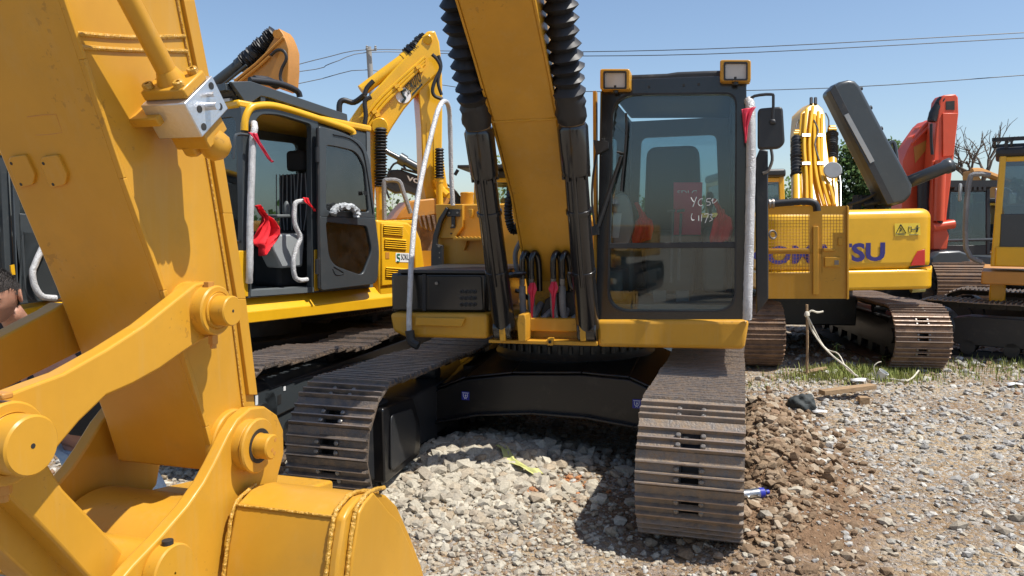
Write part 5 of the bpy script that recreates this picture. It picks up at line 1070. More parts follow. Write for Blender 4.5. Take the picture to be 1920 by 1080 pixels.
b = MB(); b.ext([s_(20, 498, .09), s_(27, 496, .09), s_(29, 515, .09), s_(22, 516, .09)], -W_.R*.02); b.build('door_latch', 'yel', e12)
track(Fr((pw.x-1.0, pw.y+1.4, 0), 20), 1.0, -2.0, 1.9, .385, .6, e12, detail=False)
# ================================================================== PERSON
def skinned(name, chain, m, parent, sub=2):
    """chain: list of (point, radius, parent index)"""
    T_ = top(parent).matrix_basis.inverted() if parent else Matrix()
    bmh = bmesh.new(); ly = bmh.verts.layers.skin.verify(); vs = []
    for i, (p, r, par) in enumerate(chain):
        v = bmh.verts.new(T_ @ V(p)); v[ly].radius = (r, r) if not isinstance(r, tuple) else r; v[ly].use_root = (i == 0); vs.append(v)
    for i, (p, r, par) in enumerate(chain):
        if par is not None: bmh.edges.new((vs[par], vs[i]))
    me = bpy.data.meshes.new(name); bmh.to_mesh(me); bmh.free(); o = bpy.data.objects.new(name, me); COL.objects.link(o); me.materials.append(M[m])
    if parent: o.parent = parent
    s = o.modifiers.new("skin", 'SKIN'); s.use_smooth_shade = True
    q = o.modifiers.new("sub", 'SUBSURF'); q.levels = sub; q.render_levels = sub; return o
hx, hy, hz_ = P(-6, 556, 3.25)
pe = thing('person', (hx+.1, hy+.55, 0), 'man in black shirt and pale jeans bending forward behind the tan arm', 'person')
hd_ = V((hx, hy, hz_)); fw = V((.16, -.90, -.36)).normalized()   # face direction: down towards us
rt_ = V((.95, .30, 0)).normalized(); up_ = rt_.cross(fw).normalized()
if up_.z < 0: up_ = -up_
# head mesh: shaped sphere with brow, nose, lips, chin, ears
bmh = bmesh.new(); bmesh.ops.create_uvsphere(bmh, u_segments=48, v_segments=36, radius=1)
def headpt(c):
    x, y, z = c     # x right, y forward(face), z up on unit sphere
    X_ = .076*x; Y_ = .094*y; Z_ = .118*z
    if z < 0: X_ *= 1-.28*(-z)**1.5; Y_ *= 1-.10*(-z)
    if y > 0:
        g_ = lambda cx, cz, sx, sz: math.exp(-((x-cx)/sx)**2-((z-cz)/sz)**2)
        Y_ += .024*g_(0, -.16, .13, .16)+.012*g_(0, .05, .10, .25)          # nose
        Y_ -= .011*(g_(-.38, .06, .17, .09)+g_(.38, .06, .17, .09))         # eye sockets
        Y_ += .006*(g_(-.38, .04, .10, .05)+g_(.38, .04, .10, .05))         # lids
        Y_ += .008*(g_(-.36, .20, .24, .06)+g_(.36, .20, .24, .06))         # brows
        Y_ += .008*g_(0, -.44, .22, .05)+.008*g_(0, -.54, .20, .045)-.007*g_(0, -.49, .26, .025)  # lips
        Y_ += .010*g_(0, -.80, .25, .14)                                    # chin
        Y_ += .006*(g_(-.5, -.2, .2, .2)+g_(.5, -.2, .2, .2))
    return V((X_, Y_, Z_))
T_ = pe.matrix_basis.inverted()
def hw_(q): return hd_+rt_*q.x+fw*q.y+up_*q.z
for v in bmh.verts: v.co = T_ @ hw_(headpt((v.co.x, v.co.y, v.co.z)))
# ===== body: pelvis root, spine, neck, arm
pel = P(150, 820, 3.95); pel = P(175, 800, 4.0); sh = P(80, 640, 3.5)
for n_, m_, ch in (('body', 'skin', None),):
    neck = hd_-up_*.09-fw*.07
    shl = sh+V((-.12, .12, .0)); 
    armR = [(sh+V((.02, 0, -.03)), .055), (P(150, 660, 3.45), .05), (P(118, 684, 3.22), .050), (P(90, 692, 3.10), .048), (P(58, 708, 3.0), .040), (P(30, 722, 2.95), .026)]
    ch = [(pel, .10, None), (pel+(sh-pel)*.5+V((0, 0, .04)), .09, 0), (sh+V((-.10, .05, -.02)), .085, 1), (neck.lerp(sh+V((-.10, .05, 0)), .45), .056, 2), (neck, .052, 3)]
    k0 = len(ch)
    for i, (p, r) in enumerate(armR): ch.append((p, r, 2 if i == 0 else len(ch)-1))
    ch2 = [(pel+V((-.1, .0, -.08)), .095, 0), (V((-2.1, 3.8, .55)), .075, None), (V((-2.08, 4.0, .12)), .05, None)]
    ch += [(pel+V((-.11, .02, -.10)), .09, 0)]; ch += [(V((-2.12, 3.82, .54)), .065, len(ch)-1)]; ch += [(V((-2.1, 4.0, .10)), .045, len(ch)-1)]; ch += [(V((-2.12, 3.80, .05)), .04, len(ch)-1)]
    ch += [(pel+V((.10, .0, -.10)), .09, 0)]; ch += [(V((-1.84, 3.86, .54)), .065, len(ch)-1)]; ch += [(V((-1.86, 4.08, .10)), .045, len(ch)-1)]; ch += [(V((-1.84, 3.88, .05)), .04, len(ch)-1)]
    body = skinned('body', ch, 'skin', pe)
hm = bpy.data.meshes.new('head'); bmh.to_mesh(hm); bmh.free(); hm.polygons.foreach_set("use_smooth", [True]*len(hm.polygons)); ho_ = bpy.data.objects.new('head', hm); COL.objects.link(ho_); hm.materials.append(M['skin']); ho_.parent = body
b = MB()
for s in (-1, 1):
    for i in range(6):
        pass
    b.lathe(hw_(V((s*.070, -.012, -.005))), rt_*s+fw*.0-fw*.25, [(0, .012), (.006, .026), (.014, .030), (.018, .024), (.012, .012)], 16, cap=True)
b.build('ear', 'skin', body)
b = MB()
for s in (-1, 1): b.tube([hw_(V((s*.016, .082, .001))), hw_(V((s*.029, .0865, -.001))), hw_(V((s*.043, .079, .001)))], .002, 6, rfun=lambda u: .0032*math.sin(math.pi*min(max(u, .08), .92)))
b.build('eye', 'dark', body)
b = MB()
for s in (-1, 1): b.tube([hw_(V((s*.012, .094, .024))), hw_(V((s*.03, .093, .031))), hw_(V((s*.048, .080, .026)))], .004, 6, rfun=lambda u: .0045*(1-.5*u))
b.build('eyebrow', 'hair', body)
bmh = bmesh.new(); bmesh.ops.create_uvsphere(bmh, u_segments=48, v_segments=36, radius=1)
kill = []
for v in bmh.verts:
    x, y, z = v.co
    keep = z > (.42 if y > .45 else .42-(.45-y)*.75) or (y < -.1 and z > -.45)
    if not keep: kill.append(v)
    q = headpt((x, y, z))*(1.012+.008*mnoise.noise(V((x, y, z))*9)); v.co = T_ @ hw_(q)
bmesh.ops.delete(bmh, geom=kill, context='VERTS'); hm = bpy.data.meshes.new('hair'); bmh.to_mesh(hm); bmh.free(); hm.polygons.foreach_set("use_smooth", [True]*len(hm.polygons)); o = bpy.data.objects.new('hair', hm); COL.objects.link(o); hm.materials.append(M['hair']); o.parent = body
b = MB()
for _ in range(7000):
    v_ = V((random.gauss(0, 1), random.gauss(0, 1), random.gauss(0, 1))).normalized(); x, y, z = v_
    lim = (.42 if y > .45 else .42-(.45-y)*.75)+.10*mnoise.noise(v_*7)
    if not (z > lim-.06*random.random() or (y < -.1 and z > -.5)): continue
    q = hw_(headpt((x, y, z))*1.0); nn_ = (q-hw_(V((0, 0, 0)))).normalized(); g_ = (nn_*.8+fw*.35+V((random.gauss(0, .2), random.gauss(0, .2), random.gauss(0, .2)))).normalized(); sx = g_.orthogonal().normalized()*.0011
    b.add([q-sx, q+sx, q+g_*random.uniform(.010, .017)], [(0, 1, 2)])
bh = MB(); bh.v = b.v; bh.f = b.f; bh.sm = b.sm; bh.mi = b.mi; bh.build('hair_strands', 'hair', o)

# shirt: torso, collar, sleeve to the elbow
c1 = [(pel+V((0, 0, .03)), .175, None), (pel+(sh-pel)*.5+V((0, 0, .05)), .165, 0), (sh+V((-.10, .06, -.02)), .155, 1), (neck.lerp(sh+V((-.10, .05, 0)), .22), .092, 2), (sh+V((.03, 0, -.03)), .085, 2), (P(155, 655, 3.46), .080, 4), (P(124, 676, 3.25), .060, 5), (sh+V((-.30, .16, -.02)), .085, 2), (V((-2.22, 3.45, 1.25)), .07, 7)]
skinned('shirt', c1, 'shirt', body)
j = [(pel+V((0, 0, -.01)), .15, None), (pel+V((-.11, .01, -.12)), .105, 0), (V((-2.12, 3.82, .54)), .082, 1), (V((-2.1, 4.0, .12)), .065, 2), (pel+V((.10, .0, -.12)), .105, 0), (V((-1.84, 3.86, .54)), .082, 4), (V((-1.86, 4.08, .12)), .065, 5)]
skinned('jeans', j, 'jean', body)
# dark jacket hanging over the forearm
cloth('sleeve_cloth', 'shirt', body, [(P(-40, 745, 2.95), P(62, 703, 2.95)), (P(-40, 770, 2.93), P(72, 725, 2.93)), (P(-40, 800, 2.93), P(60, 760, 2.93))], V((0, -1, 0)), .02, 2)
b = MB(); Hh = P(30, 722, 2.95); dn = (P(8, 740, 2.90)-Hh).normalized()
for i, (dx, ln_) in enumerate(((-.030, .062), (-.011, .075), (.010, .078), (.029, .068))):
    q = Hh+dn*.03+V((0, .6, .4)).normalized()*dx; b.tube([Hh, q, q+dn*ln_*.5+V((0, 0, -.006)), q+dn*ln_+V((0, 0, -.02))], .009, 8, rfun=lambda u: .0105-.003*u)
q = Hh+V((.0, -.02, -.02)); b.tube([Hh, q, q+dn*.03+V((.0, -.012, -.015)), q+dn*.055+V((0, -.012, -.022))], .011, 8, rfun=lambda u: .012-.003*u)
b.build('hand', 'skin', body)
b = MB()
for xx in (-2.12, -1.84): b.tube([V((xx, 4.06, .07)), V((xx, 3.9, .07)), V((xx, 3.76, .05))], .05, 10, rfun=lambda u: .055-.012*u)
b.build('shoe', 'rub', body)
# ================================================================== helpers for machines further off
def body(fr, e, m, x0=-1.3, x1=1.35, y0=-1.0, y1=2.7, hood=True):
    b = MB(); b.box(fr, x0, x1, y0, y1-.3, 1.05, 1.25); d = b.build('deck', m, e, bevel=.02)
    if hood:
        b = MB(); b.box(fr, x0+.05, x1-.05, .7, y1-.45, 1.25, 2.0); b.build('engine_hood', m, e, bevel=.06, seg=3)
        b = MB(); q = [fr.w(x, y, 1.0) for x, y in ((x0, y1-.45), (x1, y1-.45), (x1-.05, y1-.15), (.7, y1+.1), (-.7, y1+.1), (x0+.05, y1-.15))]; b.ext(q, fr.U*1.0); b.build('counterweight', m, e, bevel=.06, seg=3)
    b = MB(); b.box(fr, -.8, .8, -1.0, 1.2, .4, .75); b.lathe(fr.w(0, 0, .75), fr.U, [(0, .62), (.3, .62)], 32); b.build('undercarriage_frame', 'blkm', e)
# ================================================================== YELLOW MACHINE BEHIND, boom raised, lettered
QY = 9.6; o4 = P(700, 590, QY); Q = Fr((o4.x+.15, QY+.3, 0), -18); q = lambda x, y, o=0: Q.Y(x, y, -.3+o)
e4 = thing('excavator', (o4.x+.15, QY+.3, 0), 'bright yellow excavator behind, raised boom with white and black lettering, bucket lifted', 'excavator', 'excavators parked in the yard', rz=R_(18))
Q2 = Fr((o4.x-.9, QY+1.9, 0), 22)
track(Q2, 1.05, -2.0, 1.8, .385, .7, e4, mt='rust', detail=False); track(Q2, -1.25, -2.0, 1.8, .385, .7, e4, mt='rust', detail=False)
body(Fr((o4.x-.9, QY+1.9, 0), 22), e4, 'yel')
bo_ = [(655, 430), (652, 330), (650, 262), (657, 224), (676, 196), (700, 172), (740, 128), (776, 90), (792, 68), (802, 58), (816, 57), (824, 78), (827, 104), (824, 134), (806, 152), (786, 172), (758, 205), (736, 238), (722, 262), (712, 300), (704, 340), (700, 430)]
b = MB(); b.ext([q(x, y) for x, y in bo_], Q.B*.42); bm4 = b.build('boom', 'yel', e4, bevel=.02)
b = MB()
for off in (0, 6, 12): b.tube([q(668+off, 330, -.03), q(668+off, 262+off, -.03), q(694+off*.8, 206+off*.9, -.03), q(740+off*.6, 158+off*.8, -.03), q(796, 108+off, -.03)], .022, 8, smooth=4)
b.build('boom_pipe', 'yel', bm4)
b = MB()
for x, y in ((678, 252), (700, 212), (742, 164), (782, 128)): 
    for s in (0, 6): b.ext([q(x-3+s, y-4+s, -.07), q(x+5+s, y-8+s, -.07), q(x+8+s, y-2+s, -.07), q(x+0+s, y+2+s, -.07)], Q.B*.05)
b.build('pipe_clamp', 'yel', bm4)
b = MB(); b.tube([q(636, 212, .1), q(637, 194, .1), q(645, 188, .1), q(664, 192, .1), q(684, 178, 0)], .035, 10, smooth=4); b.tube([q(684, 178, -.1), q(688, 165, -.1), q(700, 152, -.1)], .03, 8); b.tube([q(683, 240, -.1), q(686, 215, -.1), q(684, 190, -.1), q(696, 182, -.1)], .028, 8); b.tube([q(810, 102, -.1), q(820, 112, -.1), q(826, 128, -.1), q(816, 150, -.1), q(811, 168, -.1), q(815, 180, -.1), q(830, 186, -.1)], .022, 8, smooth=4); b.tube([q(822, 104, -.1), q(827, 124, -.1), q(822, 146, -.1), q(822, 160, -.1), q(828, 178, -.1)], .020, 8, smooth=4); b.build('hose', 'rub', bm4)
b = MB(); b.cyl(q(678, 170, .1), q(764, 106, .1), .072, n=18); b.lathe(q(756, 112, .1), q(768, 102, .1)-q(756, 112, .1), [(0, .08), (.07, .08)], 16); cy4 = b.build('stick_cylinder', 'yel', e4)
bb = bellows(q(764, 106, .1), q(800, 72, .1), .105, 14, 10, .2, .86); bb.build('sleeve', 'rub', cy4)
b = MB(); b.cyl(q(802, 74, -.03), q(802, 74, .45), .06, n=20, bev=.01); b.cyl(q(712, 236, -.12), q(712, 236, .55), .10, n=20, bev=.01); b.build('pin', 'yel', bm4, bevel=.004)
st4 = [(798, 128), (826, 106), (829, 140), (830, 186), (829, 280), (838, 342), (846, 374), (800, 376), (793, 340), (790, 240), (785, 172)]
b = MB(); b.ext([q(x, y, .02) for x, y in st4], Q.B*.36); s4 = b.build('stick', 'yel', e4, bevel=.015)
b = MB(); b.ext([q(x, y, .01) for x, y in ((800, 230), (806, 232), (808, 350), (800, 352))], Q.B*.03); b.ext([q(x, y, .01) for x, y in ((813, 240), (818, 240), (822, 350), (814, 352))], Q.B*.03); b.build('rib', 'yel', s4)
for (x0, y0, x1, y1, n_, w_) in ((714, 240, 714, 352, 20, .055), (824, 278, 824, 336, 11, .042)):
    bb = bellows(q(x0, y0, -.10), q(x1, y1, -.10), w_*1.5, n_, 12, .06, .70); bl = bb.build('boom_bellows', 'rub', e4)
    b = MB(); b.cyl(q(x1, y1-4, -.10), q(x1+1, y1+78, -.10), w_*1.05, n=16); b.lathe(q(x1, y1-3, -.1), -Q.U, [(0, w_*1.2), (.06, w_*1.2)], 16); b.build('boom_cylinder', 'yel', bl)
b = MB(); b.tube([q(818, 336, -.06), q(824, 352, -.06), q(838, 366, -.1)], .05, 8, smooth=0); b.cyl(q(838, 362, -.1), q(838, 362, .3), .07); b.build('link', 'yel', s4)
# bucket with rusty teeth
b = MB(); b.ext([q(x, y, -.1) for x, y in ((770, 376), (848, 368), (838, 388), (824, 402), (778, 410), (742, 412), (752, 396))], Q.B*.9); bk4 = b.build('bucket', 'ora', e4, bevel=.02)
for i in range(4):
    x = 782+i*9; b = MB(); b.ext([q(x, 404, -.14), q(x+5, 403, -.14), q(x+10, 428+i*3, -.14), q(x+6, 424+i*3, -.14)], Q.B*.1); b.build('tooth', 'rust', bk4, bevel=.004)
b = MB(); b.ext([q(x, y, .2) for x, y in ((786, 402), (830, 398), (842, 470), (790, 470))], Q.B*.3); b.build('bucket_shell', 'rust', bk4)
# lettering
b = MB(); cc = q(756, 179, -.004); b.lathe(cc, -Q.B, [(0, .001), (.0, .095), (.003, .095), (.003, .001)], 28, cap=False); em = b.build('emblem_disc', 'white', bm4)
b = MB(); b.tube([q(761, 168, -.02), q(754, 172, -.02), q(757, 180, -.02), q(760, 184, -.02), q(754, 192, -.02)], .014, 6, smooth=4); b.build('emblem', 'ink', em)
p0 = q(765, 179, -.01); text("SOKUTO", 'lettering', 'ink', bm4, p0, q(791, 152, -.01)-p0, q(759, 159, -.01)-p0, bold=.02, thick=.004)
b = MB(); b.ext([q(x, y, -.006) for x, y in ((772, 176), (791, 156), (792, 159), (773, 180))], -Q.B*.003); b.build('underline', 'ink', bm4)
# cab (seen beside) handrail
b = MB(); b.tube([q(721, 412, -.3), q(720, 345, -.3), q(726, 338, -.3), q(748, 340, -.3), q(756, 360, -.3), q(770, 400, -.3)], .028, 8, smooth=3); b.build('handrail', 'hose', e4)
# ================================================================== BROWN BOOM far left behind
BY = 11.0; o5 = P(500, 400, BY); B5 = Fr((o5.x-.6, BY+.3, 0), 12); q5 = lambda x, y, o=0: B5.Y(x, y, -.3+o)
e5 = thing('excavator', (o5.x-.6, BY+.3, 0), 'excavator with orange-brown boom and black-sleeved cylinder rising over the dark cab roof', 'excavator', 'excavators parked in the yard', rz=-R_(12))
b = MB(); b.ext([q5(x, y) for x, y in ((380, 210), (420, 165), (452, 143), (486, 116), (496, 100), (512, 74), (517, 57), (523, 53), (530, 62), (536, 76), (541, 92), (541, 130), (538, 166), (528, 168), (506, 158), (470, 170), (420, 250), (380, 400), (300, 400), (330, 270))], B5.B*.32); bm5 = b.build('boom', 'ora', e5, bevel=.008)
b = MB(); b.tube([q5(440, 152, -.03), q5(480, 120, -.03), q5(532, 70, -.03)], .02, 6, smooth=0); b.tube([q5(448, 154, -.03), q5(488, 122, -.03), q5(505, 106, -.03)], .02, 6, smooth=0); b.build('boom_pipe', 'ora', bm5)
b = MB(); b.tube([q5(508, 104, -.06), q5(520, 94, -.06), q5(532, 96, -.06), q5(537, 110, -.06), q5(528, 130, -.06), q5(526, 148, -.06), q5(536, 162, -.06)], .022, 8, smooth=4); b.build('hose', 'rub', bm5)
b = MB(); b.cyl(q5(395, 165, .1), q5(456, 117, .1), .085, n=18); b.cyl(q5(405, 170, -.02), q5(462, 122, -.02), .02, n=8); b.lathe(q5(447, 124, .1), q5(457, 116, .1)-q5(447, 124, .1), [(0, .10), (.09, .10)], 18); c5 = b.build('stick_cylinder', 'gry', e5)
bellows(q5(457, 117, .1), q5(517, 62, .1), .125, 20, 10, .2, .85).build('sleeve', 'rub', c5)
b = MB(); b.cyl(q5(520, 64, -.03), q5(520, 64, .45), .06, n=18); b.build('pin', 'ora', bm5)
F5 = Fr((o5.x-2.2, BY+1.6, 0), 30); body(F5, e5, 'ora'); track(F5, 1.1, -1.9, 1.8, .385, .6, e5, detail=False); track(F5, -1.1, -1.9, 1.8, .385, .6, e5, detail=False)
# ================================================================== BLACK-BOOM MACHINE
BY = 13.0; o6 = P(850, 420, BY); B6 = Fr((o6.x, BY+.3, 0), -8); q6 = lambda x, y, o=0: B6.Y(x, y, -.3+o)
e6 = thing('excavator', (o6.x, BY+.3, 0), 'excavator with black boom and white capital lettering, lowered behind the yellow boom', 'excavator', 'excavators parked in the yard', rz=R_(8))
b = MB(); b.ext([q6(x, y) for x, y in ((722, 352), (724, 330), (734, 318), (752, 318), (790, 332), (850, 356), (884, 385), (900, 420), (870, 425), (850, 395), (800, 374), (764, 360), (740, 362))], B6.B*.4); bm6 = b.build('boom', 'blkm', e6, bevel=.02)
b = MB(); b.cyl(q6(715, 279), q6(760, 303), .045, n=12); b.cyl(q6(748, 296), q6(815, 332), .075, n=14); b.lathe(q6(748, 296), q6(760, 303)-q6(748, 296), [(0, .1), (.12, .1)], 16); b.build('stick_cylinder', 'gry', e6)
b = MB(); b.tube([q6(728, 325, -.03), q6(738, 308, -.03), q6(752, 306, -.03), q6(762, 320, -.03)], .02, 6); b.tube([q6(752, 316, -.03), q6(800, 330, -.03), q6(845, 350, -.03), q6(868, 380, -.03)], .02, 6); b.tube([q6(730, 322, -.05), q6(722, 345, -.05), q6(730, 372, -.05)], .02, 6); b.build('hose', 'rub', bm6)
p0 = q6(762, 338, -.006); text("VOLVO", 'lettering', 'white', bm6, p0, q6(822, 356, -.006)-p0, q6(763, 329, -.006)-p0, bold=.04, thick=.004)
body(B6, e6, 'gry'); track(B6, 1.1, -1.9, 1.8, .385, .6, e6, detail=False); track(B6, -1.1, -1.9, 1.8, .385, .6, e6, detail=False)
# ================================================================== CAB MACHINE BEHIND THE CENTRE BOOM
p9 = P(945, 480, 12.5); F9 = Fr((p9.x-.35, 13.2, 0), 8)
e9 = thing('excavator', tuple(F9.o), 'excavator whose yellow and dark cab shows left of the centre boom, behind the tank', 'excavator', 'excavators parked in the yard', rz=-R_(8))
cab(F9, e9, -.05, 1.0, -.9, .7, 1.25, 2.80, roofm='blkm', guard=False)
b = MB(); b.box(F9, -.20, 1.1, -1.2, .6, 2.80, 2.85); b.tube([F9.w(-.2, -1.15, 2.78), F9.w(-.25, -1.15, 2.70)], .03, 6); b.build('roof_guard', 'blkm', e9, bevel=.01)
body(F9, e9, 'yel'); track(F9, 1.1, -1.9, 1.8, .385, .6, e9, detail=False); track(F9, -1.1, -1.9, 1.8, .385, .6, e9, detail=False)
# ================================================================== RIGHT YELLOW EXCAVATOR, rear towards us
KO = Fr((4.85, 12.0, 0), 1, 1.2); KT = Fr((4.75, 12.35, 0), 7)
e7 = thing('excavator', (4.85, 12.0, 0), 'bright yellow excavator showing its lettered counterweight, grey hood raised, muddy tracks', 'excavator', 'excavators parked in the yard', rz=-R_(1))
track(KT, .84, -2.0, 1.9, .40, .70, e7, mt='rust', sag=.03, detail=True, pitch=.2); track(KT, -1.25, -2.0, 1.9, .40, .76, e7, mt='rust', sag=.03, detail=False, pitch=.2)
b = MB(); b.box(KT, -.95, .5, -.8, 1.3, .42, .86); b.lathe(KT.w(0, 0, .8), KT.U, [(0, .65), (.28, .65)], 36); b.build('undercarriage_frame', 'blkm', e7, bevel=.02)
CL = -1.95; kq_ = lambda x, y, o=0: KO.Y(x, y, CL+o)
zb0 = loc(KO, kq_(1600, 545)).z; ztop = loc(KO, kq_(1650, 392)).z; xl_ = loc(KO, kq_(1436, 470)).x; xr_ = loc(KO, kq_(1755, 470)).x
zg = loc(KO, kq_(1650, 507)).z
def cw(z0, z1, grow, bev, name, par, mm='yel'):
    xm_ = (xl_+xr_)/2; hwid = (xr_-xl_)/2+grow; pts = []
    for i in range(25):
        a = -math.pi/2*0+math.pi*(i/24); x = math.cos(a); y = math.sin(a)
        pts.append((xm_+hwid*(abs(x)**.16)*(1 if x > 0 else -1), CL+.38-(.38+grow)*(y**.45)))
    pts = [(xm_+hwid, CL+1.3)]+pts+[(xm_-hwid, CL+1.3)]
    b = MB(); b.ext([KO.w(x, y, z0) for x, y in pts], KO.U*(z1-z0)); return b.build(name, mm, par, bevel=bev, seg=5)
c7 = cw(zg-.02, ztop, 0, .12, 'counterweight', e7); cw(zb0, zg+.01, .02, .045, 'lower_counterweight', c7)
b = MB(); b.ext([KO.w(xr_-.05, CL+.1, zb0+.06), KO.w(xr_+.09, CL+.25, zb0+.20), KO.w(xr_+.09, CL+.6, zb0+.20), KO.w(xr_-.05, CL+.6, zb0+.06)], KO.U*.10); b.build('corner', 'yel', c7, bevel=.02)
f7 = lambda x, y, o=-.004: kq_(x, y, o)
p0 = f7(1404, 498); text("KOMATSU", 'lettering', 'blue', c7, p0, f7(1659, 489)-p0, f7(1404, 463)-p0, bold=.035, thick=.006)
b = MB(); b.ext([f7(1677, 419), f7(1725, 418), f7(1726, 441), f7(1678, 443)], -KO.B*.002); de = b.build('warning_label', 'decal', c7)
b = MB(); g7 = lambda x, y: f7(x, y, -.009); b.tube([g7(1689, 421), g7(1699, 437), g7(1680, 438), g7(1689, 421)], .006, 6, smooth=0); b.tube([g7(1689, 427), g7(1690, 431), g7(1687, 434)], .006, 6, smooth=0)
b.tube([g7(1704, 425), g7(1709, 425), g7(1709, 435), g7(1704, 435), g7(1704, 425)], .003, 5, smooth=0); b.tube([g7(1710, 430), g7(1717, 430)], .004, 5, smooth=0); b.cyl(g7(1720, 424), g7(1720, 424)-KO.B*.003, .011, n=10); b.tube([g7(1720, 426), g7(1720, 430), g7(1719, 435)], .010, 6, smooth=0); b.tube([g7(1716, 427), g7(1724, 427)], .004, 5, smooth=0)
for x0, x1 in ((1684, 1696), (1705, 1722)): b.tube([g7(x0, 440), g7(x1, 440)], .0035, 5, smooth=0)
b.build('pictogram', 'ink', de)
b = MB(); b.ext([f7(1707, 498), f7(1713, 483), f7(1720, 471), f7(1734, 467), f7(1734, 497)], -KO.B*.006); b.build('reflector', 'redl', c7, bevel=.002)
b = MB(); b.ext([f7(1704, 500, .02), f7(1742, 497, .02), f7(1742, 499, .02), f7(1704, 503, .02)], -KO.B*.02); b.build('groove', 'dark', c7)
# hood raised
hq = lambda x, y, o=0: KO.Y(x, y, CL+.75+o)
oh = [(1558, 170), (1575, 153), (1592, 149), (1604, 151), (1613, 160), (1650, 230), (1712, 346), (1710, 366), (1698, 380), (1676, 386), (1664, 382)]
b = MB(); b.ext([hq(x, y) for x, y in oh], KO.B*.38); hd7 = b.build('engine_hood', 'gry', e7, bevel=.05, seg=4)
b = MB(); b.ext([hq(x, y, -.01) for x, y in ((1556, 170), (1566, 158), (1677, 380), (1664, 384))], KO.B*.15); b.build('hood_inner_edge', 'blkm', hd7, bevel=.006)
b = MB(); b.ext([hq(x, y, -.02) for x, y in ((1583, 216), (1591, 212), (1640, 302), (1632, 306))], KO.B*.02); b.build('label_strip', 'lgry', hd7)
b = MB()
for x, y in ((1608, 168), (1626, 204), (1646, 243), (1660, 275)): b.cyl(hq(x, y, .3), hq(x, y, .3)+V((.06, 0, .02)), .03, n=10)
b.tube([hq(1664, 290, .3), hq(1668, 270, .3), hq(1676, 268, .3), hq(1680, 290, .3), hq(1682, 312, .3)], .03, 8); b.build('hinge', 'gry', hd7)
b = MB(); pA = hq(1700, 343, .2); pB = hq(1776, 312, .2); dd7 = (pB-pA).normalized()
b.lathe(pA, dd7, [(0, .085), ((pB-pA).length-.05, .088), ((pB-pA).length-.02, .105), ((pB-pA).length+.06, .105)], 28, cap=False); ep = b.build('exhaust_pipe', 'gry', e7)
s_m = ep.modifiers.new("s", 'SOLIDIFY'); s_m.thickness = .008
b = MB(); b.lathe(pB+dd7*.0, (dd7+V((0, -.25, .0))).normalized(), [(0, .10), (.01, .10)], 24); b.build('exhaust_opening', 'dark', ep)
b = MB()
for i in range(14):
    x = 1600+random.uniform(0, 70); y = 380+random.uniform(-8, 6); c = hq(x, y, .5); b.box(Fr(tuple(c-V((0, 0, 0))), random.uniform(0, 40)), -.06, .06, -.1, .1, -.06, .05)
b.tube([hq(1590, 384, .2), hq(1625, 372, .2), hq(1660, 350, .2)], .025, 6); b.tube([hq(1620, 384, .2), hq(1650, 378, .2), hq(1690, 372, .2)], .03, 6); b.build('engine', 'dark', e7)
b = MB(); b.box(KO, xl_+.05, xr_-.1, CL+1.2, 1.6, 1.08, 1.30); b.box(KO, xl_+.05, xl_+1.0, CL+1.2, .6, 1.3, 1.75); b.build('deck', 'yel', e7, bevel=.03)
# boom from behind
bq = lambda x, y, o=0: KO.Y(x, y, .6+o+(392-y)*.0075)
b = MB(); b.ext([bq(x, y) for x, y in ((1503, 390), (1500, 300), (1499, 250), (1502, 212), (1514, 200), (1524, 192), (1534, 196), (1543, 204), (1547, 215), (1550, 260), (1556, 310), (1572, 345), (1574, 390))], KO.B*.5); bm7 = b.build('boom', 'yel', e7, bevel=.02)
for i, pth in enumerate((((1513, 385), (1512, 330), (1508, 270), (1512, 205)), ((1522, 385), (1520, 320), (1518, 260), (1524, 200)), ((1545, 385), (1534, 345), (1528, 300), (1527, 215)), ((1555, 385), (1545, 350), (1536, 300), (1534, 210)), ((1565, 385), (1556, 350), (1542, 315), (1541, 215)))):
    b = MB(); b.tube([bq(x, y, -.08) for x, y in pth], .028, 8, smooth=4); b.build('boom_pipe', 'yel', bm7)
b = MB()
for y in (253, 306):
    for x in (1512, 1540): b.ext([bq(x-8, y-3, -.13), bq(x+8, y-3, -.13), bq(x+8, y+3, -.13), bq(x-8, y+3, -.13)], KO.B*.05)
b.build('pipe_clamp', 'bolt', bm7, bevel=.004)
b = MB(); b.tube([bq(1526, 225, -.12), bq(1534, 245, -.12), bq(1528, 270, -.12), bq(1536, 300, -.12)], .014, 6); b.tube([bq(1500, 222, .1), bq(1493, 235, .1), bq(1492, 250, .1)], .012, 6); b.tube([bq(1548, 212, .1), bq(1554, 226, .1), bq(1552, 250, .1)], .012, 6)
for x in (1521, 1529): b.cyl(bq(x, 196, 0), bq(x, 184, 0), .03, n=8)
b.build('hose', 'rub', bm7)
for x, y0, y1 in ((1494, 258, 332), (1560, 250, 300)):
    bb = bellows(bq(x, y0, .1), bq(x, y1, .1), .105, 12, 12, .07, .75); bl = bb.build('boom_bellows', 'rub', e7)
    b = MB(); b.cyl(bq(x, y1, .1), bq(x+1, 390, .1), .08, n=16); b.cyl(bq(x-5, y0-9, .1), bq(x+5, y0-9, .1), .06, n=14); b.cyl(bq(x-7, y0-6, .1), bq(x+7, y0-6, .1), .05, n=14); b.build('boom_cylinder', 'yel', bl)
cL = loc(KO, KO.Y(1436, 380, .2)).x; cR = loc(KO, KO.Y(1478, 380, .2)).x
cab(KO, e7, cR-1.0, cR, .2, 1.7, 1.25, 2.82, post='yel', roofm='blkm')
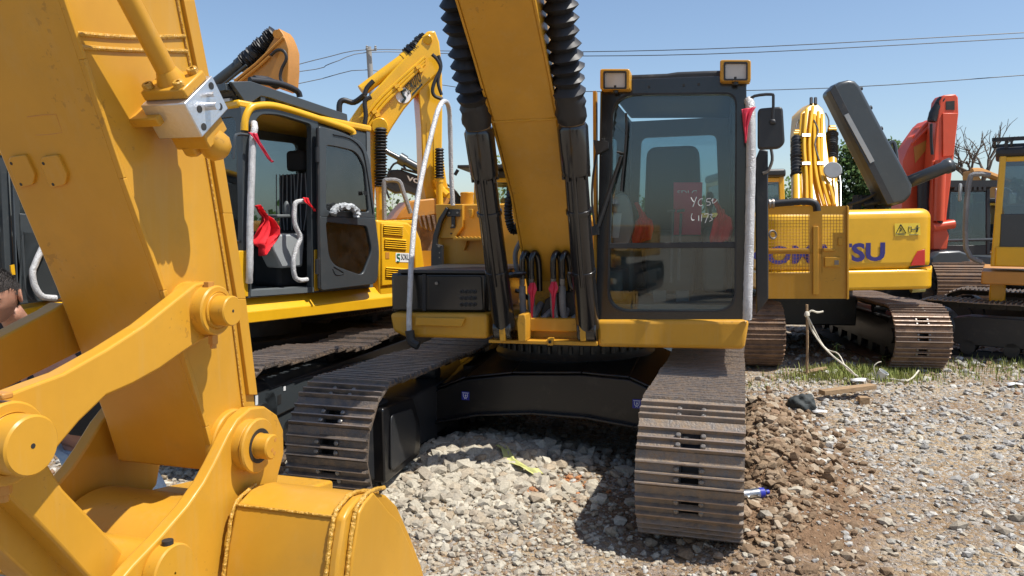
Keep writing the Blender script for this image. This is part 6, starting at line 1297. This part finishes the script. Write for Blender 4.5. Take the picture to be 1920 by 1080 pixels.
b = MB(); cc = bq(1561, 320, -.25); b.lathe(cc, V((-.3, -1, .25)), [(0, .13), (.02, .145), (.04, .13)], 24); mm = b.build('round_mirror', 'lgry', e7); b = MB(); b.tube([cc, bq(1573, 318, -.2), bq(1576, 345, -.2), bq(1576, 388, -.2)], .015, 6, smooth=0); b.build('mirror_arm', 'gry', mm)
b = MB(); c = KT.w(1.0, -1.9, .86); b.cyl(P(1708, 543, 10.45), P(1733, 541, 10.45), .045, n=14); tag(b.build('plastic_bottle', 'tape'), 'small yellow-green bottle lying on top of the muddy right track', 'bottle')
# ================================================================== RED EXCAVATOR
RY = 15.5; o8 = P(1765, 470, RY); R8 = Fr((o8.x-.2, RY+.6, 0), 0); q8 = lambda x, y, o=0: R8.Y(x, y, -.3+o)
e8 = thing('excavator', tuple(R8.o), 'orange-red excavator with folded boom and stick standing behind the exhaust pipe', 'excavator', 'excavators parked in the yard')
b = MB(); b.ext([q8(x, y, .4) for x, y in ((1690, 470), (1694, 302), (1702, 282), (1713, 262), (1733, 234), (1744, 224), (1752, 228), (1754, 300), (1747, 320), (1736, 360), (1730, 400), (1728, 470))], R8.B*.5); bm8 = b.build('boom', 'red', e8, bevel=.03)
b = MB()
for x, y in ((1714, 256), (1728, 238), (1738, 230)): b.ext([q8(x-4, y, .5), q8(x+5, y-6, .5), q8(x+5, y+6, .5), q8(x-4, y+8, .5)], R8.B*.2)
b.tube([q8(1710, 270, .36), q8(1742, 238, .36), q8(1748, 236, .36)], .035, 8); b.build('boom_bracket', 'red', bm8)
b = MB(); b.ext([q8(x, y, .395) for x, y in ((1713, 276), (1738, 262), (1735, 282), (1716, 306))], -R8.B*.004); b.build('pale_panel', 'ora', bm8)
st8 = [(1763, 188), (1770, 178), (1792, 176), (1797, 182), (1798, 213), (1789, 293), (1783, 345), (1776, 400), (1774, 425), (1780, 440), (1776, 468), (1749, 468), (1748, 430), (1745, 380), (1750, 300), (1755, 240)]
b = MB(); b.ext([q8(x, y) for x, y in st8], R8.B*.35); s8 = b.build('stick', 'red', e8, bevel=.025)
b = MB(); b.ext([q8(x, y, -.01) for x, y in ((1774, 190), (1790, 189), (1790, 206), (1774, 206))], R8.B*.02); b.build('stick_opening', 'dark', s8)
b = MB(); b.ext([q8(x, y, -.03) for x, y in ((1768, 212), (1797, 212), (1788, 292), (1768, 294))], R8.B*.05); b.ext([q8(x, y, -.03) for x, y in ((1748, 302), (1757, 300), (1757, 420), (1750, 420))], R8.B*.05); b.build('box_plate', 'red', s8, bevel=.01)
b = MB(); b.cyl(q8(1764, 300, -.12), q8(1760, 414, -.12), .10, n=18); b.cyl(q8(1780, 420, -.1), q8(1780, 420, .4), .1, n=16); b.cyl(q8(1748, 426, -.1), q8(1788, 420, -.1), .09, n=16); b.build('bucket_cylinder', 'red', s8)
b = MB(); b.cyl(q8(1762, 410, -.12), q8(1762, 424, -.12), .05); b.tube([q8(1748, 228, .1), q8(1752, 214, .1), q8(1762, 196, .1), q8(1768, 186, .1)], .10, 10, jit=.2); b.tube([q8(1746, 232, -.06), q8(1746, 260, -.06), q8(1748, 290, -.06)], .03, 8); b.build('sleeve', 'rub', s8)
b = MB(); b.cyl(q8(1733, 330, .2), q8(1733, 395, .2), .13, n=14); b.build('boom_cylinder', 'rub', e8)
b = MB(); pts = [(1746, 520), (1746, 484), (1760, 472), (1800, 470), (1816, 476), (1826, 500), (1826, 540)]; b.ext([q8(x, y, -.3) for x, y in pts], R8.B*.7); b.build('bucket', 'gry', e8, bevel=.04)
R9 = Fr((o8.x+.0, RY+2.2, 0), 6); track(R9, .55, -2.0, 1.8, .5, 1.0, e8, mt='rust', detail=False, pitch=.2, zc=.70); track(R9, -1.6, -2.0, 1.8, .5, .9, e8, mt='rust', detail=False, pitch=.2, zc=.70); body(R9, e8, 'red')
# ================================================================== DARK CAB MACHINE
DY = 17.0; o9 = P(1812, 480, DY); D9 = Fr((o9.x, DY+1, 0), 4)
e10 = thing('excavator', tuple(D9.o), 'excavator with dark front-facing cab and wrapped silver handle, right of the red stick', 'excavator', 'excavators parked in the yard', rz=-R_(4))
cab(D9, e10, -.42, .58, -1.0, .7, 1.3, 2.88, post='blkm', roofm='blkm')
b = MB(); b.box(D9, -.45, .6, -1.1, -.95, 2.78, 2.92); 
for i in range(7): b.box(D9, -.3+.1*i, -.24+.1*i, -1.12, -1.1, 2.7, 2.78)
b.build('sun_visor', 'blkm', e10); b = MB(); b.tube([D9.w(.62, -1.05, 2.7), D9.w(.66, -1.08, 2.2), D9.w(.78, -1.08, 1.4)], .04, 8, jit=.15); b.tube([D9.w(.62, -1.0, 2.72), D9.w(.85, -1.0, 2.74), D9.w(.98, -1.0, 2.60), D9.w(.96, -1.0, 2.45)], .03, 8); b.build('handle_bar', 'wrap', e10)
b = MB(); b.box(D9, .88, 1.06, -1.03, -.98, 2.40, 2.66); b.build('mirror', 'mirror', e10, bevel=.03)
b = MB(); b.tube([D9.w(-.4, -1.1, 1.62), D9.w(.55, -1.1, 1.64)], .03, 8); b.build('front_rail', 'gry', e10)
body(D9, e10, 'gry'); track(D9, 1.1, -1.9, 1.8, .385, .6, e10, detail=False, mt='steelw'); track(D9, -1.1, -1.9, 1.8, .385, .6, e10, detail=False, mt='steelw')
# machine behind, only its yellow link showing
d11 = P(1836, 400, 21); D11 = Fr((d11.x, 22, 0), 20); q11 = lambda x, y, o=0: P(x, y, 21+o)
e11 = thing('excavator', tuple(D11.o), 'distant excavator with yellow link and dark arm, in front of the bare tree', 'excavator', 'excavators parked in the yard', rz=-R_(20))
b = MB(); b.ext([q11(x, y) for x, y in ((1820, 330), (1822, 320), (1832, 322), (1842, 340), (1840, 350), (1822, 350))], V((0, .4, 0))); l11 = b.build('link', 'ora', e11, bevel=.02)
b = MB(); b.tube([q11(1822, 322), q11(1838, 322), q11(1860, 330), q11(1890, 342)], .10, 8); b.ext([q11(x, y, .1) for x, y in ((1830, 350), (1890, 338), (1900, 420), (1836, 420))], V((0, .5, 0))); b.build('arm', 'ora', e11)
cab(D11, e11, .2, 1.2, -1.0, .6, 1.3, 2.7, post='yel'); body(D11, e11, 'ora'); track(D11, 1.1, -1.9, 1.8, .385, .6, e11, detail=False); track(D11, -1.1, -1.9, 1.8, .385, .6, e11, detail=False)
# ================================================================== FAR-RIGHT MACHINE
pr_ = P(1872, 500, 10.6); FR = Fr((8.75, 10.7, 0), 28)
e13 = thing('excavator', tuple(FR.o), 'yellow excavator with roof-guarded cab cut off by the right edge of the picture', 'excavator', 'excavators parked in the yard', rz=-R_(28))
FR2 = Fr((8.98, 10.7, 0), 122)
cab(FR2, e13, .2, 1.25, -2.0, -.3, 1.35, 2.98, post='yel', roofm='blkm', guard=True, fm='gry', low=.72, glass='glassd')
f2 = lambda x, y, z: FR2.w(x, y, z)
b = MB(); b.tube([f2(1.25, -2.05, 2.6), f2(1.28, -2.2, 2.62), f2(1.3, -2.3, 2.5), f2(1.3, -2.3, 1.6), f2(1.28, -2.1, 1.4)], .035, 8); b.build('handrail', 'hose', e13)
b = MB(); b.box(FR2, 1.15, 1.35, -2.42, -2.38, 2.25, 2.5); b.build('mirror', 'lgry', e13, bevel=.02)
b = MB(); b.box(FR2, -1.3, 1.32, -2.1, 2.2, 1.1, 1.28); b.build('deck', 'ora', e13, bevel=.02)
b = MB(); b.box(FR2, 1.2, 1.27, -.75, -.25, 1.35, 2.75); b.box(FR2, 1.2, 1.27, -1.95, -.75, 1.35, 1.62); b.build('cab_side_panel', 'yel', e13, bevel=.02)
b = MB(); b.box(FR2, .3, 1.3, -.25, 2.2, 1.28, 2.1); eh = b.build('engine_cover', 'yel', e13, bevel=.03)
b = MB()
for i in range(7): b.box(FR2, 1.30, 1.315, -.15, .15, 1.5+.06*i, 1.53+.06*i)
b.build('louvre', 'ora', eh)
b = MB(); b.box(FR2, .7, .9, -2.0, -1.8, .8, 1.1); b.build('support_bracket', 'yel', e13, bevel=.02)
FT = Fr((8.75, 10.9, 0), 130); track(FT, 1.25, -2.2, 1.9, .40, .6, e13, mt='steelw', detail=False); track(FT, -1.2, -2.2, 1.9, .40, .6, e13, mt='steel', detail=False)
b = MB(); b.box(FT, -.9, .9, -1, 1.2, .4, .8); b.lathe(FT.w(0, 0, .8), FT.U, [(0, .62), (.27, .62)], 28); b.build('undercarriage_frame', 'blkm', e13)
# ================================================================== SMALL THINGS ON THE GROUND
def gz(x, y): return float(H(np.array([x]), np.array([y]))[0])
def GP(px, py):
    z = 0.0
    for _ in range(6): p = G(px, py, z); z = gz(p.x, p.y)
    return V((p.x, p.y, z))
g0 = GP(1512, 706); t0 = P(1513, 571, g0.y)
b = MB(); b.tube([g0-V((0, 0, .1)), g0.lerp(t0, .4)+V((.01, 0, 0)), t0], .017, 8, jit=.2, smooth=4); tag(b.build('wooden_stake', 'wood'), 'thin wooden stake driven into the dirt with white rope tied near its top', 'stake')
b = MB(); k = P(1513, 590, g0.y-.03)
b.lathe(k-V((0, 0, .03)), V((0, 0, 1)), [(0, .02), (.02, .034), (.05, .03), (.07, .018)], 10); b.tube([k, k+V((.05, -.01, .05)), k+V((.12, -.02, .03)), k+V((.2, 0, .04))], .012, 6, jit=.3)
b.tube([k, P(1522, 618, g0.y), P(1540, 645, g0.y-.1), P(1562, 668, g0.y-.3), P(1590, 690, g0.y-.5), GP(1614, 712)+V((0, 0, .02)), GP(1660, 714)+V((0, 0, .03)), GP(1702, 718)+V((0, 0, .03)), GP(1722, 704)+V((0, 0, .05))], .011, 6, jit=.3, smooth=5)
b.tube([k, P(1545, 650, g0.y), P(1572, 664, g0.y-.2), P(1588, 692, g0.y-.45), GP(1612, 712)+V((0, 0, .03))], .009, 6, jit=.3, smooth=5)
tag(b.build('rope', 'rope'), 'white rope running from the wooden stake down to the grass', 'rope')
c = GP(1651, 714)+V((0, 0, .05)); b = MB(); ax_ = V((.35, -.3, .75)).normalized(); b.lathe(c-ax_*.07, ax_, [(0, .045), (.0, .05), (.13, .062), (.14, .064), (.14, .058), (.01, .045)], 24); cup = b.build('plastic_cup', 'plastw'); tag(cup, 'white plastic cup lying in the grass by the rope', 'cup')
b = MB(); b.tube([c+V((-.07, 0, .03)), c+V((-.09, 0, .12)), c+V((-.04, 0, .17)), c+V((0, 0, .18))], .006, 6); b.build('straw', 'plastw', cup) if False else tag(b.build('white_tie', 'rope'), 'short curl of white string sticking up beside the plastic cup', 'string')
pA = GP(1540, 750); pB = GP(1637, 743); dn = (pB-pA).normalized(); sd = dn.cross(V((0, 0, 1))).normalized()
b = MB(); c = pA+V((0, 0, .055)); 
b.hexa([c-sd*.05, c+sd*.05, c+sd*.05+(pB-pA)+V((0, 0, .03)), c-sd*.05+(pB-pA)+V((0, 0, .03))]+[p+V((0, 0, .05)) for p in (c-sd*.05, c+sd*.05, c+sd*.05+(pB-pA)+V((0, 0, .03)), c-sd*.05+(pB-pA)+V((0, 0, .03)))]); tag(b.build('wooden_plank', 'wood', None, bevel=.004), 'weathered plank lying on the gravel beside the dark bag', 'plank')
b = MB(); pq = GP(1619, 758); f_ = Fr(tuple(pq), 10); b.box(f_, -.05, .05, -.05, .05, -.02, .08); tag(b.build('wood_block', 'wood', None, bevel=.004), 'short wooden block propping up the plank end', 'block')
p1_ = GP(1498, 708); p2_ = GP(1548, 697); b = MB(); b.tube([p1_+V((0, 0, .03)), p1_.lerp(p2_, .5)+V((0, 0, .05)), p2_+V((0, 0, .05))], .03, 5, jit=.2); tag(b.build('wood_scrap', 'wood'), 'narrow piece of scrap timber on the dirt by the foot of the stake', 'timber')
# crumpled bag
c = GP(1505, 768)+V((0, 0, .05)); bmh = bmesh.new(); bmesh.ops.create_icosphere(bmh, subdivisions=4, radius=1)
for v in bmh.verts:
    n_ = mnoise.noise(v.co*1.8)*.35+mnoise.noise(v.co*5)*.12+abs(mnoise.noise(v.co*V((9, 3, 3))))*.12; q_ = v.co*(1+n_); v.co = V((q_.x*.13, q_.y*.12, max(q_.z, -.4)*.105))+c
me = bpy.data.meshes.new('bag'); bmh.to_mesh(me); bmh.free(); me.polygons.foreach_set("use_smooth", [True]*len(me.polygons)); o = bpy.data.objects.new('crumpled_bag', me); COL.objects.link(o); me.materials.append(M['bag']); tag(o, 'crumpled dark grey bag lying on the soil mound by the plank', 'bag')
# white scraps
for i, (px, py, s, lab) in enumerate(((1536, 780, .09, 'white paper scrap on the gravel just below the dark bag'), (1900, 724, .10, 'white scrap near the right edge beyond the gravel'), (1610, 716, .10, 'flat white plastic shred where the rope meets the grass'))):
    c = GP(px, py)+V((0, 0, .03)); b = MB(); pts = [c+V((math.cos(a)*s*random.uniform(.6, 1.3), math.sin(a)*s*random.uniform(.5, 1), random.uniform(0, .03))) for a in [k*math.pi/4 for k in range(8)]]
    b.add([c+V((0, 0, .035))]+pts, [(0, k+1, (k+1) % 8+1) for k in range(8)]); o = b.build('paper_scrap', 'plastw'); tag(o, lab, 'scrap'); sm_ = o.modifiers.new('s', 'SOLIDIFY'); sm_.thickness = .003
# bottle by the right track
c = GP(1414, 936)+V((0, 0, .045)); dn = V((.96, .25, .02)).normalized(); b = MB(); b.lathe(c-dn*.10, dn, [(0, .015), (0, .030), (.01, .033), (.06, .032), (.07, .030), (.12, .033), (.15, .030), (.175, .016), (.18, .014), (.185, .014)], 24, cap=False); bt_ = b.build('plastic_bottle', 'plast'); tag(bt_, 'clear water bottle with a blue cap lying against the right track of the centre excavator', 'bottle')
b = MB(); b.lathe(c+dn*.083, dn, [(0, .016), (.02, .016), (.022, .013)], 16); b.build('bottle_cap', 'bluest', bt_); b = MB(); b.lathe(c+dn*.03, dn, [(0, .0335), (.035, .0315)], 24, cap=False); b.build('bottle_label', 'bluest', bt_)
# yellow-green strap on the rubble
pts = [(938, 852), (948, 862), (956, 874), (968, 884), (984, 892), (1000, 898), (1010, 903)]; rows = []
for i, (x, y) in enumerate(pts): p = GP(x, y)+V((0, 0, .065)); rows.append((p+V((-.035, .0, .02*math.sin(i*2))), p+V((.035, .03, -.01*math.sin(i*2.3)))))
o = cloth('strap', 'tape', None, rows, V((0, -.3, 1)), .006, 1.2, nx=6, ny=4); o.name = 'woven_strap'; tag(o, 'yellow-green woven strap draped over the pale rubble', 'strap')
# orange brick crumbs
k = 260; Xo = rng.normal(.35, .16, k); Yo = rng.normal(5.35, .10, k); M['brick'] = stonemat('orange_brick_crumbs', [(.40, .16, .06), (.50, .22, .09), (.34, .15, .07), (.45, .25, .13)])
stones('brick_crumbs', Xo, Yo, .006+.018*rng.random(k)**2, 'brick', label='orange brick crumbs on the rubble in front of the carbody', cat='rubble')
# weeds and grass
M['grass'] = mat('grass_blades', (.21, .26, .05), .7, dirt=(.38, .34, .13), damt=.5, dscale=3)
b = MB(); n = 2600
def blade(x, y, h, w_=.006):
    z = gz(x, y); a = random.uniform(0, 6.28); l = random.uniform(.1, .5)*h; dx, dy_ = math.cos(a), math.sin(a); p = V((x, y, z-.01)); m1 = p+V((dx*l*.3, dy_*l*.3, h*.6)); tp_ = p+V((dx*l, dy_*l, h)); sx = V((-dy_*w_, dx*w_, 0))
    b.add([p-sx, p+sx, m1+sx*.7, m1-sx*.7, tp_], [(0, 1, 2, 3), (3, 2, 4)])
for _ in range(4200):
    u = random.random()
    if u < .62: x, y = random.gauss(4.45, .38), random.gauss(9.75, .22)
    elif u < .72: x, y = random.gauss(3.7, .25), random.gauss(9.5, .25)
    elif u < .84: x, y = random.gauss(6.9, .45), random.gauss(10.3, .30)
    else: x, y = random.gauss(5.6, .8), random.gauss(9.9, .35)
    blade(x, y, random.uniform(.03, .13), .006)
for _ in range(50): blade(random.gauss(2.9, .15), random.gauss(8.9, .15), random.uniform(.05, .15), .004)
tag(b.build('grass', 'grass'), 'strip of short green grass growing behind the gravel', 'grass', kind='stuff')
M['leaf'] = stonemat('leaves', [(.045, .09, .02), (.08, .14, .035), (.06, .11, .03), (.12, .17, .05), (.05, .10, .03)], 0)
M['leaf2'] = stonemat('pale_leaves', [(.13, .17, .05), (.18, .22, .07), (.10, .14, .04)], 0)
M['bark'] = mat('bark', (.11, .085, .065), .9, bump=.6, bscale=30)
def weed(px, py, h, lab, wide=.05):
    p = GP(px, py); b = MB(); b.tube([p, p+V((.01, 0, h*.5)), p+V((.02, 0, h))], .006, 6); o = b.build('stem', 'leaf'); bpy.data.objects.remove(o)
    r = thing('weed', tuple(p), lab, 'weed'); b = MB(); b.tube([p, p+V((.01, 0, h*.5)), p+V((.02, 0, h))], .006, 6); b.build('stem', 'leaf', r); b = MB()
    for _ in range(70):
        u = random.random(); c = p+V((.02*u+random.gauss(0, wide*.5), random.gauss(0, wide*.5), h*(.2+.8*u))); a = random.uniform(0, 6.28); s = random.uniform(.015, .03); d1 = V((math.cos(a), math.sin(a), .5))*s; d2 = V((-math.sin(a), math.cos(a), .2))*s*.4; b.add([c, c+d1*.5+d2, c+d1, c+d1*.5-d2], [(0, 1, 2, 3)])
    b.build('leaves', 'leaf2', r)
weed(1565, 690, .32, 'tall seeded weed standing right of the rope and stake', .05); weed(1652, 688, .16, 'low leafy green weed at the back of the grass, above the cup', .12)
# ================================================================== TREES, POLE, WIRES
def limbs(b, p, d, L, r, dep, tips, spread=.55):
    q_ = p+d*L; b.tube([p, p.lerp(q_, .5)+V((random.gauss(0, 1), random.gauss(0, 1), 0))*L*.04, q_], r, 6 if dep > 1 else 4, smooth=2, rfun=lambda u: r*(1-.4*u))
    tips.append(q_)
    if dep == 0: return
    for _ in range(random.choice((2, 3, 3))):
        dd = (d+V((random.gauss(0, 1), random.gauss(0, 1), random.gauss(0.1, .7)))*spread).normalized(); dd.z = max(dd.z, .05 if spread > .5 else .3); limbs(b, p.lerp(q_, random.uniform(.55, 1)), dd.normalized(), L*random.uniform(.62, .82), r*.6, dep-1, tips, spread)
def tree(px, pyb, Yd, h, rad, leaves, lab, mt='leaf', ls=.10, z0=0.0, dep=4, group=None):
    p = P(px, pyb, Yd); p.z = z0; t = thing('tree', tuple(p), lab, 'tree', group); b = MB(); tips = []
    limbs(b, p, V((.02, 0, 1)), h*(.34 if leaves else .30), .03*h*(.5 if leaves else 1.0), dep, tips, .6 if leaves else .42); b.build('trunk', 'bark', t)
    if leaves:
        b = MB(); cl = [p+V((random.gauss(0, .42)*rad, random.gauss(0, .42)*rad, h*.62+random.gauss(0, .26)*h*.8)) for _ in range(46)]+[random.choice(tips) for _ in range(20)]
        for i in range(leaves):
            c0 = random.choice(cl); c = c0+V((random.gauss(0, 1), random.gauss(0, 1), random.gauss(0, 1)))*rad*.15
            if c.z < h*.22: c.z = h*.22+random.random()*h*.3
            if c.z > h*1.02: c.z = h*random.uniform(.8, 1.0)
            a = V((random.gauss(0, 1), random.gauss(0, 1), random.gauss(0, 1))).normalized(); e = a.orthogonal().normalized()*ls*.5; a = a*ls; b.add([c, c+a*.5+e, c+a, c+a*.5-e], [(0, 1, 2, 3)])
        b.build('crown', mt, t)
tree(1618, 385, 26, 4.7, 1.5, 13000, 'dense green tree between the yellow boom and the raised grey hood', ls=.13, group=None)
tree(1580, 385, 30, 3.6, 1.3, 4000, 'lower green tree just right of the yellow boom', ls=.13)
tree(1450, 385, 30, 3.8, 1.5, 4000, 'green tree half hidden behind the radiator door', ls=.13)
tree(1700, 385, 32, 4.2, 1.4, 3500, 'pale tree behind the root of the red boom', 'leaf2', ls=.12)
tree(948, 385, 24, 4.1, .9, 700, 'thin spring tree with few pale leaves left of the centre boom', 'leaf2', ls=.10)
tree(762, 400, 26, 3.9, 1.0, 300, 'thin twiggy tree behind the yellow excavator boom', 'leaf2', ls=.09)
tree(1826, 385, 24, 6.8, 1.0, 0, 'bare leafless tree against the sky right of the red stick', dep=6)
for i, (x, Yd, h_) in enumerate(((1800, 34, 3.4), (1850, 36, 4.0), (1890, 33, 3.9), (1935, 36, 3.7), (1520, 36, 3.6), (1240, 34, 3.2))):
    tree(x, 385, Yd, h_, 1.7, 2600, ('low green tree below the bare tree', 'rounded green tree right of the bare tree', 'green tree behind the far-right cab', 'green tree at the right edge of the yard', 'green tree behind the yellow rear boom', 'green tree hidden behind the centre cab')[i], ls=.17)
b = MB()
for i in range(9000):
    u = random.random(); c = V((-60+130*random.random(), 52+random.gauss(0, 2), abs(random.gauss(0, 1.0))+.2+1.2*math.sin(i*.0013)**2)); a = V((random.gauss(0, 1), random.gauss(0, 1), random.gauss(0, 1))).normalized(); e = a.orthogonal().normalized()*.25; a = a*.5; b.add([c, c+a*.5+e, c+a, c+a*.5-e], [(0, 1, 2, 3)])
tag(b.build('distant_hedge', 'leaf'), 'low far-off green hedge line beyond the yard', 'hedge', kind='stuff')
PY = 38.0; pt_ = P(691, 88, PY); pb_ = P(720, 440, PY)
po = thing('utility_pole', (pb_.x, PY, 0), 'leaning grey utility pole carrying the wires above the yellow boom', 'utility pole')
b = MB(); b.cyl(V((pb_.x, PY, -.3)), pt_, .19, .13, n=16); b.build('post', 'woodp', po)
b = MB(); top2 = P(700, 92, PY); b.cyl(P(687, 94, PY-.2), P(706, 94, PY-.2), .04, n=8); 
for x in (688, 704): b.lathe(P(x, 93, PY-.2), V((0, 0, 1)), [(0, .05), (.06, .07), (.1, .04), (.15, .06), (.2, .02)], 10)
b.build('crossarm', 'woodp', po)
for i, (pts, lab) in enumerate((([(540, 126, 36), (610, 108, 37), (690, 93, 38), (860, 96, 40), (1100, 97, 38), (1420, 88, 36), (1960, 59, 34)], 'topmost overhead wire crossing the sky'), ([(-200, 215, 26), (540, 137, 36), (620, 119, 37), (690, 98, 38), (860, 101, 40), (1100, 105, 38), (1420, 98, 36), (1960, 69, 34)], 'overhead wire running just below the topmost one'), ([(-200, 290, 26), (540, 161, 36), (690, 131, 38), (860, 164, 40), (1160, 172, 38), (1560, 165, 36), (1960, 138, 34)], 'lowest overhead wire, strung well below the upper pair'))):
    b = MB(); b.tube([P(*p) for p in pts], .019, 5, smooth=4); tag(b.build('overhead_wire', 'rub'), lab, 'wire', 'overhead wires')
# ================================================================== unseen excavators added behind the camera for the cab glass to reflect

for k, (bx_, by_, ang, m_, lab) in enumerate(((-6.6, -11.5, 190, 'tan', 'unseen tan excavator added behind the camera to the left, for glass reflections'), (-.6, -13.5, 176, 'yel', 'unseen yellow excavator added right behind the camera, for glass reflections'), (7.9, -11.8, 185, 'tan', 'unseen tan excavator added behind the camera to the right, for glass reflections'))):
    f = Fr((bx_, by_, 0), ang); e = thing('excavator', (bx_, by_, 0), lab, 'excavator', 'excavators parked in the yard', rz=-R_(ang))
    body(f, e, m_); track(f, 1.15, -2, 1.8, .385, .6, e, detail=False); track(f, -1.15, -2, 1.8, .385, .6, e, detail=False); cab(f, e, .35, 1.35, -1.15, .55, 1.25, 2.9, post='blkm')
    b = MB(); b.ext([f.w(-.22, y, z) for y, z in ((-.6, 1.3), (-1.2, 2.6), (-2.4, 4.2), (-3.4, 4.9), (-4.2, 5.0), (-4.3, 5.4), (-3.2, 5.6), (-1.9, 5.1), (-.6, 3.2), (-.1, 1.5))], f.R*.44); b.build('boom', m_, e, bevel=.02)
    b = MB(); b.ext([f.w(-.16, y, z) for y, z in ((-4.0, 5.5), (-4.5, 5.3), (-3.9, 2.6), (-3.6, 2.6))], f.R*.32); b.build('stick', m_, e, bevel=.02)
    for s in (-.32, .32):
        b = MB(); b.cyl(f.w(s, -1.1, 1.2), f.w(s, -2.2, 4.2), .08, n=14); b.build('boom_cylinder', 'blk', e)

# one more machine standing in the gap behind the right-hand cabs
fz = Fr((13.6, 17.2, 0), 12); ez = thing('excavator', (13.6, 17.2, 0), 'dark grey excavator standing in the gap behind the far-right yellow cab', 'excavator', 'excavators parked in the yard', rz=-R_(12))
body(fz, ez, 'gry'); track(fz, 1.15, -2, 1.8, .385, .6, ez, detail=False, mt='rust'); track(fz, -1.15, -2, 1.8, .385, .6, ez, detail=False, mt='rust'); cab(fz, ez, -1.3, -.3, -1.1, .5, 1.25, 2.85, post='blkm', glass='glassd')
b = MB(); b.ext([fz.w(-.2, y, z) for y, z in ((-.5, 1.3), (-1.1, 2.2), (-2.2, 2.9), (-2.2, 3.2), (-1.0, 2.9), (-.1, 1.6))], fz.R*.42); b.build('boom', 'ora', ez, bevel=.02)
